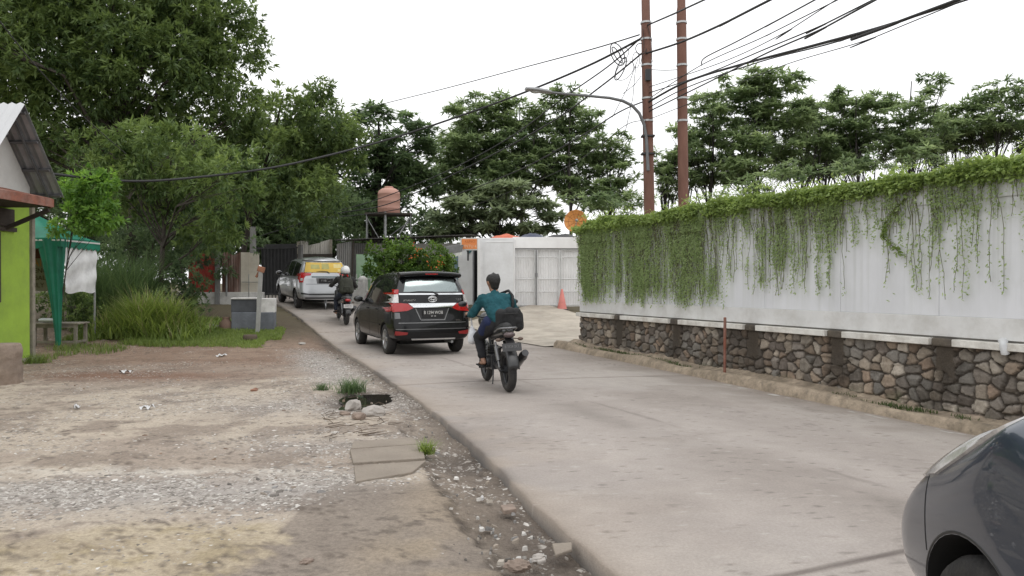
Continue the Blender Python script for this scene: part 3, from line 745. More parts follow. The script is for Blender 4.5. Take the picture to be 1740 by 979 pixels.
for i, (lab, px, Y_, es) in enumerate(FE):
    es = [ell(a, b, c * 1.0, d * 1.0, Y_ + (i % 3) * 1.2, dep=max(1.0, c * .9 * Y_ / FOC)) for a, b, c, d in es]
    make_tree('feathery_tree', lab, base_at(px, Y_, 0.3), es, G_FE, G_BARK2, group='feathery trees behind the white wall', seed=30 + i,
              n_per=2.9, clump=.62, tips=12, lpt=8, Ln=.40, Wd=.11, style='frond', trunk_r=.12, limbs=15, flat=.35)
# low dark growth seen below the crowns, over the wall
for i, (lab, px, es) in enumerate([
    ('low dark scrub behind the wall under the two topped tree', 1290, [(1250, 325, 70, 18), (1330, 300, 60, 18)]),
    ('low dark scrub behind the wall at the right under the flat crowned tree', 1470, [(1440, 285, 60, 16), (1540, 272, 70, 16)]),
    ('low scrub behind the wall between the dish and the poles', 1060, [(1040, 352, 50, 16), (1090, 345, 40, 14), (1000, 340, 40, 22)])]):
    make_tree('scrub', lab, base_at(px, 36, .3), [ell(a, b, c, d, 36, dep=1.2) for a, b, c, d in es], G_FE, G_BARK2, seed=60 + i, n_per=2.2, clump=.6, tips=10, lpt=8, Ln=.34, Wd=.09, style='frond', trunk_r=.07, limbs=10, cat='shrub')
# hedge with orange blossom in front of the far house
# made-up leafy climber, added as green fill to cover the tent canopy
make_tree('climber', 'made-up bright green leafy climber added over the green tent canopy beside the shop roof', base_at(94, 16.62),
          [ell(150, 345, 52, 48, 15.9, dep=.35), ell(120, 380, 36, 26, 15.8, dep=.3), ell(180, 375, 30, 30, 15.9, dep=.3), ell(150, 312, 40, 22, 15.9, dep=.3)],
          leafmat('bright_climber_leaves', (.07, .16, .03), (.26, .44, .10), .45), seed=71, n_per=40, clump=.2, tips=12, lpt=8, Ln=.13, Wd=.05, trunk_r=.02, limbs=12, cat='climber')
hroot = make_tree('flowering_hedge', 'clipped leafy hedge with bright orange blossom behind the black car', base_at(690, 25.5),
          [ell(650, 432, 32, 26, 25.5), ell(690, 440, 42, 30, 25.3), ell(735, 440, 34, 28, 25.4), ell(640, 465, 26, 26, 25.2), ell(700, 475, 60, 30, 25.6), ell(755, 455, 22, 26, 25.7)],
          G_HE, seed=70, n_per=22, clump=.22, tips=11, lpt=8, Ln=.13, Wd=.06, trunk_r=.05, limbs=14, cat='hedge')
g = np.random.default_rng(5)
fp = []
for (px, py, r_) in ((708, 420, 7), (700, 438, 6), (712, 424, 5), (728, 445, 5), (740, 450, 8), (752, 452, 6), (706, 432, 6), (746, 447, 5), (722, 432, 3)):
    c = at(px, py, 24.55 + g.uniform(-.1, .1)); fp.append(np.array(c) + g.normal(0, r_ * .015, (4, 3)))
fp = np.concatenate(fp)
V = leaf_quads(fp, g.normal(size=fp.shape), .075, .05, g)
mFl = leafmat('orange_blossom', (.42, .08, .02), (.68, .19, .05), .3)
leaf_obj('blossom', V - np.array(hroot.location), g.random(len(fp)), mFl, hroot)

# --- creeper hanging over the wall -----------------------------------------------------------
def wpn(t, n, z):
    return np.stack(np.broadcast_arrays(P0.x + WD.x * t + WN.x * n, P0.y + WD.y * t + WN.y * n, z), -1)
g = np.random.default_rng(12)
Vs = []; Ss = []
# mass along the top: clumped heights
n = 78000
t = g.uniform(-.08, 15, n)
hgt = .08 + .24 * fbm(t, t * 0, 1.3, 101) + .05 * sstep(3, 9, t)
z = WT + g.normal(0, .34, n) * hgt + hgt * .55 - .06
nn_ = np.where(z > WT + .02, g.uniform(-.30, .16, n), .03 + np.abs(g.normal(0, .07, n)))
keep = (z < WT + hgt * (.62 + .7 * fbm(t, t * 0 + 3, 4.5, 102) - .3)) & (z > WT - .36 * fbm(t, t * 0, 2.7, 104) - .06) & (fbm(t, z * 1.5, 3.2, 105) > .34)
t, z, nn_ = t[keep], z[keep], nn_[keep]
b = wpn(t, nn_, z); d = g.normal(size=b.shape) + np.array([WN.x, WN.y, -.5]) * .7
Vs.append(leaf_quads(b, d, .056 * g.uniform(.45, 1.5, len(b)), .034 * g.uniform(.6, 1.3, len(b)), g)); Ss.append(.48 + .35 * (fbm(t, z, 3, 103) - .5) * 2 + g.normal(0, .16, len(b)))
# upright wisps on top
ns = 170; t0 = g.uniform(0, 15, ns)
for k in range(7):
    tt = t0 + k * .012 * g.normal(size=ns); zz = WT + .10 + .2 * fbm(t0, t0 * 0, 1.3, 101) + .016 * k * g.uniform(.3, 1, ns)
    b = wpn(tt, g.uniform(-.15, .1, ns), zz); d = g.normal(size=b.shape) + np.array([0, 0, .9])
    Vs.append(leaf_quads(b, d, .06, .022, g)); Ss.append(g.normal(.62, .18, ns))
creeper = leaf_obj('creeper_top', np.concatenate(Vs), np.concatenate(Ss), G_VI)
tag(creeper, kind='stuff', label='bright green creeper matted along the top of the long wall')
# strands hanging down the face
dens = lambda t: np.interp(t, [0, .3, 2.5, 4, 5.5, 7, 8.5, 10, 14], [.85, .85, .82, .75, .6, .5, .48, .45, .45])
Vs = []; Ss = []; Vst = MB()
ts = g.uniform(-.02, 14.5, 3900); keep = (g.random(len(ts)) < dens(ts) * np.where(ts < 6, np.clip(2.4 * fbm(ts, ts * 0, 2.6, 111) - .42, .12, 1), np.clip(2.6 * fbm(ts, ts * 0, 2.2, 112) - .68, .06, 1)))
ts = ts[keep]
for t0 in ts:
    if t0 < 5.0: ln = g.uniform(.45, 1.0) if g.random() < .3 else g.uniform(1.25, 1.72)
    elif t0 < 7: ln = g.choice([g.uniform(.3, .8), g.uniform(.8, 1.5)])
    else: ln = g.choice([g.uniform(.25, .6), g.uniform(.5, 1.0), g.uniform(1.0, 1.5)], p=[.55, .33, .12])
    top = WT + .02; m = int(ln / .017)
    zz = top - np.linspace(0, ln, m)
    ph = g.uniform(0, 6)
    tw = t0 + .03 * np.sin(zz * g.uniform(2, 4) + ph) + g.normal(0, .004, m) + (.02 * g.normal() * (top - zz))
    nw = .03 + .018 * np.sin(zz * 5 + ph) ** 2 + .02 * g.random(m)
    nw = np.where(zz > 2.38, nw + .03, nw)
    bushy = np.clip(fbm(np.full(m, t0 * 3), zz, 2.2, 115) * 2.4 - .72, .12, 1)
    kk = g.random(m) < bushy
    rep = 1
    for _ in range(rep):
        b = wpn(tw + g.normal(0, .018, m), nw, zz)[kk]
        if len(b) == 0: continue
        d = g.normal(size=b.shape) * .8 + np.array([WN.x * .5, WN.y * .5, -.7])
        Vs.append(leaf_quads(b, d, .045 * g.uniform(.6, 1.3, len(b)), .022 * g.uniform(.7, 1.3, len(b)), g)); Ss.append(np.full(len(b), g.normal(.45, .14)) + g.normal(0, .15, len(b)))
    if g.random() < .55:
        pts = wpn(tw[::6], nw[::6] - .008, zz[::6])
        if len(pts) > 2: Vst.tube(list(pts), .0035, 4, cap=False)
strands = leaf_obj('hanging_creeper', np.concatenate(Vs), np.concatenate(Ss), G_VD)
tag(strands, kind='stuff', label='thin creeper strands hanging down the pale wall')
stems = Vst.build('creeper_stems', M('creeper_stem', (.12, .12, .06), .9), strands)
# the one diagonal strand near the right end
mb = MB(); dv = []
pa = wpn(np.array([8.6, 8.3, 8.25, 8.55]), np.array([.05, .05, .06, .05]), np.array([2.55, 2.25, 2.05, 1.80]))
q = [Vector(p) for p in pa]
for k in range(60):
    f = k / 59 * 2.999; i = int(f); dv.append(np.array(q[i].lerp(q[i + 1], f - i)))
mb.tube([Vector(p) for p in dv[::4]], .006, 5)
dv = np.repeat(np.array(dv), 4, 0) + g.normal(0, .015, (240, 3))
sp_root = leaf_obj('creeper_sprig', leaf_quads(dv, g.normal(size=dv.shape), .05, .03, g), g.normal(.4, .15, len(dv)), G_VI)
tag(sp_root, 'single crooked creeper sprig trailing across the bare right part of the wall', 'creeper')
mb.build('stem', bpy.data.materials['creeper_stem'], sp_root)

# --- grass -----------------------------------------------------------------------------------
def blades(name, pts, hgt, wid, mat, shade=.5, droop=.5, seg=3, seed=0, spread=.35, label=None):
    """curved blades, each a strip of quads ending in a point"""
    g = np.random.default_rng(seed + 900); n = len(pts)
    hgt = np.broadcast_to(hgt, (n,)) * g.uniform(.55, 1.2, n)
    a = g.uniform(0, 2 * PI, n); out = np.stack([np.cos(a), np.sin(a), 0 * a], 1); side = np.stack([-np.sin(a), np.cos(a), 0 * a], 1)
    sp_ = g.uniform(.2, 1, n) * spread; dr = g.uniform(.3, 1, n) * droop
    rows = []
    for k in range(seg + 1):
        u = k / seg
        c = pts + out * (hgt * (sp_ * u + dr * u * u * .8))[:, None]; c[:, 2] += hgt * (u - dr * .55 * u * u)
        w_ = wid * (1 - u ** 1.5) * (.8 if k == 0 else 1) + .0006
        rows.append(np.stack([c - side * w_ / 2, c + side * w_ / 2], 1))
    V = np.stack(rows, 1).reshape(-1, 3)
    per = (seg + 1) * 2; F = []
    for k in range(seg):
        o = np.arange(n) * per + k * 2
        F.append(np.stack([o, o + 1, o + 3, o + 2], 1))
    F = np.concatenate(F)
    sh = np.tile(np.clip(np.broadcast_to(shade, (n,)) + g.normal(0, .16, n), 0, 1), seg)
    o = np_mesh(name, V, F, mat, attrs={'shade': ('FACE', 'FLOAT', sh)})
    if label: tag(o, label, kind='stuff')
    return o
def scatter(n, x0, x1, y0, y1, g): return g.uniform(x0, x1, n), g.uniform(y0, y1, n)
def on_ground(x, y, lift=0): return np.stack([x, y, gz(x, y) - .02 + lift], 1)
g = np.random.default_rng(21)
# low bank
x, y = scatter(60000, -10.2, -4.6, 17.0, 20.5, g)
edge = 17.25 + .75 * (fbm(x, y, 1.2, 131) - .5) * 2 - .12 * (x + 4.6) * (x > -7) * 0
k = (y > edge + 1.1 * g.random(len(x)) ** 2 - .2) & (x < -5.25 - .33 * (y - 17.6) + .5 * (fbm(x, y, 2, 132) - .5)) & (fbm(x, y, 1.1, 133) > .36)
x, y = x[k], y[k]; bk = .10 * sstep(17, 19.5, y)
hh = .07 + .16 * sstep(-6.6, -8.4, x) * fbm(x, y, .9, 134) + .05 * fbm(x, y, 2, 135)
p = on_ground(x, y, bk)
sh = np.where(x > -7, .62, .5) + .4 * (fbm(x, y, 1.5, 136) - .5)
gr_ = blades('grass', p, hh, .012, G_GR, sh, seed=1, label='low green grass on the bank behind the yard')
# tall bright grass in front of the shrub
x, y = scatter(9000, -9.9, -7.3, 17.5, 19.6, g)
pk = np.exp(-(((x + 8.7) / .95) ** 2 + ((y - 18.5) / .8) ** 2))
pk = np.clip(pk * (.35 + 1.3 * fbm(x, y, 1.9, 139)), 0, 1.1); k = g.random(len(x)) < pk; x, y, pk = x[k], y[k], pk[k]
blades('tall_grass', on_ground(x, y, .08), .35 + .95 * pk, .032, G_GR, .55 + .3 * (fbm(x, y, 2, 138) - .3), droop=.9, seg=5, seed=2, spread=.35, label='tall bright green grass arching beside the tent post')
k = g.random(len(x)) < .07
blades('dry_grass', on_ground(x[k], y[k], .08), .55 + .95 * pk[k], .018, leafmat('dry_grass_blades', (.22, .20, .09), (.46, .43, .24), .3), .5, droop=.6, seg=5, seed=12, spread=.3, label='pale dry blades standing among the tall green grass')
x, y = scatter(2600, -11.4, -9.6, 19.4, 21.2, g)
blades('reed_grass', on_ground(x, y, .1), 2.0, .024, G_GT, .45, droop=.6, seg=5, seed=3, spread=.28, label='high grey green reed grass behind the white tarpaulin')
# weeds under the shop wall
x, y = scatter(1500, -9.6, -8.3, 14.7, 17.2, g); k = fbm(x, y, 1.7, 141) > .55; x, y = x[k], y[k]
blades('wall_weeds', on_ground(x, y), .16, .012, G_GR, .4, seed=4, label='weeds at the foot of the lime green shop wall')
# weeds along the kerb
tq = g.uniform(0, 12, 3500); nq = g.uniform(.10, .42, 3500); k = fbm(tq, nq, 1.1, 142) > .53; tq, nq = tq[k], nq[k]
pz = wpn(tq, nq, 0); pz[:, 2] = gz(pz[:, 0], pz[:, 1]) + .07
blades('kerb_weeds', pz, .07, .012, leafmat('kerb_weed_leaves', (.03, .055, .015), (.10, .15, .04), .3), .4, seed=5, label='small weeds sprouting between the kerb and the stones')
# individual tufts on the lot
def tuft(px, py, hh, n, sp_, label, seed, sh=.5, mat=G_GR, wd=.008):
    Y_ = 1.47 * FOC / (py - 482); x0 = (px - 870) / FOC * Y_
    gg = np.random.default_rng(seed); x = x0 + gg.normal(0, sp_, n); y = Y_ + gg.normal(0, sp_ * .8, n)
    o = blades('grass_tuft', on_ground(x, y, .0), hh, wd, mat, sh, droop=.8, seg=4, seed=seed, spread=.6)
    return tag(o, label, 'grass tuft')
tuft(596, 668, .26, 330, .085, 'dry green grass tuft beside the puddle', 31, .35, G_GT)
tuft(547, 664, .14, 120, .05, 'tiny dry grass tuft left of the one by the puddle', 32, .3, G_GT)
tuft(724, 772, .15, 150, .035, 'fresh green weed tuft at the corner of the broken slabs', 33, .6)
tuft(62, 618, .25, 260, .12, 'green weed tuft at the corner of the lime green wall', 34, .45)
tuft(105, 600, .22, 200, .14, 'green weed tuft at the foot of the green tent leg', 35, .45)
# ================================================================ shop on the left
mLime = M('lime_paint', (.31, .475, .06), .8, var=.10, vs=2.5, dirt=(.20, .29, .06), dsc=1.6, damt=.75, bump=.08, bs=12)
mWhiteP = M('white_plaster', (.60, .595, .57), .85, var=.07, vs=2, dirt=(.40, .39, .36), dsc=1.4, damt=.5)
mZinc = M('zinc_sheet', (.33, .345, .36), .45, .55, var=.15, vs=4, dirt=(.18, .17, .16), dsc=3, damt=.5)
mRust = M('rusty_sheet', (.22, .085, .055), .8, .1, var=.35, vs=6, dirt=(.36, .30, .27), dsc=2.5, damt=.6)
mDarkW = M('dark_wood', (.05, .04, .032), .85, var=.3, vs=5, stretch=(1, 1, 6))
mGreyW = M('weathered_wood', (.27, .245, .20), .9, var=.25, vs=6, bump=.3, bs=30, dirt=(.13, .115, .095), dsc=4)
mGlassD = M('dark_glass', (.02, .022, .024), .08, var=.05, spec=.6)
SX = -9.3
shop = empty('shop', (SX, 14.75, 0), 0, 'lime green shop with a white gable, steep zinc roof and rusty awning', 'shop')
def S(y): return y - 14.75
mb = MB(); mb.box((-.06, S(10.4), 1.45), (.12, 8.7, 3.1)); mb.box((-3.0, -.06 + 0, 1.45), (5.9, .12, 3.1))
mb.build('wall', mLime, shop, bevel=.004)
mb = MB()
gpoly = [(S(6.05), 3.0), (S(14.75), 3.0), (S(14.75), 3.30), (S(13.74), 4.56), (S(12.73), 3.30), (S(6.05), 3.30)]
mt = Matrix(((0, 0, 1, 0), (1, 0, 0, 0), (0, 1, 0, 0), (0, 0, 0, 1)))
mb.prism(gpoly, -.125, .012, mt); mb.build('gable', mWhiteP, shop)
# corrugated roof slopes
mPaleR = M('pale_roof_sheet', (.55, .56, .57), .5, .1, var=.1, vs=4, dirt=(.35, .35, .35))
for sgn, nm in ((1, 'far'), (-1, 'near')):
    P = []
    for i in range(75):
        xx = .56 - i * .075; row = []
        for k in range(7):
            q = k / 6; yy = S(13.74) + sgn * q * 1.20; zz = 4.68 - q * 1.54
            row.append((xx, yy, zz + .018 * (1 if i % 2 else -1)))
        P.append(row)
    mb = MB(); mb.sheet(P, smooth=False)
    rf = mb.build('roof', mZinc if sgn > 0 else mPaleR, shop)
    so_ = rf.modifiers.new('t', 'SOLIDIFY'); so_.thickness = .006
    mb = MB()
    for q in (.06, .36, .66, .95):
        yy = S(13.74) + sgn * q * 1.20; zz = 4.68 - q * 1.54 - .06
        mb.box((-2, yy, zz), (5.06, .045, .06), Euler((math.atan(-1.54 / 1.20 * sgn), 0, 0)).to_matrix())
    mb.bar((.30, S(13.74) + sgn * .03, 4.52), (.30, S(13.74) + sgn * 1.18, 3.06), .035, .04)
    mb.build('purlin', M('purlin_steel' + nm, (.13, .13, .135), .6, .3), rf)
mb = MB()
P = []
for i in range(150):
    yy = S(14.1) - i * .055
    P.append([(x, yy, z + .014 * (1 if i % 2 else -1)) for x, z in ((-.02, 3.19), (.4, 3.09), (.86, 2.99))])
mb.sheet(P, smooth=False); aw = mb.build('awning', mRust, shop)
so_ = aw.modifiers.new('t', 'SOLIDIFY'); so_.thickness = .008
mb = MB(); mb.box((.85, S(10.1), 2.93), (.03, 8.0, .15)); mb.box((.42, S(14.09), 3.0), (.85, .03, .14), (0, .23, 0)); mb.build('fascia', mRust, aw)
mb = MB()
mb.box((.40, S(10.1), 2.86), (.82, 8.0, .02)); mb.bar((.0, S(14.02), 2.45), (.82, S(14.02), 2.80), .06, .07); mb.bar((.03, S(10), 2.45), (.03, S(14.3), 2.45), .05, .08)
mb.box((.045, S(10.2), 2.66), (.06, 8.0, .32)); mb.build('bracket', mDarkW, aw)  # long box: awning shadow on the wall top, built as a dark board
m = MB(); m.box((.02, S(12.6), 1.75), (.09, 2.46, 1.28)); fr = m.build('window', mDarkW, shop)
m = MB(); m.box((.03, S(12.6), 1.75), (.08, 2.3, 1.12)); m.build('pane', mGlassD, fr)
m = MB(); m.box((-.02, S(14.84), 1.5), (.10, .09, 3.05)); m.build('post', mGreyW, shop, bevel=.006)
mb = MB(); mb.box((-.02, S(10.5), -.02), (.34, 8.9, .10)); mb.build('plinth', M('shop_plinth', (.26, .235, .2), .95, var=.25, bump=.4), shop, bevel=.01)

# ================================================================ green tent with curtain, tarpaulin, banner, bench
mTent = M('green_tarp', (.012, .185, .115), .55, var=.2, vs=3, dirt=(.01, .10, .07), dsc=2)
mSteel = M('grey_steel', (.33, .34, .345), .45, .5, var=.15, vs=8, dirt=(.2, .18, .15), dsc=5)
tent = empty('tent', (-9.7, 16.4, 0), 0, 'green canopy tent with a gathered curtain at its front leg', 'tent')
legs = [(-.07, .06), (-.02, 1.42), (-2.3, 0), (-2.3, 1.42)]
for k, (x, y) in enumerate(legs):
    m = MB(); m.tube([(x, y, -.05), (x, y, 2.42)], .024, 8); m.build('leg', mSteel, tent)
P = []
for i in range(25):
    u = -1 + i / 12; row = []
    for j in range(25):
        v = -1 + j / 12; r_ = max(abs(u), abs(v))
        zz = 2.42 + .68 * (1 - r_) ** 1.15 - .04 * math.sin(PI * min(1, abs(min(abs(u), abs(v))))) * r_
        row.append((-1.15 + u * 1.22, .71 + v * .78, zz))
    P.append(row)
mb = MB(); mb.sheet(P); ca = mb.build('canopy', mTent, tent)
mb = MB()
for (a, b) in (((.07, -.07), (.07, 1.49)), ((.07, -.07), (-2.37, -.07)), ((-2.37, -.07), (-2.37, 1.49)), ((.07, 1.49), (-2.37, 1.49))):
    P = [[(a[0] + (b[0] - a[0]) * i / 40, a[1] + (b[1] - a[1]) * i / 40, z + (.025 * math.sin(i * 1.3) if z < 2.3 else 0)) for z in (2.43, 2.33, 2.22)] for i in range(41)]
    mb.sheet(P)
va = mb.build('valance', mTent, ca)
m = MB(); m.box((.075, .71, 2.38), (.006, 1.54, .035)); m.box((-1.15, -.075, 2.38), (2.4, .006, .035)); m.build('stripe', M('white_trim', (.6, .6, .58), .7), ca)
# gathered curtain: wide at the top, tied to nothing at the foot
P = []
for i in range(20):
    q = i / 19; zz = 2.40 - 2.28 * q; row = []
    wd = (.19 * (1 - q) ** 1.2 + .075) * (1 - .35 * q)
    for j in range(33):
        a = 2 * PI * j / 32
        rr = 1 + .22 * math.sin(a * 7 + q * 2) + .1 * math.sin(a * 3)
        row.append((-.05 - .17 * (1 - q) ** 1.5 + wd * rr * math.cos(a) * 1.0, .03 + wd * .55 * rr * math.sin(a), zz))
    P.append(row)
mb = MB(); mb.sheet(P); mb.build('curtain', mTent, tent)
# white tarpaulin
P = []
for i in range(29):
    u = i / 28; row = []
    for j in range(25):
        v = j / 24
        y = .10 + 1.28 * u; z = 2.33 - .10 * math.sin(PI * u) * .3 - (1.06 + .03 * math.sin(u * 9)) * v
        row.append((.03 + .025 * math.sin(u * 7 + v * 3) * v + .012 * math.sin(v * 15 + u * 4) + .04 * v * (1 - v), y - .05 * v * (u - .2) + .008 * math.sin(v * 8), z))
    P.append(row)
mb = MB(); mb.sheet(P)
tarp = mb.build('tarpaulin', M('white_tarp', (.80, .80, .81), .6, var=.1, vs=4, bump=.5, bs=7, dirt=(.36, .35, .36), dsc=3, damt=.5), None, loc=(-9.69, 16.4, 0))
tag(tarp, 'creased white tarpaulin sheet hung between the tent legs', 'tarpaulin')
# banner with menu lettering
ban = empty('banner', (-10.95, 17.3, 1.32), 0, 'faded food stall banner with orange lettering behind the green curtain', 'banner')
m = MB(); m.box((0, 0, .52), (1.3, .02, 1.12)); m.build('cloth', M('banner_cloth', (.30, .275, .235), .8, var=.15, vs=3, dirt=(.18, .15, .12), dsc=3), ban)
m = MB(); m.box((.0, -.013, .88), (1.24, .012, .36)); m.build('picture_field', M('banner_red', (.14, .04, .035), .7, var=.5, vs=6), ban)
fx = Euler((PI / 2, 0, 0)).to_matrix().to_4x4()
mOr = M('orange_lettering', (.52, .22, .09), .7); mBr = M('brown_lettering', (.10, .065, .045), .8)
text_mesh('lettering', 'AYAM', .26, mOr, ban, Matrix.Translation((.12, -.013, .60)) @ fx)
for k, tx in enumerate(('GORENG', 'SAMBAL', 'IR JULY')):
    text_mesh('lettering', tx, .15, mBr, ban, Matrix.Translation((.14, -.013, .42 - .165 * k)) @ fx)
# bench / low table
bt = empty('table', (-9.95, 16.85, -.02), R(4), 'rough low wooden table standing under the green tent', 'table')
m = MB(); m.box((0, 0, .60), (1.0, .55, .035)); m.build('table_top', mGreyW, bt, bevel=.006)
for x in (-.43, .43):
    for y in (-.22, .22):
        m = MB(); m.box((x, y, .29), (.06, .06, .585)); m.build('leg', mGreyW, bt)
m = MB(); m.bar((-.43, -.22, .2), (.43, -.22, .2), .04, .05); m.bar((.43, -.22, .2), (.43, .22, .2), .04, .05); m.box((0, -.22, .545), (.86, .03, .07)); m.build('rail', mGreyW, bt)
mb = MB()
for k in range(5): mb.sphere((random.uniform(-.14, .14), random.uniform(-.05, .05), .0 + .03), .09, 10, 7, (1.3, 1, .5))
o = mb.build('plastic_bag', M('white_plastic', (.58, .6, .6), .45, var=.1), None, loc=(-10.12, 16.75, .62)); tag(o, 'crumpled white plastic bag lying on the low wooden table', 'plastic bag')
# cut stump of concrete at the left edge
mb = MB()
pr = []
for k in range(9): pr.append((.245 + .012 * math.sin(k * 2.1) + .035 * (1 - k / 8) ** 3, -.1 + .68 * k / 8))
mb.lathe(pr + [(.22, .60), (.0001, .60)], 26)
o = mb.build('concrete_pillar', M('pillar_concrete', (.26, .205, .165), .95, var=.25, vs=5, bump=.7, bs=18, dirt=(.14, .095, .065), dsc=3, damt=.8), None, loc=(-7.46, 11.2, -.03))
tag(o, 'stubby stained concrete pillar at the left edge of the yard', 'pillar')

# ================================================================ things along the far left verge
def gp(px, Y_): x = (px - 870) / FOC * Y_; return x, Y_, float(gz(x, Y_))
mGrey = M('blue_grey_block', (.135, .145, .165), .9, var=.2, vs=4, bump=.3, bs=20, dirt=(.075, .075, .08), dsc=2.5, damt=.7)
mGreyD = M('dark_block', (.07, .074, .082), .9, var=.25, vs=4)
mWh = M('whitewash', (.62, .61, .59), .85, var=.12, vs=6, dirt=(.30, .28, .26), dsc=4, damt=.7)
x, y, z = gp(432, 19.6)
bl = empty('concrete_block', (x, y, z - .02), R(12), 'blue grey concrete block with a whitewashed upper corner beside the road', 'block')
m = MB(); m.box((0, 0, .26), (1.03, .62, .55)); m.build('body', mGrey, bl, bevel=.015)
m = MB(); m.box((-.22, .02, .70), (.62, .56, .33)); m.build('upper_course', mGreyD, bl, bevel=.012)
m = MB(); m.box((.305, .0, .70), (.43, .60, .36)); m.build('whitewashed_course', mWh, bl, bevel=.012)
m = MB(); m.box((-.22, .01, .882), (.63, .6, .035)); m.build('cap', mWh, bl, bevel=.006)
x, y, z = gp(437, 19.0)
ps = empty('post', (x, y, z), 0, 'slim leaning concrete post in front of the blue grey block', 'post')
m = MB(); m.bar((0, 0, -.1), (.09, .0, 1.62), .085, .085); m.build('shaft', M('post_concrete', (.34, .34, .325), .9, var=.15, bump=.3, dirt=(.2, .19, .17)), ps)
m = MB(); m.box((.10, 0, 1.66), (.16, .10, .13), (0, .3, 0)); m.box((.02, .01, 1.55), (.05, .05, .2), (0, .5, 0)); m.build('broken_top', M('rust_orange', (.26, .12, .07), .9, var=.4), ps)
mb = MB(); mb.tube([(-.85, 0, .22), (0, .03, .12), (.62, .05, .06)], [.085, .085, .08], 12)
x, y, z = gp(352, 19.3); o = mb.build('pipe', M('pipe_concrete', (.22, .215, .21), .9, var=.2, dirt=(.1, .09, .08)), None, loc=(x, y, z)); tag(o, 'grey pipe lying in the ditch left of the block', 'pipe')
x, y, z = gp(384, 19.3); mb = MB(); mb.lathe([(.001, 0), (.15, 0), (.165, .1), (.16, .26), (.10, .31), (.085, .36), (.10, .40), (.08, .40), (.07, .34), (.001, .33)], 20)
o = mb.build('clay_jar', M('clay', (.15, .095, .07), .85, var=.25), None, loc=(x, y, z)); tag(o, 'brown clay jar beside the left end of the grey block', 'jar')
x, y, z = gp(425, 18.1); mb = MB(); mb.lathe([(.11, .0), (.15, .0), (.165, .05), (.16, .13), (.135, .15), (.12, .12), (.115, .03), (.11, 0)], 20)
o = mb.build('old_pot', M('pot_rim', (.10, .075, .055), .9, var=.3), None, loc=(x, y, z + .02)); tag(o, 'small rusty pot sunk into the grass in front of the block', 'pot')

# ---- patchwork fence (red, rust, cream)
FY = 24.4
def fpx(px, Y_): return (px - 870) / FOC * Y_
def corr(mb, x0, x1, y, z0, z1, pitch=.07, amp=.012, top=None):
    n = max(4, int((x1 - x0) / pitch * 4)); P = []
    for i in range(n + 1):
        q = i / n; x = x0 + (x1 - x0) * q
        zt = z1 if top is None else z1 + top(q)
        P.append([(x, y + amp * math.sin(2 * PI * x / pitch), zz) for zz in (z0, (z0 + zt) / 2, zt)])
    mb.sheet(P)
fb = float(gz(fpx(390, FY), FY))
fence = empty('patchwork_fence', (fpx(390, FY), FY, fb), 0, 'patchwork fence of red, rusty and cream sheets on a low white wall', 'fence')
def fx_(px): return fpx(px, FY) - fpx(390, FY)
mRed = M('red_sheet', (.42, .055, .04), .7, var=.15, vs=3, dirt=(.22, .05, .04)); mCream = M('cream_sheet', (.56, .52, .44), .8, var=.1, vs=3, dirt=(.36, .29, .22), damt=.5)
mRustF = M('streaked_rust', (.16, .09, .07), .85, var=.6, vs=9, dirt=(.30, .26, .24), dsc=5, damt=.8, stretch=(1, 1, .15))
m = MB(); m.box((fx_(392), .03, .18), (fpx(442, FY) - fpx(330, FY), .14, .5)); m.build('base_wall', mWh, fence, bevel=.01)
m = MB(); corr(m, fx_(320), fx_(367), 0, .43, 1.66); m.build('red_panel', mRed, fence)
m = MB(); corr(m, fx_(377), fx_(410), .02, .43, 1.66, .08, .014, lambda q: .05 * math.sin(q * 8)); m.build('rusty_panel', mRustF, fence)
m = MB(); m.box((fx_(417), .0, 1.05), (.28, .03, 1.3)); m.build('cream_panel', mCream, fence)
m = MB(); m.box((fx_(432), .02, 1.04), (.30, .03, 1.27)); m.build('cream_panel', mCream, fence)
m = MB(); m.box((fx_(371), -.06, .75), (.13, .13, 1.95)); m.build('post', M('fence_post', (.21, .21, .205), .9, var=.2), fence)
m = MB(); m.tube([(fx_(386), -.05, .3), (fx_(386), -.05, 1.2)], .03, 8); m.build('pipe_post', mSteel, fence); m = MB(); m.tube([(fx_(424), -.06, .2), (fx_(424), -.06, 1.0)], .012, 6); m.tube([(fx_(412), -.06, .75), (fx_(440), -.06, .75)], .012, 6); m.build('rail', mSteel, fence)
x, y, z = gp(430, 26); mb = MB(); mb.tube([(0, 0, -.2), (0, 0, 2.6)], [.13, .10], 12)
o = mb.build('concrete_pole', M('pole_concrete', (.27, .265, .25), .9, var=.15, dirt=(.16, .155, .15)), None, loc=(x, y, z)); tag(o, 'short grey concrete pole rising behind the cream fence sheets', 'pole')
# ---- dark gate beside the silver car
x, y, z = gp(470, 28.5)
dg = empty('dark_gate', (x, y, z), R(-20), 'dark iron gate behind the silver car', 'gate')
mIron = M('dark_iron', (.04, .04, .042), .6, .3, var=.3)
m = MB(); m.box((.1, .02, 1.15), (1.5, .03, 1.9)); m.build('sheet', mIron, dg)
m = MB()
for k in range(13): m.tube([(-.95 + k * .155, -.03, .05), (-.95 + k * .155, -.03, 2.0 - .03 * k * 0)], .015, 6)
m.box((0, -.03, .25), (2.0, .04, .05)); m.box((0, -.03, 1.95), (2.0, .04, .06)); m.build('bars', mIron, dg)
m = MB(); m.box((-1.05, 0, .8), (.16, .16, 1.7)); m.build('gate_post', M('gate_post_grey', (.13, .125, .12), .9), dg)
m = MB(); m.box((1.05, 0, 1.0), (.14, .14, 2.1)); m.build('gate_post', bpy.data.materials['gate_post_grey'], dg)
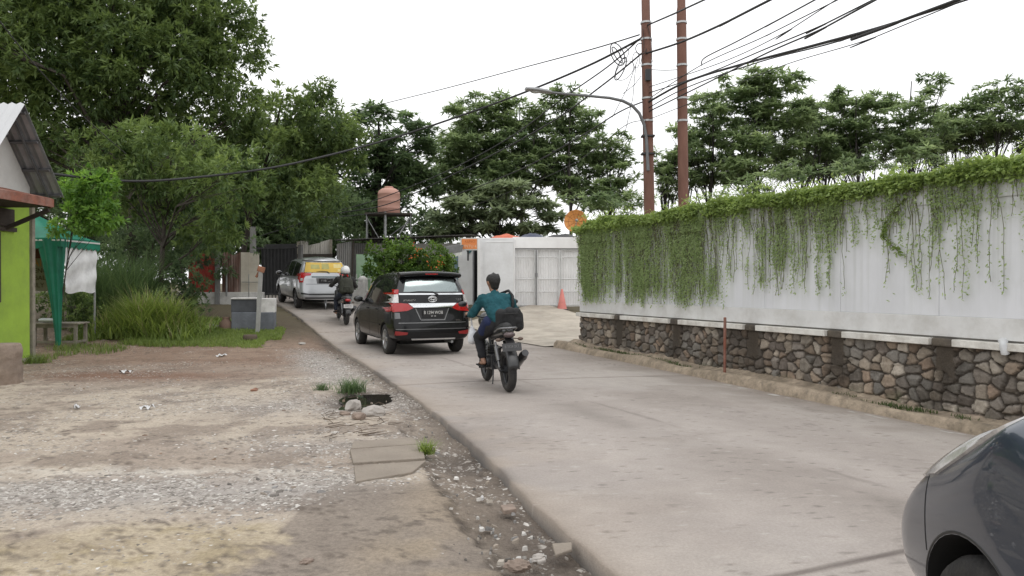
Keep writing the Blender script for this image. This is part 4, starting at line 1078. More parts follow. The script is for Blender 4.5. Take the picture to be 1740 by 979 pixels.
# ---- sheet fence behind the silver car
FY2 = 32.0
fz = float(gz(fpx(525, FY2), FY2))
fe2 = empty('sheet_fence', (fpx(525, FY2), FY2, fz), R(0), 'tall makeshift fence of pale grey corrugated sheets behind the silver car', 'fence')
mPale = M('pale_sheet', (.47, .45, .41), .7, .1, var=.15, vs=4, dirt=(.25, .22, .19), dsc=2.5, damt=.7, stretch=(1, 1, .3))
def f2(px): return fpx(px, FY2) - fpx(525, FY2)
for a, b, h0, h1, dy in ((458, 486, 1.62, 1.95, -.12), (485, 507, 1.92, 2.18, -.06), (510, 524, 2.35, 2.35, .0), (523, 545, 2.16, 2.28, .05), (544, 561, 2.30, 2.42, .02)):
    m = MB(); corr(m, f2(a), f2(b), dy, -.1, h0, .075, .014, lambda q, h0=h0, h1=h1: (h1 - h0) * q); m.build('sheet', mPale, fe2)
m = MB(); m.box((f2(508), -.09, 1.1), (.10, .08, 2.45)); m.build('post', mGreyW, fe2)
m = MB(); m.box((f2(563), -.06, 1.15), (.09, .09, 2.5)); m.build('post', mGreyW, fe2)
m = MB(); m.box((f2(535), -.12, 1.72), (1.5, .08, .16)); m.build('rail', mDarkW, fe2)
x, y, z = gp(600, 29.5)
fe3 = empty('scrap_fence', (x, y, z), R(8), 'leaning grey scrap sheets between the silver car and the flowering hedge', 'fence')
mScr = M('scrap_zinc', (.27, .265, .255), .6, .3, var=.3, vs=4, dirt=(.12, .10, .085), dsc=2, damt=.8, stretch=(1, 1, .3))
m = MB(); corr(m, -.62, -.05, 0, -.1, 2.15, .08, .02, lambda q: .12 * q); m.build('sheet', mScr, fe3)
m = MB(); corr(m, -.05, .55, .1, -.1, 2.2, .08, .02); m.build('sheet', M('scrap_dark', (.12, .115, .11), .7, .2, var=.3, dirt=(.2, .17, .14)), fe3)
m = MB(); m.bar((-.08, -.05, -.1), (.02, -.05, 2.3), .06, .06); m.build('post', mDarkW, fe3); m = MB(); m.bar((.2, -.05, -.1), (.22, -.05, 1.4), .06, .06); m.build('post', mDarkW, fe3)
x, y, z = gp(632, 27.2)
gf = empty('green_fence', (x, y, z), R(-4), 'pale green painted picket fence under the left end of the flowering hedge', 'fence')
mPg = M('pale_green_paint', (.28, .43, .27), .8, var=.12, dirt=(.4, .45, .38), dsc=3)
m = MB(); m.box((-.2, .06, .85), (.75, .05, 1.75)); m.build('panel', mPg, gf)
m = MB()
for k in range(16): m.box((-.55 + k * .13, -.02, .5), (.035, .03, 1.05))
m.box((.42, 0, .85), (2.0, .03, .05)); m.box((.42, 0, .2), (2.0, .03, .05)); m.build('pickets', M('white_picket', (.5, .54, .48), .8, var=.15), gf)
x, y, z = gp(606, 26.5)
wb = empty('white_wall', (x, y, z), R(-6), 'low whitewashed kerb wall with a rounded pier behind the second rider', 'wall')
m = MB(); m.box((-.1, 0, .22), (1.0, .25, .5)); m.build('body', mWh, wb, bevel=.02)
m = MB(); m.box((.22, -.02, .36), (.28, .30, .80)); m.sphere((.22, -.02, .80), .16, 14, 8); m.build('pier', mWh, wb, bevel=.01)

# ---- house behind the hedge
hx, hy, hz = gp(690, 29.5)
hs = empty('house', (hx, hy, hz), R(-3), 'low house with a thin dark sheet roof behind the flowering hedge', 'house')
m = MB(); m.box((0, 2.0, 1.05), (4.6, 3.6, 2.3)); m.build('wall', M('house_plaster', (.30, .29, .265), .9, var=.15, dirt=(.18, .17, .15)), hs)
P = [[(-2.7 + i * .06, y, 2.32 + .05 * (y - .1) + .022 * (i * .06) * 1.6 + .012 * (i % 2)) for y in (-.25, 2.0, 4.2)] for i in range(88)]
m = MB(); m.sheet(P, smooth=False); rf = m.build('roof', M('dark_roof_sheet', (.085, .08, .075), .7, .2, var=.3), hs); q = rf.modifiers.new('t', 'SOLIDIFY'); q.thickness = .03
m = MB(); m.box((.2, .18, 1.2), (.8, .06, .9)); wn = m.build('window', mDarkW, hs)
m = MB(); m.box((.2, .14, 1.2), (.68, .04, .78)); m.build('pane', mGlassD, wn)

# ---- water tank on a stand
tx, ty, tz = at(661, 343, 33).x, 33, float(gz(at(661, 343, 33).x, 33))
mTank = M('tank_plastic', (.50, .275, .215), .6, var=.1, vs=3, dirt=(.30, .14, .11), dsc=1.5)
tw = empty('tank_stand', (tx, ty, tz), R(8), 'spindly steel stand carrying the water tank', 'stand')
zt = 1.45 + 117 / FOC * 33 - tz
for (a, b) in ((-.62, -.5), (.62, -.5), (.62, .5), (-.62, .5)):
    m = MB(); m.tube([(a * 1.5, b, -.1), (a * 1.5, b, zt)], .024, 6); m.build('leg', mSteel, tw)
m = MB(); m.box((0, 0, zt + .0), (2.0, 1.2, .07)); m.build('platform', mDarkW, tw)
m = MB(); m.tube([(-.93, -.5, zt - .15), (-.1, -.5, zt - 1.6)], .02, 6); m.tube([(.93, -.5, zt - .1), (.05, -.5, zt - 1.5)], .035, 6); m.tube([(.93, .5, zt - .2), (-.93, .5, zt - 1.6)], .025, 6)
m.tube([(-.15, -.45, 0), (-.15, -.45, zt + .1)], .06, 8); m.build('brace', mSteel, tw)
wt = empty('water_tank', (tx, ty, tz + zt + .036), 0, 'round terracotta coloured plastic water tank on the steel stand', 'water tank')
m = MB(); m.lathe([(.001, 0), (.46, 0), (.48, .03), (.475, .2), (.485, .22), (.475, .25), (.475, .5), (.485, .52), (.475, .55), (.475, .82), (.485, .84), (.47, .88), (.44, .98), (.30, 1.08), (.2, 1.10), (.001, 1.10)], 32); m.build('body', mTank, wt)
m = MB(); m.lathe([(.19, 1.09), (.2, 1.15), (.17, 1.17), (.001, 1.17)], 20); m.build('lid', mTank, wt)

# ================================================================ white gate court on the right
GX, GY, GZ_ = gp(930, 27.4)
mWg = M('white_sheet_metal', (.76, .765, .77), .55, .05, var=.04, vs=2, dirt=(.50, .49, .47), dsc=1.5, damt=.5)
mWg2 = M('white_gate_paint', (.84, .835, .825), .6, var=.05, vs=2, dirt=(.66, .63, .60), dsc=1.2, damt=.5)
mGl = M('grey_line', (.25, .25, .26), .6)
box_ = empty('white_cabin', (fpx(843, 26.6), 26.6, float(gz(fpx(843, 26.6), 26.6))), R(-2), 'plain white sheet metal cabin left of the gate', 'cabin')
m = MB(); m.box((0, .9, 1.15), (1.28, 1.9, 2.55)); m.build('body', mWg, box_, bevel=.02)
m = MB(); m.box((-.60, -.07, 1.17), (.09, .05, 2.52)); m.box((.14, -.062, 2.28), (1.0, .02, .02)); m.box((.625, -.068, 1.1), (.03, .02, 2.3)); m.build('trim', mWg2, box_)
m = MB(); m.box((.10, -.058, 1.15), (1.02, .01, 2.22)); m.build('panel', mWg, box_)
gate = empty('white_gate', (GX, GY, GZ_), R(3), 'wide white mesh backed gate under a plain white beam', 'gate')
W2 = 1.24
m = MB(); m.box((0, .06, 2.30), (2 * W2, .25, .40)); m.build('beam', mWg2, gate, bevel=.01)
m = MB(); corr(m, -W2, W2, .07, .02, 2.1, .09, .01); m.build('backing_sheet', mWg2, gate)
def leaf(x0, x1):
    m = MB()
    for x in (x0 + .02, x1 - .02): m.tube([(x, -.02, .05), (x, -.02, 2.05)], .022, 8)
    for z in (.07, .55, 1.0, 1.78, 2.04): m.tube([(x0 + .02, -.02, z), (x1 - .02, -.02, z)], .016, 8)
    f = m.build('leaf_frame', M('gate_frame', (.62, .62, .61), .5, .2, var=.1), gate)
    m = MB()
    n = int((x1 - x0) / .055)
    for k in range(1, n): 
        x = x0 + (x1 - x0) * k / n; m.tube([(x, -.022, .06), (x + .02 * math.sin(k), -.022, 2.03)], .005, 4, cap=False)
    m.build('mesh', M('gate_mesh', (.72, .715, .71), .6), f)
leaf(-W2 + .03, -.42); leaf(-.38, .45); leaf(.47, W2)
m = MB(); m.box((-.40, -.03, 1.0), (.05, .05, 2.06)); m.box((-.40, -.07, 1.15), (.09, .06, .13)); m.build('latch_post', M('latch_grey', (.22, .22, .22), .6, .2), gate)
m = MB(); m.box((0, .0, 2.085), (2 * W2, .04, .035)); m.build('header_rail', mGl, gate)
cx_, cy_, cz_ = gp(955, 26.6)
cn_ = empty('traffic_cone', (cx_, cy_, cz_ + .02), 0, 'faded red traffic cone standing against the white gate', 'traffic cone')
m = MB(); m.lathe([(.17, .03), (.03, .72), (.001, .73)], 18); m.build('cone', M('faded_red', (.58, .20, .17), .7, var=.15), cn_)
m = MB(); m.box((0, 0, .015), (.42, .42, .03)); m.build('base', M('cone_base', (.10, .09, .085), .9), cn_)
# white side panel, dark gap, sign, awning, loose tarps on top
x, y, z = gp(791, 27.0)
sd = empty('white_board', (x, y, z), R(-6), 'upright white board with a teal cloth over its top left of the cabin', 'board')
m = MB(); m.box((0, 0, 1.0), (.52, .05, 1.98)); m.build('panel', mWg, sd, bevel=.01)
m = MB(); m.box((.28, .02, 1.0), (.045, .08, 2.0)); m.build('frame', mGl, sd)
P = [[(-.34 + .06 * i, -.05 - .02 * math.sin(i * 1.7), 2.12 - (.10 + .20 * abs(math.sin(i * .55 + .4)) * (1 if i > 6 else .6)) * j / 4) for j in range(5)] for i in range(13)]
m = MB(); m.sheet(P); m.build('cloth', M('teal_cloth', (.07, .16, .17), .8, var=.4, vs=5), sd)
m = MB(); m.box((.36, .35, 1.05), (.22, .05, 2.1)); m.build('gap_shade_sheet', M('black_gap', (.012, .012, .013), .9), sd)  # black sheet put in for the shade inside the gap
m = MB(); m.box((-.33, .02, 1.05), (.14, .05, 2.0)); m.build('side_strip', M('blue_grey_strip', (.16, .24, .28), .8, var=.3), sd)
x, y = fpx(797, 26.0), 26.0
sg = empty('sign', (x, y, 1.45 + 57 / FOC * 26), R(-4), 'small orange sign board with pale lettering above the white board', 'sign')
m = MB(); m.box((0, 0, .20), (.60, .06, .42)); m.build('frame', mWhiteP, sg, bevel=.006)
m = MB(); m.box((.015, -.034, .205), (.52, .012, .34)); m.build('face', M('orange_face', (.72, .24, .07), .6, var=.1), sg)
mCrm = M('cream_lettering', (.70, .52, .38), .7)
text_mesh('lettering', 'KUNCI', .115, M('dark_orange_lettering', (.46, .12, .03), .7), sg, Matrix.Translation((.04, -.041, .285)) @ fx)
text_mesh('lettering', 'PINTU 4', .135, mCrm, sg, Matrix.Translation((.015, -.041, .125)) @ fx)
x, y = fpx(770, 26.2), 26.2
an = empty('awning', (x, y, 1.45 + 45 / FOC * 26.2), R(-8), 'small curved awning with a white scalloped edge beside the orange sign', 'awning')
P = [[(-.40 + .80 * i / 16, -.45 + .5 * j / 8, .34 * math.sin(PI / 2 * j / 8) * 1.0 + .16 * (i / 16)) for j in range(9)] for i in range(17)]
m = MB(); m.sheet(P); m.build('canopy', M('black_awning', (.10, .10, .095), .7, var=.3), an)
P = [[(-.40 + .80 * i / 40, -.46, .16 * (i / 40) - (.0 if j == 0 else .09 + .035 * abs(math.sin(i * .785)))) for j in range(2)] for i in range(41)]
m = MB(); m.sheet(P); m.build('scallop', M('white_scallop', (.6, .6, .57), .7, var=.45, vs=14), an)
m = MB(); m.box((.5, .1, .18), (.05, .05, .6)); m.bar((-.4, -.45, 0), (.5, .1, .3), .03, .03); m.build('bracket', mIron, an)
def tarp_heap(name, lab, px0, px1, Y_, z0, h, mat, seed):
    g = np.random.default_rng(seed); P = []
    x0, x1 = fpx(px0, Y_), fpx(px1, Y_)
    for i in range(25):
        u = i / 24; row = []
        for j in range(13):
            v = j / 12
            hh = h * (math.sin(PI * u) ** .6) * (math.sin(PI * v) ** .6) * (.6 + .7 * float(fbm(u * 5, v * 4, 1, seed)))
            row.append((x0 + (x1 - x0) * u, Y_ - .3 + 1.0 * v, z0 + hh))
        P.append(row)
    m = MB(); m.sheet(P); o = m.build(name, mat); return tag(o, lab, 'tarpaulin')
rz = 1.45 + 76 / FOC * 27.2 + .005
m = MB(); m.box((fpx(910, 27.2), 28.05, rz - .055), (3.0, 1.3, .10)); o = m.build('shed_roof', M('shed_roof_sheet', (.22, .22, .22), .6, .2)); tag(o, 'flat sheet roof over the white gate carrying loose tarpaulins', 'roof')
tarp_heap('loose_tarp', 'orange tarpaulin folded on the roof above the cabin', 832, 888, 27.7, rz, .20, M('orange_tarp', (.55, .12, .055), .6, var=.25), 1)
tarp_heap('loose_tarp', 'dark blue tarpaulin heaped on the gate roof right of the orange one', 882, 928, 27.7, rz, .26, M('navy_tarp', (.03, .04, .08), .5, var=.3), 2)
tarp_heap('loose_tarp', 'black tarpaulin on the gate roof below the dish', 925, 986, 27.7, rz, .22, M('black_tarp', (.012, .012, .013), .5, var=.3), 3)
# satellite dish
x, y = fpx(979, 27.5), 27.5
ds = empty('satellite_dish', (x, y, rz), R(-14), 'round orange perforated satellite dish on a short mast above the gate roof', 'satellite dish')
zc_ = 1.45 + 105 / FOC * 27.5 - rz
mt = Matrix.Translation((0, -.05, zc_)) @ Euler((R(78), 0, 0)).to_matrix().to_4x4()
mDish = M('orange_dish', (.56, .235, .055), .55, .1, var=.2, vs=9, dirt=(.40, .16, .04), dsc=6)
m = MB(); m.lathe([(.001, 0), (.10, .006), (.2, .025), (.3, .058), (.40, .10), (.415, .106), (.40, .085), (.3, .04), (.001, -.02)], 36, mt); m.build('reflector', mDish, ds)
m = MB()
for k in range(10):
    a = 2 * PI * k / 10
    m.tube([mt @ Vector((r_ * math.cos(a), r_ * math.sin(a), .62 * r_ * r_ + .006)) for r_ in (.05, .15, .25, .33, .40)], .006, 5)
m.tube([mt @ Vector((.27 * math.cos(2 * PI * k / 30), .27 * math.sin(2 * PI * k / 30), .053)) for k in range(31)], .006, 5); m.build('rib', M('dish_rib', (.33, .14, .04), .6), ds)
m = MB(); m.sphere(mt @ Vector((.05, 0, .16)), .06, 12, 8); m.tube([mt @ Vector((0, -.38, .09)), mt @ Vector((.04, -.02, .17))], .012, 6); m.build('receiver', mSteel, ds)
m = MB(); m.tube([(0, .06, 0), (0, .06, zc_ - .02)], .03, 8); m.build('mast', mSteel, ds)

# ================================================================ poles, lamp, cables
mPole = M('rust_pole', (.15, .070, .050), .75, .1, var=.3, vs=3, bump=.3, bs=18, dirt=(.25, .135, .10), dsc=2, damt=.8, stretch=(1, 1, .25))
mBand = M('galvanised_band', (.45, .46, .46), .4, .6)
def pole(px_b, py_b, px_t, Y_, lab, rb, step):
    b = at(px_b, py_b, Y_); t = at(px_t, 0, Y_)
    k = (t.x - b.x) / (t.z - b.z); x0 = b.x - k * b.z
    r0 = empty('utility_pole', (x0, Y_, 0), 0, lab, 'utility pole', None)
    f = lambda z: (k * z, 0, z)
    m = MB(); zs = at(0, step, Y_).z
    m.tube([f(-.3), f(3), f(zs - .25), f(zs), f(zs + .06), f(10.4)], [rb * 1.12, rb, rb * .93, rb * .91, rb * .80, rb * .74], 18); m.build('shaft', mPole, r0)
    m = MB()
    for py in (40, 68, 112, 168, 206): 
        z = at(0, py, Y_).z; m.tube([f(z - .02), f(z + .02)], rb * 1.0 + .008, 18)
    m.build('band', mBand, r0)
    m = MB(); m.tube([f(10.4), f(10.44)], rb * .78, 14); m.build('cap', mIron, r0)
    return r0
p1 = pole(1103, 350, 1096.5, 17.0, 'rust brown steel pole carrying the street lamp arm and cable loops', .118, 40)
p2 = pole(1161, 345, 1157, 16.6, 'plain rust brown steel pole standing right of the lamp pole', .112, 18)
# lamp
lampY = 16.86
lp = empty('street_lamp', at(1098, 240, lampY), 0, 'grey street lamp on a curved arm clamped to the first rust brown pole', 'street lamp')
org = at(1098, 240, lampY)
pts = [at(a, b, c) - org for a, b, c in ((1101, 290, 16.86), (1099.5, 262, 16.86), (1098, 235, 16.86), (1094, 212, 16.85), (1086, 193, 16.83), (1074, 180, 16.8), (1058, 172, 16.75), (1036, 167, 16.7), (1000, 163.5, 16.55), (960, 160, 16.4), (932, 157.5, 16.3))]
m = MB(); m.tube(pts, [.035] * 7 + [.032, .03, .028, .026], 10); m.build('arm', M('lamp_arm_grey', (.17, .175, .18), .5, .4, var=.1), lp)
a = at(936, 158, 16.3) - org; b = at(893, 152, 16.15) - org
ax = (b - a).normalized()
m = MB()
P = []
for i in range(9):
    u = i / 8; c = a.lerp(b, u); wd = .065 + .05 * math.sin(PI * min(1, u * .75 + .1)); hh = .03 + .032 * math.sin(PI * min(1, u * .8 + .1))
    sd_ = Vector((0, 1, 0)).cross(ax).normalized(); lat = ax.cross(sd_)
    P.append([c + lat * wd * math.cos(t) + sd_ * hh * math.sin(t) * (1 if math.sin(t) * sd_.z > 0 else .6) for t in [2 * PI * k / 16 for k in range(17)]])
m.sheet(P); m.add(P[-1][:16], [tuple(range(16))]); m.add(P[0][:16], [tuple(range(16))[::-1]])
m.build('lamp_head', M('lamp_head_grey', (.28, .285, .29), .5, .3), lp)
m = MB(); c = a.lerp(b, .6) - Vector((0, 0, .03)); m.sphere(c, .07, 12, 8, (1.6, 1, .45)); m.build('lens', M('lamp_lens', (.45, .46, .45), .2), lp)
m = MB()
for py in (232, 262): q = at(1100.5, py, 16.95) - org; m.box(q, (.28, .22, .035))
m.build('clamp', mIron, lp)
# cables
mCab = M('black_cable', (.02, .02, .021), .6)
def cable(lab, pts, r_, sag=0., seg=14):
    w_ = [at(a, b, c) for a, b, c in pts]; path = []
    if pts[-1][1] < 0: w_.append(w_[-1] + (w_[-1] - w_[-2]).normalized() * 24)   # on to the next pole, behind the viewer
    for i in range(len(w_) - 1):
        p0 = w_[max(0, i - 1)]; p1_ = w_[i]; p2_ = w_[i + 1]; p3 = w_[min(len(w_) - 1, i + 2)]
        for k in range(seg):
            t = k / seg
            q = .5 * ((2 * p1_) + (p2_ - p0) * t + (2 * p0 - 5 * p1_ + 4 * p2_ - p3) * t * t + (3 * p1_ - p0 - 3 * p2_ + p3) * t ** 3)
            q = q - Vector((0, 0, sag * math.sin(PI * t)))
            path.append(q)
    path.append(w_[-1]); m = MB(); m.tube(path, r_, 6)
    o = m.build('cable', mCab); return tag(o, lab, 'cable')
cable('topmost cable from the first pole to the upper edge', [(1097, 45, 17), (1150, 22, 15.2), (1215, -8, 13.2)], .017)
cable('thick cable crossing both poles toward the upper edge', [(1093, 93, 17), (1158, 72, 15.6), (1235, 38, 13.6), (1325, -8, 11.6)], .021)
cable('cable with a kinked end hanging right of the second pole', [(1192, 112, 16), (1197, 99, 15.8), (1250, 72, 14.2), (1330, 30, 12.2), (1400, -8, 10.8)], .012)
cable('thin cable running just below the kinked one', [(1097, 172, 17), (1190, 112, 15.6), (1300, 62, 13), (1440, -8, 10.4)], .009)
cable('thickest cable bundle sweeping down from the upper right corner', [(1098, 176, 17), (1165, 140, 15.5), (1260, 110, 13.8), (1390, 76, 11.4), (1520, 40, 9.6), (1650, -8, 8.4)], .022)
cable('thinner companion cable under the thickest bundle', [(1098, 186, 17), (1165, 150, 15.5), (1290, 106, 13.4), (1420, 72, 11.3), (1650, -2, 8.5)], .011)
cable('upper of the two taut cables ending at the upper edge right of the middle', [(1098, 160, 17), (1200, 126, 15.2), (1300, 84, 12.8), (1400, 42, 11), (1500, -8, 9.4)], .011)
cable('lower of the two taut cables ending at the upper edge right of the middle', [(1098, 192, 17), (1200, 142, 15), (1300, 92, 12.6), (1400, 48, 10.9), (1492, -2, 9.4)], .013)
cable('thin high cable reaching the upper edge right of the kinked one', [(1098, 150, 17), (1230, 105, 14.5), (1340, 52, 12.3), (1430, -6, 10.6)], .008)
cable('faint wire lowest of the fan toward the upper right corner', [(1098, 205, 17), (1200, 165, 15), (1330, 112, 12.6), (1480, 66, 10.4), (1660, -8, 8.6)], .007)
cable('short level tie cable between the two rust brown poles', [(1103, 119, 16.95), (1130, 120, 16.8), (1156, 119, 16.6)], .008)
cable('long thin cable crossing the open sky to the far left trees', [(1086, 60, 17), (1000, 86, 20), (880, 118, 25), (760, 150, 30), (640, 180, 36), (585, 197, 40)], .016)
cable('thick sagging cable running from the first pole to the shop roof on the left', [(1090, 66, 17), (1000, 112, 19), (890, 158, 21), (760, 205, 22), (640, 243, 22), (480, 282, 20), (330, 302, 18), (215, 308, 16.5), (90, 296, 15)], .027)
cable('cable dropping from the first pole behind the water tank', [(1092, 62, 17), (1035, 112, 18.5), (960, 165, 21), (860, 238, 25), (740, 300, 29), (600, 352, 32), (450, 384, 33)], .017)
cable('cable dropping left across the face of the water tank', [(1092, 90, 17), (1020, 148, 18.5), (930, 212, 21), (800, 282, 25), (662, 346, 30), (560, 366, 31), (440, 402, 31)], .019)
cable('lowest cable dropping left past the lamp arm', [(1096, 172, 17), (1050, 192, 17.6), (980, 236, 19), (880, 290, 22), (760, 335, 26), (640, 362, 29), (520, 372, 31)], .015)
cable('thin service wire falling away from the first pole under the lamp arm', [(1092, 205, 17), (1060, 215, 17.4), (1000, 262, 19.5), (930, 300, 23), (800, 352, 27)], .008)
cable('thin wire crossing in front of the tall acacia above the shop', [(-12, 20, 12), (60, 110, 13), (140, 196, 14.5), (215, 262, 16)], .009)
g = np.random.default_rng(77)
cc = empty('cable_coil', at(1080, 95, 16.95), 0, 'tangled spare cable loops tied beside the first pole', 'cable coil')
og = at(1080, 95, 16.95)
for k in range(7):
    a, b = g.uniform(1045, 1090), g.uniform(72, 128); rx, ry, ph, tl = g.uniform(4, 12), g.uniform(8, 24), g.uniform(0, 6), g.uniform(-.6, .9)
    pts = []
    for i in range(25):
        t = 2 * PI * i / 24
        u, v = rx * math.cos(t), ry * math.sin(t)
        pts.append(at(a + u * math.cos(tl) - v * math.sin(tl), b + u * math.sin(tl) + v * math.cos(tl), 16.9 + .06 * math.sin(t + ph)) - og)
    m = MB(); m.tube(pts, g.choice([.007, .010, .013]), 5); m.build('loop', mCab, cc)
for (x0_, y0_, x1_, y1_) in ((1092, 50, 1088, 110), (1100, 45, 1107, 100), (1107, 100, 1102, 110), (1084, 100, 1040, 200), (1080, 110, 1062, 225), (1089, 130, 1058, 160)):
    m = MB(); m.tube([at(x0_, y0_, 16.88) - og, at((x0_ + x1_) / 2 + 4, (y0_ + y1_) / 2, 16.86) - og, at(x1_, y1_, 16.9) - og], .007, 5); m.build('tail', mCab, cc)
m = MB(); m.box(at(1101, 128, 16.84) - og, (.12, .08, .26)); m.build('splice_box', M('splice_black', (.03, .03, .032), .5), cc, bevel=.01)
# rusty post in front of the wall and the white downpipe at its right end
q = wp(5.55, .40, 0)
rp0 = empty('marker_post', (q.x, q.y, float(gz(q.x, q.y))), 0, 'thin rusty marker post standing in the kerb against the stone base', 'post')
m = MB(); m.tube([(0, 0, 0), (.004, 0, 1.0)], .024, 8); m.build('shaft', mRust, rp0)
m = MB(); m.sphere((.004, 0, 1.0), .026, 8, 6, (1, 1, .5)); m.build('cap', mRust, rp0)
q = wp(9.86, .06, .70); mb = MB(); mb.tube([(0, 0, -.02), (-.03, -.02, .06), (.02, .06, .10), (.1, .25, .12)], .045, 12)
o = mb.build('drain_pipe', M('white_pvc', (.62, .63, .64), .4, var=.05), None, loc=q); tag(o, 'short white drain pipe bend poking out under the wall coping at the right', 'pipe')
# ================================================================ cars
def rsmp(pts, n):
    pts = [Vector(p) for p in pts]; d = [0]
    for a, b in zip(pts, pts[1:]): d.append(d[-1] + (b - a).length)
    out = []
    for k in range(n):
        t = d[-1] * k / (n - 1)
        i = max(j for j in range(len(d)) if d[j] <= t + 1e-9); i = min(i, len(pts) - 2)
        f = (t - d[i]) / max(1e-9, d[i + 1] - d[i]); out.append(pts[i].lerp(pts[i + 1], f))
    return out
class Car:
    """body lofted through cross sections; glass, lamps and trim are cut to lie on its skin"""
    def __init__(s, root, paint, dark, stations, rear, front, L_, wheels, arch_r, track):
        s.root = root; n = 12
        def prof(st):
            x, zb, w, zs, wb, zr, wr = st
            k = max(.02, zr - zs)
            return [(0, zb), (.70 * w, zb), (.93 * w, zb + .03), (.985 * w, zb + .14), (w, (zb + zs) * .5 - .02), (w * .995, zs - .16), (wb + (w - wb) * .55, zs - .03),
                    (wb, zs + .01), (wb + (wr - wb) * .5, zs + k * .5), (wr, zr - min(.10, k * .3)), (wr * .80, zr - min(.022, k * .08)), (0, zr)]
        R_ = lambda z: float(np.interp(z, [a for a, b in rear], [b for a, b in rear]))
        F_ = lambda z: float(np.interp(z, [a for a, b in front], [b for a, b in front]))
        rings = []
        p0 = prof(stations[0]); p1 = prof(stations[-1])
        def ring(p, xf, ys=1.0): return [Vector((xf(z), y * ys, z)) for y, z in p] + [Vector((xf(z), -y * ys, z)) for y, z in p[::-1][1:-1]]
        for ys, dx in ((.0, -.005), (.35, 0.0), (.70, .012), (.90, .045), (.975, .10)):
            rings.append(ring(p0, lambda z, dx=dx: R_(z) + dx, ys))
        for st in stations:
            x = st[0]; t = min(1, max(0, (x - .2) / .9)); u = min(1, max(0, (L_ - .2 - x) / .7))
            def xf(z, x=x, t=t, u=u): return x + (R_(z)) * (1 - t) * .9 + (F_(z) - L_) * (1 - u) * .9
            rings.append(ring(prof(st), xf))
        for ys, dx in ((.975, -.12), (.90, -.055), (.70, -.014), (.35, 0.), (.0, .006)):
            rings.append(ring(p1, lambda z, dx=dx: F_(z) + dx, ys))
        m = MB(); k = len(rings[0])
        m.add([v for r_ in rings for v in r_], [(i * k + j, i * k + (j + 1) % k, (i + 1) * k + (j + 1) % k, (i + 1) * k + j) for i in range(len(rings) - 1) for j in range(k)], 0, True)
        b = m.build('body', [paint, dark], root)
        bm = bmesh.new(); bm.from_mesh(b.data); bmesh.ops.remove_doubles(bm, verts=bm.verts, dist=1e-4)
        bmesh.ops.dissolve_degenerate(bm, edges=bm.edges, dist=1e-5)
        # faces that collapsed onto the centre line
        seen = {}
        for f in list(bm.faces):
            key = tuple(sorted(v.index for v in f.verts))
            if key in seen: bm.faces.remove(f)
            else: seen[key] = 1
        bmesh.ops.recalc_face_normals(bm, faces=bm.faces); bm.to_mesh(b.data); bm.free()
        sb_ = b.modifiers.new('s', 'SUBSURF'); sb_.levels = 3; sb_.render_levels = 3
        bake(b)
        s.skin = BVHTree.FromObject(b, bpy.context.evaluated_depsgraph_get())
        # wheel arches
        cm = MB()
        for wx in wheels:
            for sg in (1, -1):
                mt = Matrix.Translation((wx, sg * (track / 2 + .02), .31)) @ Euler((PI / 2, 0, 0)).to_matrix().to_4x4()
                cm.lathe([(.0001, -.24), (arch_r, -.24), (arch_r, .35), (.0001, .35)], 40, mt)
        c_ = cm.build('cut', dark, weld=True)
        bo = b.modifiers.new('b', 'BOOLEAN'); bo.operation = 'DIFFERENCE'; bo.object = c_; bo.solver = 'EXACT'
        bpy.context.view_layer.update(); bake(b); bpy.data.objects.remove(c_)
        me = b.data; me.materials.clear(); me.materials.append(paint); me.materials.append(dark)
        for p in me.polygons:
            c = p.center; p.use_smooth = True; p.material_index = 0
            for wx in wheels:
                rr = math.hypot(c.x - wx, c.z - .31)
                if rr < arch_r + .004 and abs(c.y) > track / 2 - .24 and (rr > arch_r - .03 and abs(p.normal.y) < .55 or (abs(p.normal.y) > .9 and abs(abs(c.y) - (track / 2 - .22)) < .05)): p.material_index = 1
            if c.z < .30 and p.normal.z < -.5: p.material_index = 1
        try: me.set_sharp_from_angle(angle=R(35))
        except Exception: pass
        s.body = b
    def hit(s, a, b, axis):
        if axis == 'l': o, d = Vector((a, 3, b)), Vector((0, -1, 0))
        elif axis == 'r': o, d = Vector((a, -3, b)), Vector((0, 1, 0))
        elif axis == 'back': o, d = Vector((-3, a, b)), Vector((1, 0, 0))
        elif axis in ('dl', 'dr'):
            sg = 1 if axis == 'dl' else -1; k = .70710678
            o, d = Vector((a * k + 4, -sg * a * k + sg * 4, b)), Vector((-k, -sg * k, 0))
        elif axis == 'front': o, d = Vector((9, a, b)), Vector((-1, 0, 0))
        else: o, d = Vector((a, b, 4)), Vector((0, 0, -1))
        h, n, i, t = s.skin.ray_cast(o, d)
        if h is None: return None, -d
        return h, n
    def patch(s, name, A, B, axis, mat, off=.004, nx=14, nz=7, thick=.012, parent=None):
        """sheet between the polylines A and B, laid on the skin along one axis"""
        A = rsmp([(p[0], p[1], 0) for p in A], nx); B = rsmp([(p[0], p[1], 0) for p in B], nx)
        P = []; Nn = []; last = None
        for j in range(nz):
            v = j / (nz - 1); row = []; nr = []
            for i in range(nx):
                q = A[i].lerp(B[i], v); h, n = s.hit(q.x, q.y, axis)
                if h is None:
                    h, n = last if last else (Vector((0, 0, 0)), Vector((0, 0, 1)))
                last = (h, n); row.append(h + n * off); nr.append(n)
            P.append(row); Nn.append(nr)
        m = MB(); m.sheet(P)
        rim = [(0, i) for i in range(nx)] + [(j, nx - 1) for j in range(1, nz)] + [(nz - 1, i) for i in range(nx - 2, -1, -1)] + [(j, 0) for j in range(nz - 2, 0, -1)]
        top = [P[j][i] for j, i in rim]; bot = [P[j][i] - Nn[j][i] * (thick + off) for j, i in rim]; k = len(rim)
        m.add(top + bot, [(i, (i + 1) % k, k + (i + 1) % k, k + i) for i in range(k)], 0)
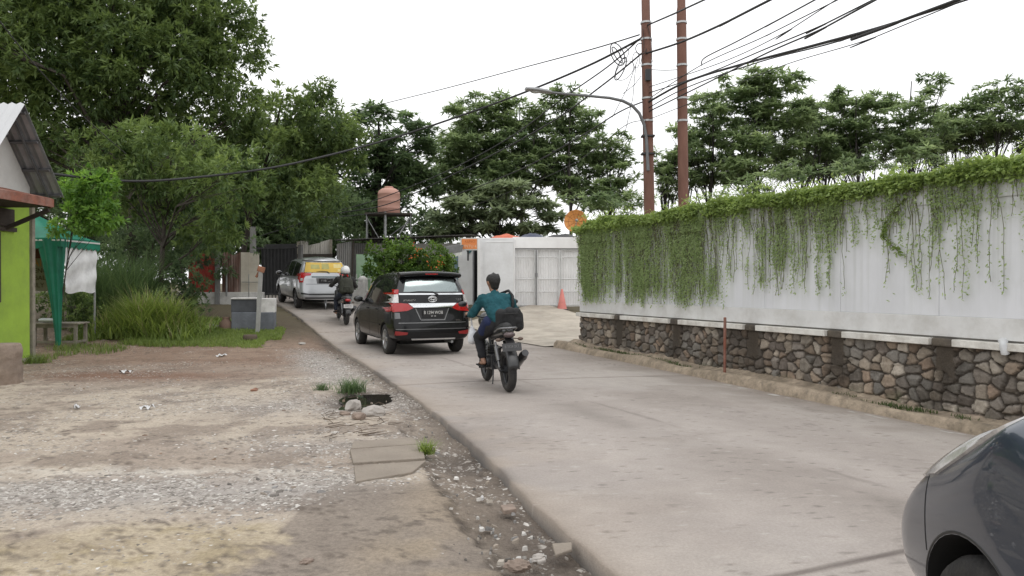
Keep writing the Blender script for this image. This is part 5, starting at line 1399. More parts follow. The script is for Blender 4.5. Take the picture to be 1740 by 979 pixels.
        o = m.build(name, mat, parent or s.root, weld=True)
        bm = bmesh.new(); bm.from_mesh(o.data)
        # face outward
        cen = P[nz // 2][nx // 2]; nn = Nn[nz // 2][nx // 2]
        f = min(bm.faces, key=lambda f: (f.calc_center_median() - cen).length)
        if f.normal.dot(nn) < 0: bmesh.ops.reverse_faces(bm, faces=bm.faces)
        bm.to_mesh(o.data); bm.free()
        try: o.data.set_sharp_from_angle(angle=R(40))
        except Exception: pass
        return o
def wheel(name, root, loc, r_, wd, mTyre, mRim, side, spokes=6):
    e = bpy.data.objects.new(name, None); C.objects.link(e); e.parent = root; e.location = loc
    mt = Euler((-PI / 2 * side, 0, 0)).to_matrix().to_4x4()
    h = wd / 2; m = MB()
    m.lathe([(r_ * .66, -h * .9), (r_ * .80, -h), (r_ * .94, -h * .92), (r_, -h * .6), (r_ * 1.004, 0), (r_, h * .6), (r_ * .94, h * .92), (r_ * .80, h), (r_ * .66, h * .9), (r_ * .63, h * .6), (r_ * .63, -h * .6), (r_ * .66, -h * .9)], 36, mt)
    m.build('tyre', mTyre, e)
    m = MB(); m.lathe([(r_ * .655, h * .88), (r_ * .62, h * .80), (r_ * .60, h * .3), (r_ * .58, -h * .5), (.0001, -h * .5)], 36, mt)
    for k in range(spokes):
        a = 2 * PI * k / spokes
        for da in (-.13, .13):
            p0 = mt @ Vector((.03 * math.cos(a), .03 * math.sin(a), h * .72)); p1_ = mt @ Vector((r_ * .62 * math.cos(a + da), r_ * .62 * math.sin(a + da), h * .74))
            m.bar(p0, p1_, .035, .03)
    m.lathe([(.055, h * .5), (.055, h * .8), (.0001, h * .82)], 16, mt); m.build('rim', mRim, e)
    return e
def put(root, x, y, hd, half=1.2):
    """stand on the road at x, y with heading hd (radians from +x), pitched with the slope"""
    ux, uy = math.cos(hd), math.sin(hd)
    z0 = float(gz(x + ux * .6, y + uy * .6)); z1 = float(gz(x + ux * (.6 + 2 * half), y + uy * (.6 + 2 * half)))
    pt = math.atan2(z1 - z0, 2 * half)
    root.rotation_euler = (Matrix.Rotation(hd, 3, 'Z') @ Matrix.Rotation(-pt, 3, 'Y')).to_euler()
    root.location = (x, y, z0 - .6 * math.tan(pt) + .012)
def paint(name, col, metal=.4, rough=.28):
    m = M(name, col, rough, metal, var=.03, vs=3, coat=1.0, dirt=tuple(min(1, c * .9 + .008) for c in col), dsc=2.2, damt=.25)
    return m
mTyre = M('tyre_rubber', (.022, .021, .021), .85, var=.25, vs=12, bump=.3, bs=60, dirt=(.09, .08, .07), dsc=5, damt=.5)
mRimS = M('alloy', (.50, .51, .52), .3, .85, var=.08)
mArch = M('arch_black', (.008, .008, .008), .9, var=.2)
mTrim = M('black_trim', (.014, .014, .015), .45, var=.1)
mChr = M('chrome', (.72, .73, .74), .12, 1.0, var=.04)
mGlassS = M('side_glass', (.010, .011, .012), .05, var=.05, spec=.6, coat=.5)
mRedL = M('red_lens', (.40, .006, .008), .16, var=.12, vs=20, coat=.8)
mClrL = M('clear_lens', (.60, .58, .57), .15, .3, var=.25, vs=26, coat=.8)
mPlate = M('black_plate', (.015, .015, .016), .4, var=.1)
mPlW = M('plate_white', (.62, .62, .60), .5)
mSeam = M('panel_gap', (.006, .006, .006), .8)
BACKT = Matrix(((0, 0, -1, 0), (-1, 0, 0, 0), (0, 1, 0, 0), (0, 0, 0, 1)))   # text x -> -y, text y -> z, facing -x
def mirror_side(car, name, x, y, z, mat, sg):
    e = MB(); e.sphere((x, sg * (y + .12), z + .02), .10, 16, 10, (.62, 1.05, .72)); e.bar((x + .02, sg * (y - .04), z - .05), (x + .01, sg * (y + .08), z - .01), .05, .04)
    o = e.build(name, mat, car.root)
    g_ = MB(); g_.sphere((x - .05, sg * (y + .12), z + .02), .085, 14, 8, (.2, 1.0, .70)); g_.build('mirror_glass', mGlassS, o)

# ---------------------------------------------------------------- black people carrier
blk = empty('parked_car', (0, 0, 0), 0, 'black people carrier seen from behind with a long chrome bar above its plate', 'car')
blk.name = 'people_carrier'
mBlk = paint('black_paint', (.004, .004, .005), 0., .25); mBlk.node_tree.nodes['Principled BSDF'].inputs['Coat Weight'].default_value = .3; mBlk.node_tree.nodes['Principled BSDF'].inputs['Specular IOR Level'].default_value = .25
ST = [(.10, .30, .80, 1.00, .785, 1.66, .615), (.45, .26, .828, 1.00, .805, 1.695, .635), (.95, .24, .832, .99, .81, 1.705, .645), (1.6, .23, .832, .98, .812, 1.705, .65), (2.15, .23, .832, .97, .812, 1.685, .65),
      (2.6, .23, .832, .96, .81, 1.60, .64), (3.0, .23, .832, .95, .80, 1.28, .66), (3.3, .23, .832, .93, .79, 1.02, .70), (3.7, .24, .82, .86, .76, .95, .62), (3.98, .26, .79, .80, .72, .87, .55)]
REAR = [(.2, .06), (.36, .0), (.62, .0), (.66, .045), (.9, .06), (1.2, .085), (1.26, .10), (1.56, .27), (1.70, .40)]
FRONT = [(.2, 4.1), (.4, 4.19), (.65, 4.17), (.8, 4.1), (.95, 3.95)]
car = Car(blk, mBlk, mArch, ST, REAR, FRONT, 4.19, (.77, 3.42), .345, 1.44)
mRearG = M('tinted_rear_glass', (.30, .345, .345), .12, .75, var=.06, vs=3)
car.patch('rear_glass_surround', [(-.69, 1.24), (-.60, 1.555), (.60, 1.555), (.69, 1.24)][1:3], [(-.715, 1.225), (.715, 1.225)], 'back', mGlassS, .004, 30, 12)
car.patch('rear_window', [(-.50, 1.515), (.50, 1.515)], [(-.575, 1.275), (.575, 1.275)], 'back', mRearG, .008, 24, 10)
# spoiler
m = MB(); P = []
for i in range(25):
    y = -.635 + 1.27 * i / 24; c = 1 - .25 * abs(y / .635) ** 3
    P.append([(.46, y, 1.685 - .03 * abs(y / .635) ** 2), (.30, y, 1.69 - .03 * abs(y / .635) ** 2), (.17 + .05 * (1 - c), y, 1.672 - .035 * abs(y / .635) ** 2), (.15 + .05 * (1 - c), y, 1.64 - .035 * abs(y / .635) ** 2), (.20, y, 1.60 - .03 * abs(y / .635) ** 2), (.32, y, 1.58 - .03 * abs(y / .635) ** 2)])
m.sheet(P); m.add([p for p in P[0]], [(0, 1, 2, 3, 4, 5)]); m.add([p for p in P[-1]], [(5, 4, 3, 2, 1, 0)]); sp_ = m.build('spoiler', mBlk, blk)
m = MB(); m.box((.155, 0, 1.632), (.012, .26, .018)); m.build('brake_light', mRedL, sp_)
car.patch('tailgate_strip', [(-.66, 1.245), (.66, 1.245)], [(-.665, 1.215), (.665, 1.215)], 'back', mChr, .010, 24, 4)
car.patch('chrome_bar', [(-.50, 1.045), (.50, 1.045)], [(-.40, .965), (.40, .965)], 'back', mChr, .022, 22, 5, .03)
for sg in (1, -1):
    car.patch('tail_light', [(sg * .655, 1.315), (sg * .80, 1.33)], [(sg * .675, 1.225), (sg * .815, 1.215)], 'back', mRedL, .012, 8, 6, .02)
    car.patch('reversing_light', [(sg * .675, 1.222), (sg * .815, 1.212)], [(sg * .68, 1.06), (sg * .815, 1.055)], 'back', mClrL, .012, 8, 6, .02)
    car.patch('tail_light', [(sg * .50, 1.04), (sg * .64, 1.052), (sg * .82, 1.048)], [(sg * .40, .955), (sg * .52, .90), (sg * .82, .875)], 'back', mRedL, .012, 12, 6, .02)
    car.patch('tail_light_side', [(.02 + .10, 1.045), (.30, 1.03)], [(.12, .885), (.24, .905)], 'l' if sg > 0 else 'r', mRedL, .006, 6, 5, .01)
    car.patch('reflector', [(sg * .52, .475), (sg * .76, .505)], [(sg * .54, .43), (sg * .77, .415)], 'back', M('reflector_red', (.25, .02, .02), .3), .006, 8, 4)
    car.patch('corner_reflection', [(sg * .67, .86), (sg * .80, .87)], [(sg * .66, .75), (sg * .80, .74)], 'back', M('corner_sheen', (.16, .16, .165), .25, .6), .003, 6, 5)  # grey patch painted in for the reflection on the bumper corner
    car.patch('seam', [(sg * .665, 1.21), (sg * .66, .69)], [(sg * .657, 1.21), (sg * .652, .69)], 'back', mSeam, .003, 18, 2)
car.patch('plate_recess', [(-.335, .945), (.335, .945)], [(-.25, .735), (.25, .735)], 'back', mTrim, .003, 12, 6)
for a, b in (((-.345, .945), (-.25, .725)), ((.25, .725), (.345, .945)), ((-.25, .725), (.25, .725))):
    car.patch('recess_edge_sheen', [a, b], [(a[0], a[1] - .016) if a[1] == b[1] else (a[0] + .02, a[1]), (b[0], b[1] - .016) if a[1] == b[1] else (b[0] + .02, b[1])], 'back', M('edge_sheen', (.2, .2, .2), .3, .6), .006, 8, 2)  # grey strips painted as sheen along the recess edges
h, n = car.hit(0, .84, 'back')
m = MB(); m.box((h.x - .022, 0, .845), (.012, .45, .155)); pl = m.build('licence_plate', mPlate, blk, bevel=.004)
text_mesh('plate_number', 'B 1294 WOB', .092, mPlW, pl, Matrix.Translation((h.x - .0295, 0, .862)) @ BACKT, .001, squash=.78)
text_mesh('plate_date', '04 · 20', .036, mPlW, pl, Matrix.Translation((h.x - .0295, 0, .793)) @ BACKT, .001)
h, n = car.hit(0, 1.13, 'back')
m = MB(); 
for ra, rb in ((.088, .058), (.03, .054), (.07, .024)):
    m.tube([(h.x - .012, ra * math.cos(2 * PI * k / 32), 1.13 + (.012 if ra == .07 else 0) + rb * math.sin(2 * PI * k / 32)) for k in range(33)], .0085, 6)
m.build('emblem', mChr, blk)
text_mesh('badge', 'AVANZA', .06, mChr, blk, Matrix.Translation((car.hit(.47, 1.105, 'back')[0].x - .004, .47, 1.105)) @ BACKT, .003, squash=1.1)
text_mesh('badge', '1.3 G', .055, mChr, blk, Matrix.Translation((car.hit(-.56, 1.12, 'back')[0].x - .004, -.56, 1.12)) @ BACKT, .003)
text_mesh('badge', 'VVT-i', .05, mChr, blk, Matrix.Translation((car.hit(-.53, .695, 'back')[0].x - .01, -.53, .70)) @ BACKT, .003)
car.patch('step_highlight', [(-.70, .668), (.70, .668)], [(-.70, .655), (.70, .655)], 'back', M('step_sheen', (.22, .22, .22), .3, .7), .005, 20, 2)  # highlight of the bumper step painted as a pale strip
car.patch('bumper_line_sheen', [(-.76, .545), (.76, .545)], [(-.74, .53), (.74, .53)], 'back', M('line_sheen', (.16, .16, .16), .3, .7), .004, 20, 2)  # grey strip on the black bumper, a painted sheen
car.patch('bumper_lip', [(-.46, .352), (.46, .352)], [(-.44, .325), (.44, .325)], 'back', M('lip_silver', (.55, .55, .55), .3, .8), .012, 18, 3)
m = MB(); hx = lambda y, z: car.hit(y, z, 'back')[0].x - .022
m.tube([(hx(-.10, 1.225), -.10, 1.225), (hx(-.02, 1.28), -.02, 1.275), (hx(.28, 1.285), .28, 1.283), (hx(.44, 1.272), .44, 1.272)], [.016, .011, .008, .006], 6); m.sphere((hx(-.10, 1.215), -.10, 1.215), .03, 10, 6, (.6, 1, 1)); m.build('rear_wiper', mTrim, blk)
for sg, ax in ((1, 'l'), (-1, 'r')):
    for A, B in (([(.52, 1.47), (1.22, 1.56)], [(.40, 1.06), (1.22, 1.04)]), ([(1.28, 1.565), (2.04, 1.555)], [(1.28, 1.04), (2.06, 1.02)]), ([(2.12, 1.55), (2.45, 1.48)], [(2.14, 1.015), (3.02, 1.00)])):
        car.patch('side_window', A, B, ax, mGlassS, .003, 14, 8, .008)
    for x in (1.25, 2.09): car.patch('seam', [(x, 1.0), (x, .30)], [(x + .009, 1.0), (x + .009, .30)], ax, mSeam, .002, 14, 2)
    car.patch('seam', [(3.02, .92), (3.04, .55)], [(3.03, .92), (3.05, .55)], ax, mSeam, .002, 12, 2)
    for x in (1.42, 2.25):
        h, n = car.hit(x, .90, ax); m = MB(); m.sphere(h + n * .012, .03, 12, 6, (2.6, .7, .55)); m.build('door_handle', mBlk, blk)
    car.patch('side_moulding', [(1.1, .60), (2.95, .60)], [(1.1, .572), (2.95, .572)], ax, mBlk, .014, 20, 3)
    mirror_side(car, 'door_mirror', 2.78, .80, 1.07, mBlk, sg)
    car.patch('headlight', [(3.75, .85), (4.05, .80)], [(3.8, .70), (4.08, .68)], ax, mClrL, .005, 8, 5)
car.patch('windscreen', [(-.50, 1.50), (.50, 1.50)], [(-.62, 1.06), (.62, 1.06)], 'front', mGlassS, .003, 18, 8)
for wx in (.77, 3.42):
    for sg in (1, -1): wheel('wheel', blk, (wx, sg * .715, .31), .31, .19, mTyre, mRimS, sg)
m = MB(); m.tube([(.05, -.40, .27), (.5, -.40, .27)], .028, 10); m.build('exhaust_pipe', mSteel, blk)
m = MB(); m.box((2.1, 0, .27), (3.2, 1.1, .12)); m.build('underbody', mArch, blk)
put(blk, -1.56, 15.25, R(113.3))

# ---------------------------------------------------------------- silver people carrier
slv = empty('people_carrier', (0, 0, 0), 0, 'silver people carrier with a yellow advert pasted over its rear window', 'car')
mSil = paint('silver_paint', (.42, .43, .445), .55, .3)
ST2 = [(a, b, c_ * .995, d * .97 + .01, e * .99, 1.60 + (f - 1.705) * .95 if f > 1.3 else f * .97, g_) for a, b, c_, d, e, f, g_ in ST]
REAR2 = [(.2, .05), (.36, .0), (.58, .0), (.64, .04), (.9, .07), (1.1, .09), (1.18, .11), (1.5, .27), (1.6, .36)]
FRONT2 = [(.2, 4.0), (.4, 4.07), (.65, 4.05), (.8, 3.98), (.95, 3.8)]
c2 = Car(slv, mSil, mArch, ST2, REAR2, FRONT2, 4.07, (.75, 3.275), .345, 1.42)
mYel = M('yellow_advert', (.60, .40, .06), .5, var=.12, vs=4)
mYel2 = M('advert_pale', (.62, .52, .22), .5, var=.2); mYelG = M('advert_grey_green', (.38, .36, .12), .5, var=.25)
c2.patch('rear_window', [(-.58, 1.48), (.58, 1.48)], [(-.66, 1.15), (.66, 1.15)], 'back', mGlassS, .004, 24, 10)
ad = c2.patch('window_advert', [(-.565, 1.465), (.565, 1.465)], [(-.645, 1.16), (.645, 1.16)], 'back', mYel, .008, 24, 10)
for a, b, z0, z1, mm in ((.18, .44, 1.40, 1.27, mYelG), (-.12, .10, 1.42, 1.26, mYelG), (-.52, -.28, 1.42, 1.30, mYel2), (-.1, .1, 1.465, 1.44, mYel2), (-.58, -.40, 1.26, 1.19, mYel2)):
    c2.patch('advert_print', [(a, z0), (b, z0)], [(a - .01, z1), (b + .01, z1)], 'back', mm, .010, 8, 4, .002, ad)
c2.patch('spoiler', [(-.60, 1.59), (.60, 1.59)], [(-.60, 1.50), (.60, 1.50)], 'back', mSil, .05, 20, 5, .06)
for sg, ax in ((1, 'l'), (-1, 'r')):
    c2.patch('tail_light', [(sg * .44, 1.13), (sg * .80, 1.16)], [(sg * .46, 1.065), (sg * .80, 1.03)], 'back', mRedL, .012, 12, 5, .02)
    c2.patch('tail_light', [(sg * .655, 1.06), (sg * .805, 1.04)], [(sg * .69, .845), (sg * .79, .84)], 'back', mRedL, .012, 8, 6, .02)
    c2.patch('tail_light_side', [(.13, 1.15), (.34, 1.12)], [(.12, .90), (.20, .95)], ax, mRedL, .006, 6, 5)
    c2.patch('reversing_light', [(sg * .70, .98), (sg * .765, .97)], [(sg * .715, .89), (sg * .76, .89)], 'back', mClrL, .016, 5, 5)
    c2.patch('bumper_slot', [(sg * .55, .50), (sg * .80, .54)], [(sg * .50, .46), (sg * .80, .48)], 'back', mTrim, .004, 8, 4)
    for A, B in (([(.50, 1.40), (1.18, 1.47)], [(.38, 1.03), (1.18, 1.00)]), ([(1.23, 1.475), (1.98, 1.465)], [(1.23, 1.0), (2.0, .985)]), ([(2.05, 1.46), (2.4, 1.40)], [(2.07, .98), (2.98, .965)])):
        c2.patch('side_window', A, B, ax, mGlassS, .003, 14, 8, .008)
    for x in (1.205, 2.03): c2.patch('seam', [(x, .98), (x, .30)], [(x + .01, .98), (x + .01, .30)], ax, mSeam, .002, 14, 2)
    mirror_side(c2, 'door_mirror', 2.72, .80, 1.03, mSil, sg)
    for x in (1.38, 2.2):
        h, n = c2.hit(x, .88, ax); m = MB(); m.sphere(h + n * .012, .03, 12, 6, (2.6, .7, .55)); m.build('door_handle', mSil, slv)
    c2.patch('sill', [(1.15, .34), (2.88, .34)], [(1.15, .27), (2.88, .27)], ax, mTrim, .006, 18, 3)
c2.patch('garnish', [(-.44, 1.04), (.44, 1.04)], [(-.44, 1.0), (.44, 1.0)], 'back', M('garnish_teal_grey', (.10, .135, .14), .2, .6), .012, 18, 3)
c2.patch('plate_recess', [(-.30, .985), (.30, .985)], [(-.28, .81), (.28, .81)], 'back', M('recess_grey', (.12, .12, .125), .5), .004, 10, 5)
h, n = c2.hit(0, .90, 'back'); m = MB(); m.box((h.x - .02, 0, .895), (.012, .44, .15)); pl = m.build('licence_plate', mPlate, slv, bevel=.004)
text_mesh('plate_number', 'F 1087 GL', .085, M('plate_dim', (.3, .3, .3), .6), pl, Matrix.Translation((h.x - .0275, 0, .905)) @ BACKT, .001, squash=.8)
c2.patch('tailgate_crease', [(-.62, .80), (.62, .80)], [(-.62, .79), (.62, .79)], 'back', mSeam, .002, 18, 2)
c2.patch('bumper_insert', [(-.55, .50), (.55, .50)], [(-.52, .455), (.52, .455)], 'back', mTrim, .004, 18, 3)
c2.patch('bumper_skirt', [(-.72, .385), (.72, .385)], [(-.68, .25), (.68, .25)], 'back', mTrim, .006, 18, 4)
m = MB(); hx2 = lambda y, z: c2.hit(y, z, 'back')[0].x - .022
m.tube([(hx2(-.12, 1.14), -.12, 1.14), (hx2(-.06, 1.19), -.06, 1.185), (hx2(.16, 1.20), .16, 1.20), (hx2(.28, 1.19), .28, 1.19)], [.016, .012, .009, .006], 6); m.build('rear_wiper', mTrim, slv)
c2.patch('windscreen', [(-.50, 1.42), (.50, 1.42)], [(-.62, 1.02), (.62, 1.02)], 'front', mGlassS, .003, 18, 8)
for wx in (.75, 3.275):
    for sg in (1, -1): wheel('wheel', slv, (wx, sg * .705, .31), .31, .18, mTyre, M('steel_rim_dark', (.10, .10, .105), .4, .6), sg)
m = MB(); m.box((2.0, 0, .27), (3.1, 1.1, .12)); m.build('underbody', mArch, slv)
put(slv, -5.86, 24.1, R(118))

# ---------------------------------------------------------------- grey hatchback in the right foreground
gry = empty('hatchback', (0, 0, 0), 0, 'dark grey hatchback cut off by the lower right corner, showing its front wheel arch', 'car')
mGryP = paint('dark_grey_paint', (.028, .040, .062), .25, .34); mGryP.node_tree.nodes['Principled BSDF'].inputs['Coat Weight'].default_value = 1.0; mGryP.node_tree.nodes['Principled BSDF'].inputs['Coat Roughness'].default_value = .015
ST3 = [(.10, .28, .78, .93, .75, 1.48, .56), (.4, .24, .822, .94, .80, 1.51, .60), (1.0, .22, .832, .93, .805, 1.53, .62), (1.6, .22, .832, .92, .80, 1.52, .62), (2.0, .22, .832, .915, .80, 1.48, .61), (2.35, .22, .832, .91, .79, 1.33, .62),
       (2.7, .22, .832, .98, .785, 1.17, .66), (2.95, .22, .834, 1.02, .795, 1.13, .68), (3.25, .23, .828, 1.01, .785, 1.09, .66), (3.50, .25, .80, .95, .75, 1.02, .60)]
REAR3 = [(.2, .05), (.4, .0), (.6, .0), (.9, .05), (1.4, .3), (1.5, .4)]
FRONT3 = [(.2, 3.70), (.34, 3.78), (.55, 3.79), (.62, 3.76), (.70, 3.66), (.80, 3.50), (.90, 3.34), (1.0, 3.17), (1.08, 3.02)]
c3 = Car(gry, mGryP, mArch, ST3, REAR3, FRONT3, 3.79, (.62, 3.07), .325, 1.44)
for sg, ax in ((1, 'l'), (-1, 'r')):
    c3.patch('seam', [(3.41, .80), (3.36, .50)], [(3.417, .80), (3.367, .50)], ax, mSeam, .001, 12, 2)
    c3.patch('seam', [(2.62, .88), (2.60, .30)], [(2.628, .88), (2.608, .30)], ax, mSeam, .001, 12, 2)
    for A, B in (([(.55, 1.32), (1.35, 1.40)], [(.45, .98), (1.35, .95)]), ([(1.4, 1.40), (1.9, 1.36)], [(1.4, .95), (2.45, .955)])): c3.patch('side_window', A, B, ax, mGlassS, .003, 12, 7)
    mirror_side(c3, 'door_mirror', 2.3, .80, 1.0, mGryP, sg)
    # arch lip
    m = MB(); pts = []
    for k in range(29):
        a = R(-8 + 196 * k / 28); px_, pz_ = 3.07 + .332 * math.cos(a), .31 + .332 * math.sin(a); h, n = c3.hit(px_, max(.24, pz_), ax)
        if h is not None: pts.append(Vector((px_, h.y - .004 * sg, pz_)))
    m.tube(pts, .007, 8); m.build('arch_lip', mTrim, gry)
    hl = c3.patch('headlight', [(1.56, 1.04), (1.78, 1.0), (2.0, .92)], [(1.56, .985), (1.67, .885), (1.80, .775), (2.02, .70)], 'd' + ax, mClrL, .010, 20, 10, .02)
    c3.patch('headlight_front', [(sg * .64, .935), (sg * .36, .87)], [(sg * .68, .755), (sg * .34, .695)], 'front', mClrL, .007, 14, 8, .02, hl)
    h, n = c3.hit(1.55, .85, ax); m = MB(); m.sphere(h + n * .012, .03, 12, 6, (2.6, .7, .55)); m.build('door_handle', mGryP, gry)
    h, n = c3.hit(3.47, .60, ax); 
c3.patch('bonnet_seam', [(2.8, .665), (3.3, .62), (3.46, .52)], [(2.8, .657), (3.295, .612), (3.455, .512)], 'top', mSeam, .001, 20, 2)
c3.patch('bonnet_seam', [(2.8, -.665), (3.3, -.62), (3.46, -.52)], [(2.8, -.657), (3.295, -.612), (3.455, -.512)], 'top', mSeam, .001, 20, 2)
c3.patch('grille', [(-.38, .66), (.38, .66)], [(-.42, .36), (.42, .36)], 'front', mTrim, .004, 16, 8)
c3.patch('windscreen', [(-.48, 1.36), (.48, 1.36)], [(-.60, 1.03), (.60, 1.03)], 'front', mGlassS, .003, 18, 8)
for wx in (.62, 3.07):
    for sg in (1, -1): wheel('wheel', gry, (wx, sg * .715, .285), .285, .18, mTyre, mRimS, sg)
m = MB(); m.box((1.9, 0, .26), (3.0, 1.1, .12)); m.build('underbody', mArch, gry)
put(gry, 2.15, -.70, R(88), 1.2)
# ================================================================ motorbikes and riders
mBikeK = M('bike_black', (.013, .013, .014), .3, var=.1, coat=.6)
mBikeM = M('bike_metal', (.055, .055, .058), .4, .5, var=.2, vs=9)
mBikeS = M('bike_silver', (.20, .20, .205), .35, .6, var=.1)
mSeatV = M('seat_vinyl', (.016, .016, .016), .6, var=.15, bump=.2, bs=80)
mRub = M('grip_rubber', (.012, .012, .012), .85)
def bike_wheel(root, x, r_, wd, z=None):
    e = bpy.data.objects.new('wheel', None); C.objects.link(e); e.parent = root; e.location = (x, 0, r_)
    mt = Euler((PI / 2, 0, 0)).to_matrix().to_4x4(); m = MB(); pr = []
    for k in range(13):
        a = 2 * PI * k / 12; pr.append((r_ - wd * .5 + wd * .5 * math.cos(a), wd * .5 * math.sin(a)))
    m.lathe(pr, 36, mt); m.build('tyre', mTyre, e)
    m = MB(); ri = r_ - wd * .92
    m.lathe([(ri + .012, -.03), (ri - .012, -.026), (ri - .012, .026), (ri + .012, .03), (ri + .012, -.03)], 32, mt)
    for k in range(5):
        a = 2 * PI * k / 5; m.bar((.03 * math.cos(a), 0, .03 * math.sin(a)), ((ri) * math.cos(a + .2), 0, ri * math.sin(a + .2)), .022, .03)
    m.lathe([(.04, -.06), (.04, .06)], 16, mt); m.lathe([(.0001, .045), (.11, .045), (.11, .05), (.0001, .05)], 24, mt); m.build('rim', mBikeM, e)
    return e
def motorbike(name, lab, scooter=False, plate='B 3924 SKT', pm=None):
    b = empty(name, (0, 0, 0), 0, lab, 'motorbike')
    rr, rw = (.29, .115) if not scooter else (.27, .105)
    bike_wheel(b, 0, rr, rw); bike_wheel(b, 1.28, rr, rw * .82)
    fw = 1.28
    # swing arm, shocks, chain side
    m = MB(); m.bar((0, .085, rr), (.46, .085, .36), .03, .05); m.bar((0, -.085, rr), (.46, -.085, .36), .03, .05); m.tube([(0, -.12, rr), (0, .12, rr)], .014, 8); m.build('swingarm', mBikeM, b)
    m = MB(); m.tube([(.02, .11, .33), (.16, .12, .66)], .017, 8); m.tube([(.05, .11, .42), (.13, .12, .60)], .030, 10)
    m.tube([(.02, -.11, .33), (.16, -.12, .66)], .017, 8); m.tube([(.05, -.11, .42), (.13, -.12, .60)], .030, 10); m.build('shock_absorber', mBikeS, b)
    # engine
    m = MB(); m.box((.60, 0, .36), (.34, .24, .20)); m.tube([(.58, .10, .36), (.58, .17, .36)], .085, 18); m.tube([(.58, -.17, .36), (.58, -.10, .36)], .09, 18)
    for k in range(5): m.box((.80, 0, .40 + .035 * k), (.20, .20, .014))
    m.box((.80, 0, .47), (.12, .13, .20)); m.build('engine', mBikeM, b, bevel=.012)
    # frame
    m = MB(); m.tube([(1.06, 0, .92), (.80, 0, .74), (.42, 0, .66), (-.10, .0, .74)], .024, 8); m.tube([(1.05, 0, .86), (.92, 0, .40), (.50, 0, .27), (.40, 0, .55)], .022, 8); m.build('frame', mBikeK, b)
    # exhaust: slanted can on the right
    m = MB(); m.tube([(.80, -.08, .40), (.78, -.12, .26), (.45, -.14, .24), (.22, -.16, .30)], .022, 10)
    m.tube([(.24, -.16, .29), (.20, -.165, .31), (-.16, -.185, .50), (-.20, -.187, .52)], [.025, .052, .056, .045], 14); ex = m.build('exhaust', mBikeK, b)
    m = MB(); m.tube([(-.195, -.187, .517), (-.215, -.188, .527)], .047, 14); m.tube([(-.10, -.182, .469), (-.12, -.183, .479)], .060, 14); m.build('exhaust_tip', mBikeM, ex)
    # fork, bars
    m = MB()
    for y in (.085, -.085): m.tube([(fw, y, rr), (1.07, y, .90)], .022, 8)
    m.build('fork', mBikeM, b)
    m = MB(); m.sphere((fw + .02, 0, rr + .03), rr + .02, 20, 12, (1, .22, 1)); fd = m.build('front_fender', mBikeK, b)
    bm = bmesh.new(); bm.from_mesh(fd.data); bmesh.ops.delete(bm, geom=[v for v in bm.verts if v.co.z < rr + .12], context='VERTS'); bm.to_mesh(fd.data); bm.free()
    m = MB(); m.tube([(.90, .36, .985), (1.0, .22, 1.0), (1.04, .1, .96), (1.04, -.1, .96), (1.0, -.22, 1.0), (.90, -.36, .985)], .012, 8); hb = m.build('handlebar', mBikeM, b)
    for sg in (1, -1):
        m = MB(); m.tube([(.895, sg * .365, .985), (.965, sg * .27, .995)], .018, 10); m.build('grip', mRub, hb)
        m = MB(); m.tube([(.985, sg * .25, 1.0), (.99, sg * .30, 1.10), (.98, sg * .36, 1.15)], .006, 6); m.sphere((.975, sg * .38, 1.165), .055, 12, 8, (.3, 1.2, .75)); m.build('mirror', mBikeK, hb)
    m = MB(); m.sphere((1.20, 0, .90), .12, 16, 10, (.75, .95, 1)); m.build('headlight_cowl', mBikeK, b)
    if not scooter:
        capsule_body('tank', [((.92, 0, .82), .13, (.66, 0, .80), .10)], mBikeK, b, .014)
        capsule_body('tail_cover', [((.45, .07, .72), .06, (-.06, .04, .80), .045), ((.45, -.07, .72), .06, (-.06, -.04, .80), .045), ((.2, 0, .76), .06, (-.14, 0, .82), .04)], mBikeK, b, .012)
    else:
        capsule_body('leg_shield', [((1.08, .10, .80), .08, (1.0, .12, .40), .07), ((1.08, -.10, .80), .08, (1.0, -.12, .40), .07), ((1.04, 0, .85), .10, (1.0, 0, .4), .08), ((.95, 0, .30), .09, (.6, 0, .29), .11)], mBikeK, b, .014)
        capsule_body('tail_cover', [((.50, .08, .58), .09, (-.04, .06, .72), .06), ((.50, -.08, .58), .09, (-.04, -.06, .72), .06), ((.3, 0, .6), .09, (-.08, 0, .74), .06)], mBikeK, b, .014)
    z0 = .80 if not scooter else .74
    capsule_body('seat', [((.62, 0, z0 - .01), .085, (.30, 0, z0 + .0), .10), ((.30, .02, z0), .10, (-.02, 0, z0 + .055), .075)], mSeatV, b, .012)
    # tail: light, grab rail, fender, plate
    m = MB()
    m.tube([(.12, .13, z0 + .0), (-.05, .125, z0 + .05), (-.17, .08, z0 + .06), (-.19, 0, z0 + .062), (-.17, -.08, z0 + .06), (-.05, -.125, z0 + .05), (.12, -.13, z0 + .0)], .013, 8); m.build('grab_rail', mBikeS, b)
    m = MB(); m.sphere((-.15, 0, z0 - .03), .07, 16, 10, (.55, 1.15, .6)); m.build('tail_light', mRedL if scooter else M('smoked_lens', (.13, .10, .10), .15, .3, var=.2), b)
    for sg in (1, -1):
        m = MB(); m.tube([(-.10, sg * .06, z0 - .08), (-.13, sg * .13, z0 - .09)], .008, 6); m.sphere((-.14, sg * .15, z0 - .09), .03, 10, 8, (.9, 1.3, .8)); m.build('indicator', M('smoked_indicator', (.12, .08, .06), .3) , b)
    m = MB(); P = []
    for i in range(13):
        a = R(20 + 112 * i / 12) if not scooter else R(40 + 90 * i / 12)
        P.append([(-(rr + .045) * math.cos(PI - a) * -1 * 1.0 if False else (rr + .045) * math.cos(a + R(38)), y, rr + (rr + .045) * math.sin(a + R(38)) - .02 * abs(y / .075) ** 2) for y in (-.075, -.045, 0, .045, .075)])
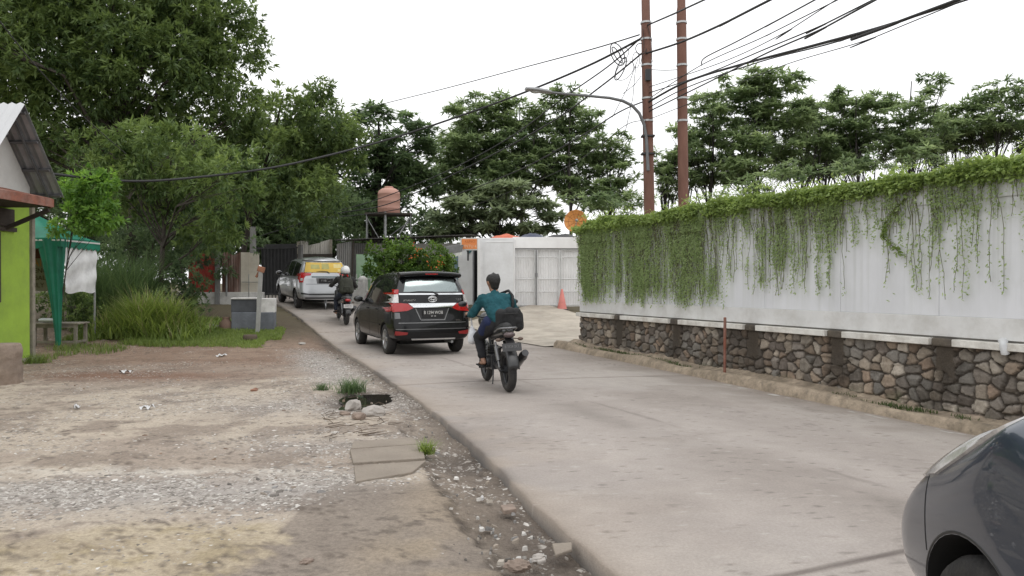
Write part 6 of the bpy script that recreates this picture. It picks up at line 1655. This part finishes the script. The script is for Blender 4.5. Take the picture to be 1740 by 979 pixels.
    m.sheet(P); rf = m.build('rear_fender', M('fender_grey', (.028, .028, .029), .35, var=.1), b); q = rf.modifiers.new('t', 'SOLIDIFY'); q.thickness = .006
    m = MB(); m.bar((-.08, 0, z0 - .06), (-.24, 0, z0 - .16), .11, .02); m.build('plate_bracket', mBikeK, b)
    m = MB(); m.box((-.255, 0, z0 - .185), (.006, .26, .105), (0, .25, 0)); pl = m.build('licence_plate', pm or M('bike_plate', (.045, .045, .047), .5), b, bevel=.003)
    rt = Euler((0, .25, 0)).to_matrix().to_4x4()
    text_mesh('plate_number', plate, .052, M('bike_plate_letters', (.16, .16, .16), .6) if not scooter else M('scooter_plate_letters', (.10, .10, .11), .6), pl, Matrix.Translation((-.255, 0, z0 - .178)) @ rt @ Matrix.Translation((-.004, 0, 0)) @ BACKT, .0008, squash=.78)
    for sg in (1, -1):
        m = MB(); m.tube([(.56, sg * .10, .30), (.56, sg * .26, .30)], .012, 8); m.tube([(.56, sg * .17, .30), (.56, sg * .27, .30)], .020, 8); m.build('footpeg', mRub, b)
    m = MB(); m.tube([(.42, .10, .26), (.20, .17, .10)], .010, 6); m.build('side_stand', mBikeM, b)
    return b
mSkin = M('skin', (.30, .165, .11), .55, var=.08, vs=9)
mHair = M('black_hair', (.010, .009, .008), .6, var=.4, vs=30, bump=.6, bs=90, stretch=(1, 1, .3))
def hand_caps(c, sg, fwd=Vector((1, 0, -.15))):
    """palm and five fingers closed round a grip that lies along y at c"""
    caps = []; c = Vector(c); pm = c + Vector((-.045, 0, .03))
    caps += [(pm + Vector((-.02, -.025 * 1, .0)), .017, pm + Vector((.03, -.026, .012)), .015), (pm + Vector((-.02, .025, 0)), .017, pm + Vector((.03, .028, .010)), .015), (pm + Vector((-.03, 0, 0)), .021, pm + Vector((.025, 0, .012)), .017)]
    for k, (dy, s_) in enumerate(((-.033, .9), (-.011, 1.0), (.011, .97), (.033, .8))):
        dy = dy * -sg
        r1 = .031 * (.9 + .1 * s_)
        pts = [c + Vector((r1 * math.cos(a), dy, r1 * math.sin(a))) for a in (R(118), R(70), R(20), R(-35 - 30 * s_))]
        for p, q, ra, rb in zip(pts, pts[1:], (.0095, .009, .0085), (.009, .0085, .0075)): caps.append((p, ra, q, rb))
    tb = pm + Vector((-.012, -sg * .040, -.006)); t1 = c + Vector((-.018, -sg * .058, -.018)); t2 = c + Vector((.014, -sg * .055, -.026))
    caps += [(pm, .016, tb, .012), (tb, .012, t1, .0105), (t1, .0105, t2, .009)]
    return caps
def rider(lab, top, trous, J, hair=True, voxel=.008):
    """one continuous body plus clothes grown over the same joints"""
    V_ = {k: Vector(v) for k, v in J.items()}
    root_caps = []
    pel, ch, nk, hd = V_['pelvis'], V_['chest'], V_['neck'], V_['head']
    body = [(pel, .125, pel.lerp(ch, .5), .115), (pel.lerp(ch, .5), .115, ch, .13), (ch, .10, nk, .055), (nk, .052, hd + Vector((-.01, 0, -.06)), .05)]
    fdir = V_['face'].normalized()
    rt_ = fdir.cross(Vector((0, 0, 1))).normalized(); up = rt_.cross(fdir)
    body += [(hd + up * .035 - fdir * .018, .088, hd + up * .03 + fdir * .018, .085), (hd - up * .02 + fdir * .02, .074, hd - up * .075 + fdir * .045, .042)]
    body += [(hd + fdir * .095 + up * .01, .012, hd + fdir * .108 - up * .018, .014)]
    for sg in (1, -1):
        e = hd - rt_ * sg * .084 - fdir * .01; body += [(e + up * .022, .012, e - up * .018, .009), (e + up * .02 - fdir * .015 - rt_ * sg * .006, .010, e - up * .005 - fdir * .012, .008)]
        s = 'l' if sg > 0 else 'r'
        sh, el, ha = V_['shoulder_' + s], V_['elbow_' + s], V_['hand_' + s]
        wr = ha + Vector((-.095, 0, .03))
        body += [(ch, .10, sh, .062), (sh, .055, el, .040), (el, .040, wr, .026), (wr, .026, ha + Vector((-.055, 0, .03)), .024)]
        body += hand_caps(ha, sg)
        hp, kn, an, to = V_['hip_' + s], V_['knee_' + s], V_['ankle_' + s], V_['toe_' + s]
        body += [(pel, .12, hp, .095), (hp, .092, kn, .058), (kn, .056, kn.lerp(an, .35), .056), (kn.lerp(an, .35), .056, an, .034)]
        heel = an + (an - to).normalized() * .045 + Vector((0, 0, -.045)); heel.z = min(heel.z, an.z - .03)
        body += [(an, .034, heel, .028), (heel, .028, to.lerp(heel, .35), .030), (an, .032, to.lerp(an, .45), .026), (to.lerp(heel, .35), .030, to, .022)]
        lat = Vector((0, 1, 0))
        for k in range(5):
            b0 = to + lat * (.026 - .013 * k) * -sg; body.append((b0, .011 if k else .014, b0 + (to - heel).normalized() * (.045 - .006 * k), .007 if k else .010))
    o = capsule_body('person', body, mSkin, None, voxel, 3)
    tag(o, lab, 'person')
    t_ = lambda c: [(a, r0, b, r1) for a, r0, b, r1 in c]
    # top
    caps = [(pel + Vector((0, 0, .05)), .142, pel.lerp(ch, .5), .136), (pel.lerp(ch, .5), .136, ch, .148), (ch, .118, nk - (nk - ch) * .12, .068)]
    g = random.Random(3)
    for sg in (1, -1):
        s = 'l' if sg > 0 else 'r'
        sh, el, ha = V_['shoulder_' + s], V_['elbow_' + s], V_['hand_' + s]; wr = ha + Vector((-.095, 0, .03))
        caps += [(ch, .125, sh, .078), (ch.lerp(sh, .5), .12, pel + Vector((0, sg * .06, .10)), .105), (sh, .076, sh.lerp(el, .55), .062), (sh.lerp(el, .55), .062, el, .056), (el, .056, el.lerp(wr, .5), .046), (el.lerp(wr, .5), .046, wr - (wr - el).normalized() * .01, .036)]
    sw = capsule_body(top[0], caps, top[1], o, .013, 3)
    tx = bpy.data.textures.new('folds', 'CLOUDS'); tx.noise_scale = .09
    dm = sw.modifiers.new('d', 'DISPLACE'); dm.texture = tx; dm.strength = .040; dm.mid_level = .5; bake(sw)
    caps = []
    for sg in (1, -1):
        s = 'l' if sg > 0 else 'r'
        hp, kn, an = V_['hip_' + s], V_['knee_' + s], V_['ankle_' + s]
        caps += [(pel + Vector((0, 0, .01)), .140, hp, .112), (hp, .110, kn, .078), (kn, .078, kn.lerp(an, .4), .074), (kn.lerp(an, .4), .072, an + (kn - an).normalized() * .07, .062)]
    tr = capsule_body(trous[0], caps, trous[1], o, .013, 3)
    dm = tr.modifiers.new('d', 'DISPLACE'); dm.texture = tx; dm.strength = .026; dm.mid_level = .5; bake(tr)
    for sg in (1, -1):
        m = MB(); m.sphere(hd + fdir * .083 + rt_ * sg * .033 + up * .012, .013, 10, 8); m.build('eye', M('eye_dark', (.03, .02, .015), .2), o)
    m = MB(); m.sphere(hd + fdir * .085 - up * .055, .02, 10, 6, (.5, 1.1, .35)); m.build('mouth', M('lips', (.26, .10, .08), .5), o)
    if hair:
        hc = [(hd + up * .045 - fdir * .03, .094, hd + up * .055 + fdir * .022, .086), (hd + up * .01 - fdir * .045, .078, hd - up * .045 - fdir * .038, .060)]
        for k in range(26):
            a, b_ = g.uniform(0, 2 * PI), g.uniform(-.1, 1)
            d = (rt_ * math.cos(a) + fdir * math.sin(a)) * math.sqrt(1 - max(0, b_) ** 2) + up * b_
            if d.dot(fdir) > .55 and b_ < .45: continue
            q = hd + up * .045 - fdir * .012 + d * .088; hc.append((q, .016, q + d * .010 + up * g.uniform(-.01, .01) - fdir * .006, .009))
        capsule_body('hair', hc, mHair, o, .008, 2)
    return o
JNT = dict(pelvis=(.30, 0, .90), chest=(.47, 0, 1.155), neck=(.55, .0, 1.315), head=(.585, .01, 1.445), face=(1, .30, -.12),
           shoulder_l=(.50, .185, 1.235), shoulder_r=(.50, -.185, 1.235), elbow_l=(.60, .32, 1.03), elbow_r=(.60, -.305, 1.03), hand_l=(.925, .32, .992), hand_r=(.925, -.32, .992),
           hip_l=(.36, .10, .86), hip_r=(.36, -.10, .86), knee_l=(.74, .215, .70), knee_r=(.74, -.20, .70), ankle_l=(.56, .205, .385), ankle_r=(.58, -.20, .385), toe_l=(.67, .22, .335), toe_r=(.69, -.22, .335))
b1 = motorbike('motorbike', 'black motorbike with a slanted exhaust ridden by the barefoot looking rider in teal', plate='B 3924 SKT')
b1['label'] = 'black motorbike with slanted exhaust carrying the bareheaded rider in a teal sweater'
mTeal = M('teal_knit', (.018, .078, .094), .9, var=.28, vs=11, bump=1.0, bs=16, spec=.2)
mDTr = M('black_trousers', (.012, .012, .015), .85, var=.25, vs=8)
r1 = rider('bareheaded person in a teal sweater bending over the handlebars of the nearer motorbike', ('sweater', mTeal), ('trousers', mDTr), JNT)
# trouser patch and sandals worn by the first rider
capsule_body('blue_garment', [((.36, .14, .92), .10, (.52, .19, .80), .085)], M('navy_blue_cloth', (.010, .018, .065), .85, var=.25), r1, .012)
for sg in (1, -1):
    m = MB(); m.box((.615, sg * .212, .308), (.27, .092, .018), (0, -.06, sg * .12)); m.tube([(.66, sg * .175, .32), (.655, sg * .213, .375), (.66, sg * .255, .32)], .010, 8); m.build('sandal', mRub, r1, bevel=.004)
# shoulder bag with a strap, and a white carrier bag hanging at the left knee
bag = empty('shoulder_bag', (0, 0, 0), 0, 'black shoulder bag resting against the lower back of the rider in teal', 'bag')
mBag = M('black_bag_cloth', (.012, .012, .013), .75, var=.3, vs=9, bump=.4, bs=30)
capsule_body('pouch', [((.19, .02, 1.03), .075, (.20, .03, .88), .07), ((.17, -.10, 1.05), .075, (.175, -.10, .86), .08), ((.20, -.20, 1.04), .07, (.21, -.21, .85), .075), ((.25, -.26, 1.0), .05, (.27, -.265, .84), .055), ((.20, .02, .95), .07, (.20, -.2, .93), .08)], mBag, bag, .012)
m = MB(); m.tube([(.36, -.165, 1.02), (.34, -.20, 1.16), (.42, -.215, 1.27), (.52, -.19, 1.335), (.60, -.10, 1.30)], .020, 8); m.tube([(.30, .15, 1.02), (.245, .10, 1.015), (.19, -.02, 1.06)], .014, 8); m.build('strap', mBag, bag)
m = MB(); m.box((.092, -.10, 1.035), (.010, .20, .010)); m.build('zip', M('zip_black', (.03, .03, .03), .4), bag)
wbg = empty('carrier_bag', (0, 0, 0), 0, 'white plastic carrier bag hanging by the left knee of the rider in teal', 'bag')
capsule_body('pouch', [((.90, .275, .83), .025, (.88, .27, .72), .07), ((.88, .27, .72), .07, (.87, .275, .66), .075), ((.89, .24, .70), .05, (.87, .30, .64), .05)], M('carrier_white', (.62, .63, .66), .4, var=.12, vs=9, bump=.5, bs=20), wbg, .010)
m = MB(); m.tube([(.90, .28, .84), (.915, .285, .99)], .006, 6); m.tube([(.905, .262, .84), (.925, .275, .99)], .006, 6); m.build('handle', bpy.data.materials['carrier_white'], wbg)

# second rider: white helmet, dark jacket, rucksack
b2 = motorbike('scooter', 'black scooter with a pale number plate ridden by the helmeted person', True, '3 8417 VE', M('pale_plate', (.46, .45, .44), .5, var=.15))
J2 = dict(JNT, pelvis=(.28, 0, .86), chest=(.40, 0, 1.15), neck=(.46, 0, 1.315), head=(.48, -.01, 1.445), face=(1, .0, -.05), shoulder_l=(.42, .195, 1.245), shoulder_r=(.42, -.195, 1.245), elbow_l=(.53, .36, 1.04), elbow_r=(.53, -.33, 1.03),
          knee_l=(.72, .17, .66), knee_r=(.72, -.15, .66), ankle_l=(.62, .19, .29), ankle_r=(.64, -.15, .29), toe_l=(.74, .20, .255), toe_r=(.76, -.16, .255), hip_l=(.34, .10, .80), hip_r=(.34, -.10, .80))
mJak = M('dark_jacket', (.020, .020, .018), .8, var=.3, vs=8, bump=.3, bs=30); mJean = M('dark_jeans', (.018, .022, .035), .85, var=.25)
r2_ = rider('helmeted person in a dark jacket and dark jeans riding the farther scooter up the slope', ('jacket', mJak), ('trousers', mJean), J2)
for ch in list(r2_.children):
    if ch.name.startswith('hair'): bpy.data.objects.remove(ch)
hd = Vector(J2['head'])
m = MB(); m.sphere(hd + Vector((-.005, 0, .035)), .140, 28, 18, (1.08, .94, 1.0)); hm = m.build('helmet', M('helmet_white', (.66, .66, .65), .25, var=.05, coat=.6), r2_)
bm = bmesh.new(); bm.from_mesh(hm.data)
bmesh.ops.delete(bm, geom=[v for v in bm.verts if v.co.z < hd.z - .055 or (v.co.x > hd.x + .09 and v.co.z < hd.z + .06)], context='VERTS'); bm.to_mesh(hm.data); bm.free()
q = hm.modifiers.new('t', 'SOLIDIFY'); q.thickness = .022
m = MB(); m.tube([(hd.x - .005 + .140 * math.cos(a), hd.y + .125 * math.sin(a), hd.z - .05) for a in np.linspace(.5, 2 * PI - .5, 30)], .014, 8); m.build('helmet_trim', mTrim, hm)
rk = empty('rucksack', (0, 0, 0), 0, 'dark olive rucksack on the back of the helmeted rider', 'rucksack')
mRk = M('olive_rucksack', (.028, .03, .020), .8, var=.4, vs=10, bump=.4, bs=25)
capsule_body('pack', [((.20, .09, 1.20), .09, (.13, .10, .95), .11), ((.20, -.09, 1.20), .09, (.13, -.10, .95), .11), ((.19, 0, 1.22), .10, (.10, 0, .98), .11)], mRk, rk, .014)
m = MB(); m.box((.03, 0, .99), (.05, .20, .17)); m.build('front_pocket', mRk, rk, bevel=.02)
for sg in (1, -1):
    m = MB(); m.tube([(.22, sg * .11, 1.26), (.34, sg * .125, 1.37), (.46, sg * .13, 1.33), (.52, sg * .14, 1.15), (.42, sg * .16, 1.0)], .022, 8); m.build('strap', M('rucksack_strap', (.05, .052, .035), .8), rk)

def place_bike(objs, x, y, hd, lean=0):
    ux, uy = math.cos(hd), math.sin(hd)
    z0 = float(gz(x, y)); z1 = float(gz(x + ux * 1.28, y + uy * 1.28)); pt = math.atan2(z1 - z0, 1.28)
    mt = Matrix.Translation((x, y, z0 + .012)) @ Matrix.Rotation(hd, 4, 'Z') @ Matrix.Rotation(-pt, 4, 'Y') @ Matrix.Rotation(lean, 4, 'X')
    for o in objs: o.matrix_world = mt
place_bike([b1, r1, bag, wbg], -.04, 10.15, R(105), R(-2.5))
place_bike([b2, r2_, rk], -4.62, 21.3, R(112), R(1))
# ================================================================ loose things on the yard
g = np.random.default_rng(99)
def yard(px, py): 
    Y_ = 1.46 * FOC / (py - 482); return (px - 870) / FOC * Y_, Y_
def rock(px, py, r_, sc, lab, mat, seed):
    x, y = yard(px, py); gg = np.random.default_rng(seed)
    bm = bmesh.new(); bmesh.ops.create_icosphere(bm, subdivisions=3, radius=r_)
    f = [gg.normal(size=3) for _ in range(7)]
    for v in bm.verts:
        n = v.co.normalized()
        k = 1 + .10 * math.sin(4 * n.dot(Vector(f[0])) + 1) + .08 * math.sin(7 * n.dot(Vector(f[1])))
        for q in f[2:]:
            qq = Vector(q).normalized(); d = v.co.dot(qq) / r_
            if d > .72: v.co -= qq * (d - .72) * r_ * .9
        v.co *= k; v.co.x *= sc[0]; v.co.y *= sc[1]; v.co.z *= sc[2]
    me = bpy.data.meshes.new('stone'); bm.to_mesh(me); bm.free(); me.materials.append(mat)
    me.polygons.foreach_set('use_smooth', np.ones(len(me.polygons), bool))
    try: me.set_sharp_from_angle(angle=R(28))
    except Exception: pass
    o = bpy.data.objects.new('stone', me); C.objects.link(o); o.location = (x, y, gzl(x, y) + r_ * sc[2] * .62); o.rotation_euler = (0, 0, gg.uniform(0, 6))
    return tag(o, lab, 'stone')
mRk1 = M('pale_rock', (.40, .37, .34), .9, var=.2, vs=9, bump=.5, bs=25, dirt=(.22, .19, .16), dsc=5); mRk2 = M('brown_rock', (.24, .185, .15), .9, var=.3, vs=9, bump=.5, bs=25)
rock(600, 696, .10, (1.1, 1, .8), 'pale rounded stone, left one of the two big stones below the puddle', mRk1, 1)
rock(635, 706, .105, (1.15, 1, .75), 'pale rounded stone, right one of the two big stones below the puddle', mRk1, 2)
rock(609, 712, .07, (1.2, 1, .7), 'smaller brown stone wedged between the two big pale stones', mRk2, 3)
rock(586, 705, .055, (1.3, 1, .6), 'flat brown stone just left of the big pale stones', mRk2, 4)
rock(513, 588, .09, (1.5, 1, .45), 'flat tan stone on the verge behind the gravel strip', mRk1, 5)
rock(880, 968, .05, (1.4, 1, .7), 'dark brown stone in the broken gutter at the bottom edge', mRk2, 6)
rock(915, 952, .035, (1.3, 1, .7), 'small stone in the broken gutter above the dark one', mRk1, 7)
rock(520, 955, .03, (1.4, 1, .6), 'small grey stone on the bare patch at the bottom of the yard', mRk2, 8)
rock(432, 664, .05, (1.6, 1, .6), 'reddish broken stone on the yard below the grass bank', M('brick_rock', (.30, .16, .11), .9, var=.2), 9)
# two cast slabs and broken pieces
mSlab = M('cast_slab', (.275, .235, .192), .9, var=.2, vs=7, bump=.6, bs=40, dirt=(.165, .135, .11), dsc=3.5, damt=.8)
def slab(pts, lab, th=.05, mat=mSlab, lift=.012):
    P = [yard(*p) for p in pts]; cx = sum(p[0] for p in P) / len(P); cy = sum(p[1] for p in P) / len(P)
    m = MB(); m.prism([(p[0] - cx, p[1] - cy) for p in P], -th, 0)
    o = m.build('paving_slab', mat, None, bevel=.006); o.location = (cx, cy, gzl(cx, cy) + lift + .012); return tag(o, lab, 'slab')
slab([(594, 768), (716, 759), (722, 783), (600, 791)], 'cast concrete slab, nearer the puddle of the pair beside the gutter', lift=.02)
slab([(601, 795), (724, 786), (700, 806), (604, 822)], 'cast concrete slab with one broken corner, nearer the camera of the pair', lift=.014)
slab([(600, 752), (700, 745), (714, 756), (596, 764)], 'narrow strip of broken concrete behind the two cast slabs', lift=.008)
slab([(938, 928), (972, 926), (972, 938), (944, 948)], 'small tan concrete chip lying in the dark gutter', .02)
slab([(905, 948), (925, 946), (928, 956), (915, 960)], 'pale concrete chip in the broken gutter left of the tan chip', .02, mRk1)
slab([(850, 862), (872, 860), (878, 868), (856, 872)], 'broken dark concrete piece on the crumbling slab edge', .03, mRk2)
# puddle and the wet hole
mWat = M('puddle_water', (.022, .019, .016), .04, var=.2, vs=3, spec=.6)
def pool(name, cx, cy, rx, ry, seed):
    pts = []
    for k in range(48):
        a = 2 * PI * k / 48; q = 1 + .35 * (float(vn(math.cos(a) * 1.3 + 5, math.sin(a) * 1.3 + 5, 1.5, seed)) - .5) * 2
        x = cx + rx * q * math.cos(a); y = cy + ry * q * math.sin(a); x = min(x, float(exl(y)) - .035); pts.append((x, y))
    m = MB(); m.prism(pts, gzl(cx, cy) - .06, gzl(cx, cy) - .036); return tag(m.build(name, mWat), kind='structure')
pool('puddle', -1.80, 9.75, .42, .95, 3)
# litter
mLit = M('litter_white', (.6, .6, .6), .6, var=.15)
for k, (px, py, s_, lab) in enumerate(((213, 634, .10, 'crumpled silver grey wrapper on the red soil near the shop'), (250, 696, .08, 'flat white scrap of paper in the middle left of the yard'), (205, 582, .14, 'white curled paper scrap at the edge of the tall grass'), (297, 574, .16, 'white plastic scrap lying on the grass bank'),
                                       (375, 606, .12, 'small pale scrap of card on the red soil below the bank'), (130, 695, .05, 'bright white bit of litter below the concrete pillar'))):
    x, y = yard(px, py); P = []
    for i in range(7):
        P.append([((i / 6 - .5) * s_ * 2, (j / 4 - .5) * s_, .02 + .03 * math.sin(i * 1.7 + k) * math.cos(j * 1.3)) for j in range(5)])
    m = MB(); m.sheet(P); o = m.build('litter', mLit, None, loc=(x, y, gzl(x, y) + (.10 if py < 590 else .02))); o.rotation_euler = (0, 0, k * 1.1); tag(o, lab, 'litter')
# broken stone chips: far too many to count
def chips(name, lab, X_, Y_, S_, cols, seed, flat=.35):
    gg = np.random.default_rng(seed); n = len(X_)
    k = 6; a = gg.uniform(0, 2 * PI, (n, 1)) + np.arange(k) * 2 * PI / k + gg.uniform(-.3, .3, (n, k))
    r_ = S_[:, None] * gg.uniform(.6, 1.15, (n, k)); el = gg.uniform(.5, 1, (n, 1)); th = gg.uniform(0, PI, (n, 1))
    px_ = r_ * np.cos(a); py_ = r_ * np.sin(a) * el
    qx = px_ * np.cos(th) - py_ * np.sin(th); qy = px_ * np.sin(th) + py_ * np.cos(th)
    zt = gz(X_, Y_) - .02 + S_ * flat * gg.uniform(.5, 1.2, n); tl = gg.normal(0, .18, (n, 2))
    top = np.stack([X_[:, None] + qx * .8, Y_[:, None] + qy * .8, zt[:, None] + tl[:, :1] * qx + tl[:, 1:] * qy + 0 * qx], -1)
    bot = np.stack([X_[:, None] + qx, Y_[:, None] + qy, (zt - S_ * flat * 1.6 - .012)[:, None] + 0 * qx], -1)
    V = np.concatenate([top, bot], 1).reshape(-1, 3); o = np.arange(n)[:, None] * 12
    F = [np.concatenate([o + 0, o + 1, o + 2, o + 3], 1), np.concatenate([o + 0, o + 3, o + 4, o + 5], 1)]
    for j in range(6): F.append(np.concatenate([o + j, o + 6 + j, o + 6 + (j + 1) % 6, o + (j + 1) % 6], 1))
    ci = gg.integers(0, len(cols), n); cc_ = np.array(cols)[ci] * gg.uniform(.7, 1.2, (n, 1)); cc_ = np.concatenate([cc_, np.ones((n, 1))], 1)
    cc_ = np.tile(cc_, (8, 1))
    ob = np_mesh(name, V, np.concatenate(F), attrmat(name + '_rock', .9, .3, 60, .2, 30), attrs={'col': ('FACE', 'FLOAT_COLOR', cc_)})
    return tag(ob, lab, kind='stuff')
GREYS = [(.36, .35, .34), (.28, .27, .26), (.46, .44, .41), (.20, .19, .18), (.30, .255, .21), (.40, .36, .31), (.55, .53, .50), (.16, .145, .13)]
n = 15000; Xc = g.uniform(-6.5, .3, n); Yc = 3.4 + 14 * g.random(n) ** 1.3
d_ = exl(Yc) - Xc
w1 = np.exp(-(((Yc - 5.35 - .10 * (Xc + 2.4)) / .42) ** 2)) * sstep(-.4, -1.4, Xc)
w2 = np.exp(-(((Xc + 2.1) / 1.5) ** 2 + ((Yc - 9.3) / 1.0) ** 2)) * .7
w3 = np.exp(-((d_ - .75) / .5) ** 2) * sstep(9, 12, Yc) * .8; w4 = np.exp(-(((Xc + 1.5) / 1.2) ** 2 + ((Yc - 7.0) / .6) ** 2)) * .6
w5 = np.exp(-(((Xc - .15) / .4) ** 2 + ((Yc - 4.3) / .7) ** 2)) * .9; w6 = np.exp(-((d_ - .25) / .18) ** 2) * .5
wt_ = np.clip(w1 + w2 + w3 + w4 + w5 + w6 * .5 + .01, 0, 1) * (.15 + 1.3 * (fbm(Xc, Yc, 1.6, 151) - .25))
k = (g.random(n) < wt_) & (d_ > .10) & (((Xc + 1.8) / .5) ** 2 + ((Yc - 9.75) / 1.0) ** 2 > 1) & (((Xc + .42) / .3) ** 2 + ((Yc - 6.45) / .3) ** 2 > 1); Xc, Yc = Xc[k], Yc[k]
chips('gravel', 'broken stone chips scattered over the yard', Xc, Yc, .008 + (.022 + .022 * np.exp(-(((Yc - 5.35 - .10 * (Xc + 2.4)) / .5) ** 2))) * g.random(len(Xc)) ** 2.0, GREYS, 5, .14)
n = 6000; Xc = g.uniform(-9, -1, n); Yc = g.uniform(6, 17, n); k = (g.random(n) < .25 * fbm(Xc, Yc, 1.0, 152)) & (exl(Yc) - Xc > .2); Xc, Yc = Xc[k], Yc[k]
chips('pebbles', 'small pebbles thinly strewn over the bare soil', Xc, Yc, .008 + .028 * g.random(len(Xc)) ** 3, [(.30, .22, .16), (.22, .15, .11), (.34, .29, .24), (.40, .37, .33)], 6)
# dead twigs by the puddle
m = MB()
for k in range(46):
    px, py = g.uniform(540, 660), g.uniform(668, 745); x, y = yard(px, py); a = g.uniform(0, 2 * PI) if k % 3 else g.normal(0, .4); l = g.uniform(.08, .32); z = gzl(x, y) + .015
    m.tube([(x, y, z), (x + l * .5 * math.cos(a), y + l * .5 * math.sin(a), z + g.uniform(0, .04)), (x + l * math.cos(a + .3), y + l * math.sin(a + .3), z + g.uniform(0, .05))], [.004, .0035, .0015], 5)
tag(m.build('dead_twigs', M('dead_twig', (.12, .09, .065), .9, var=.4)), 'dry twigs littered beside the puddle', kind='stuff')
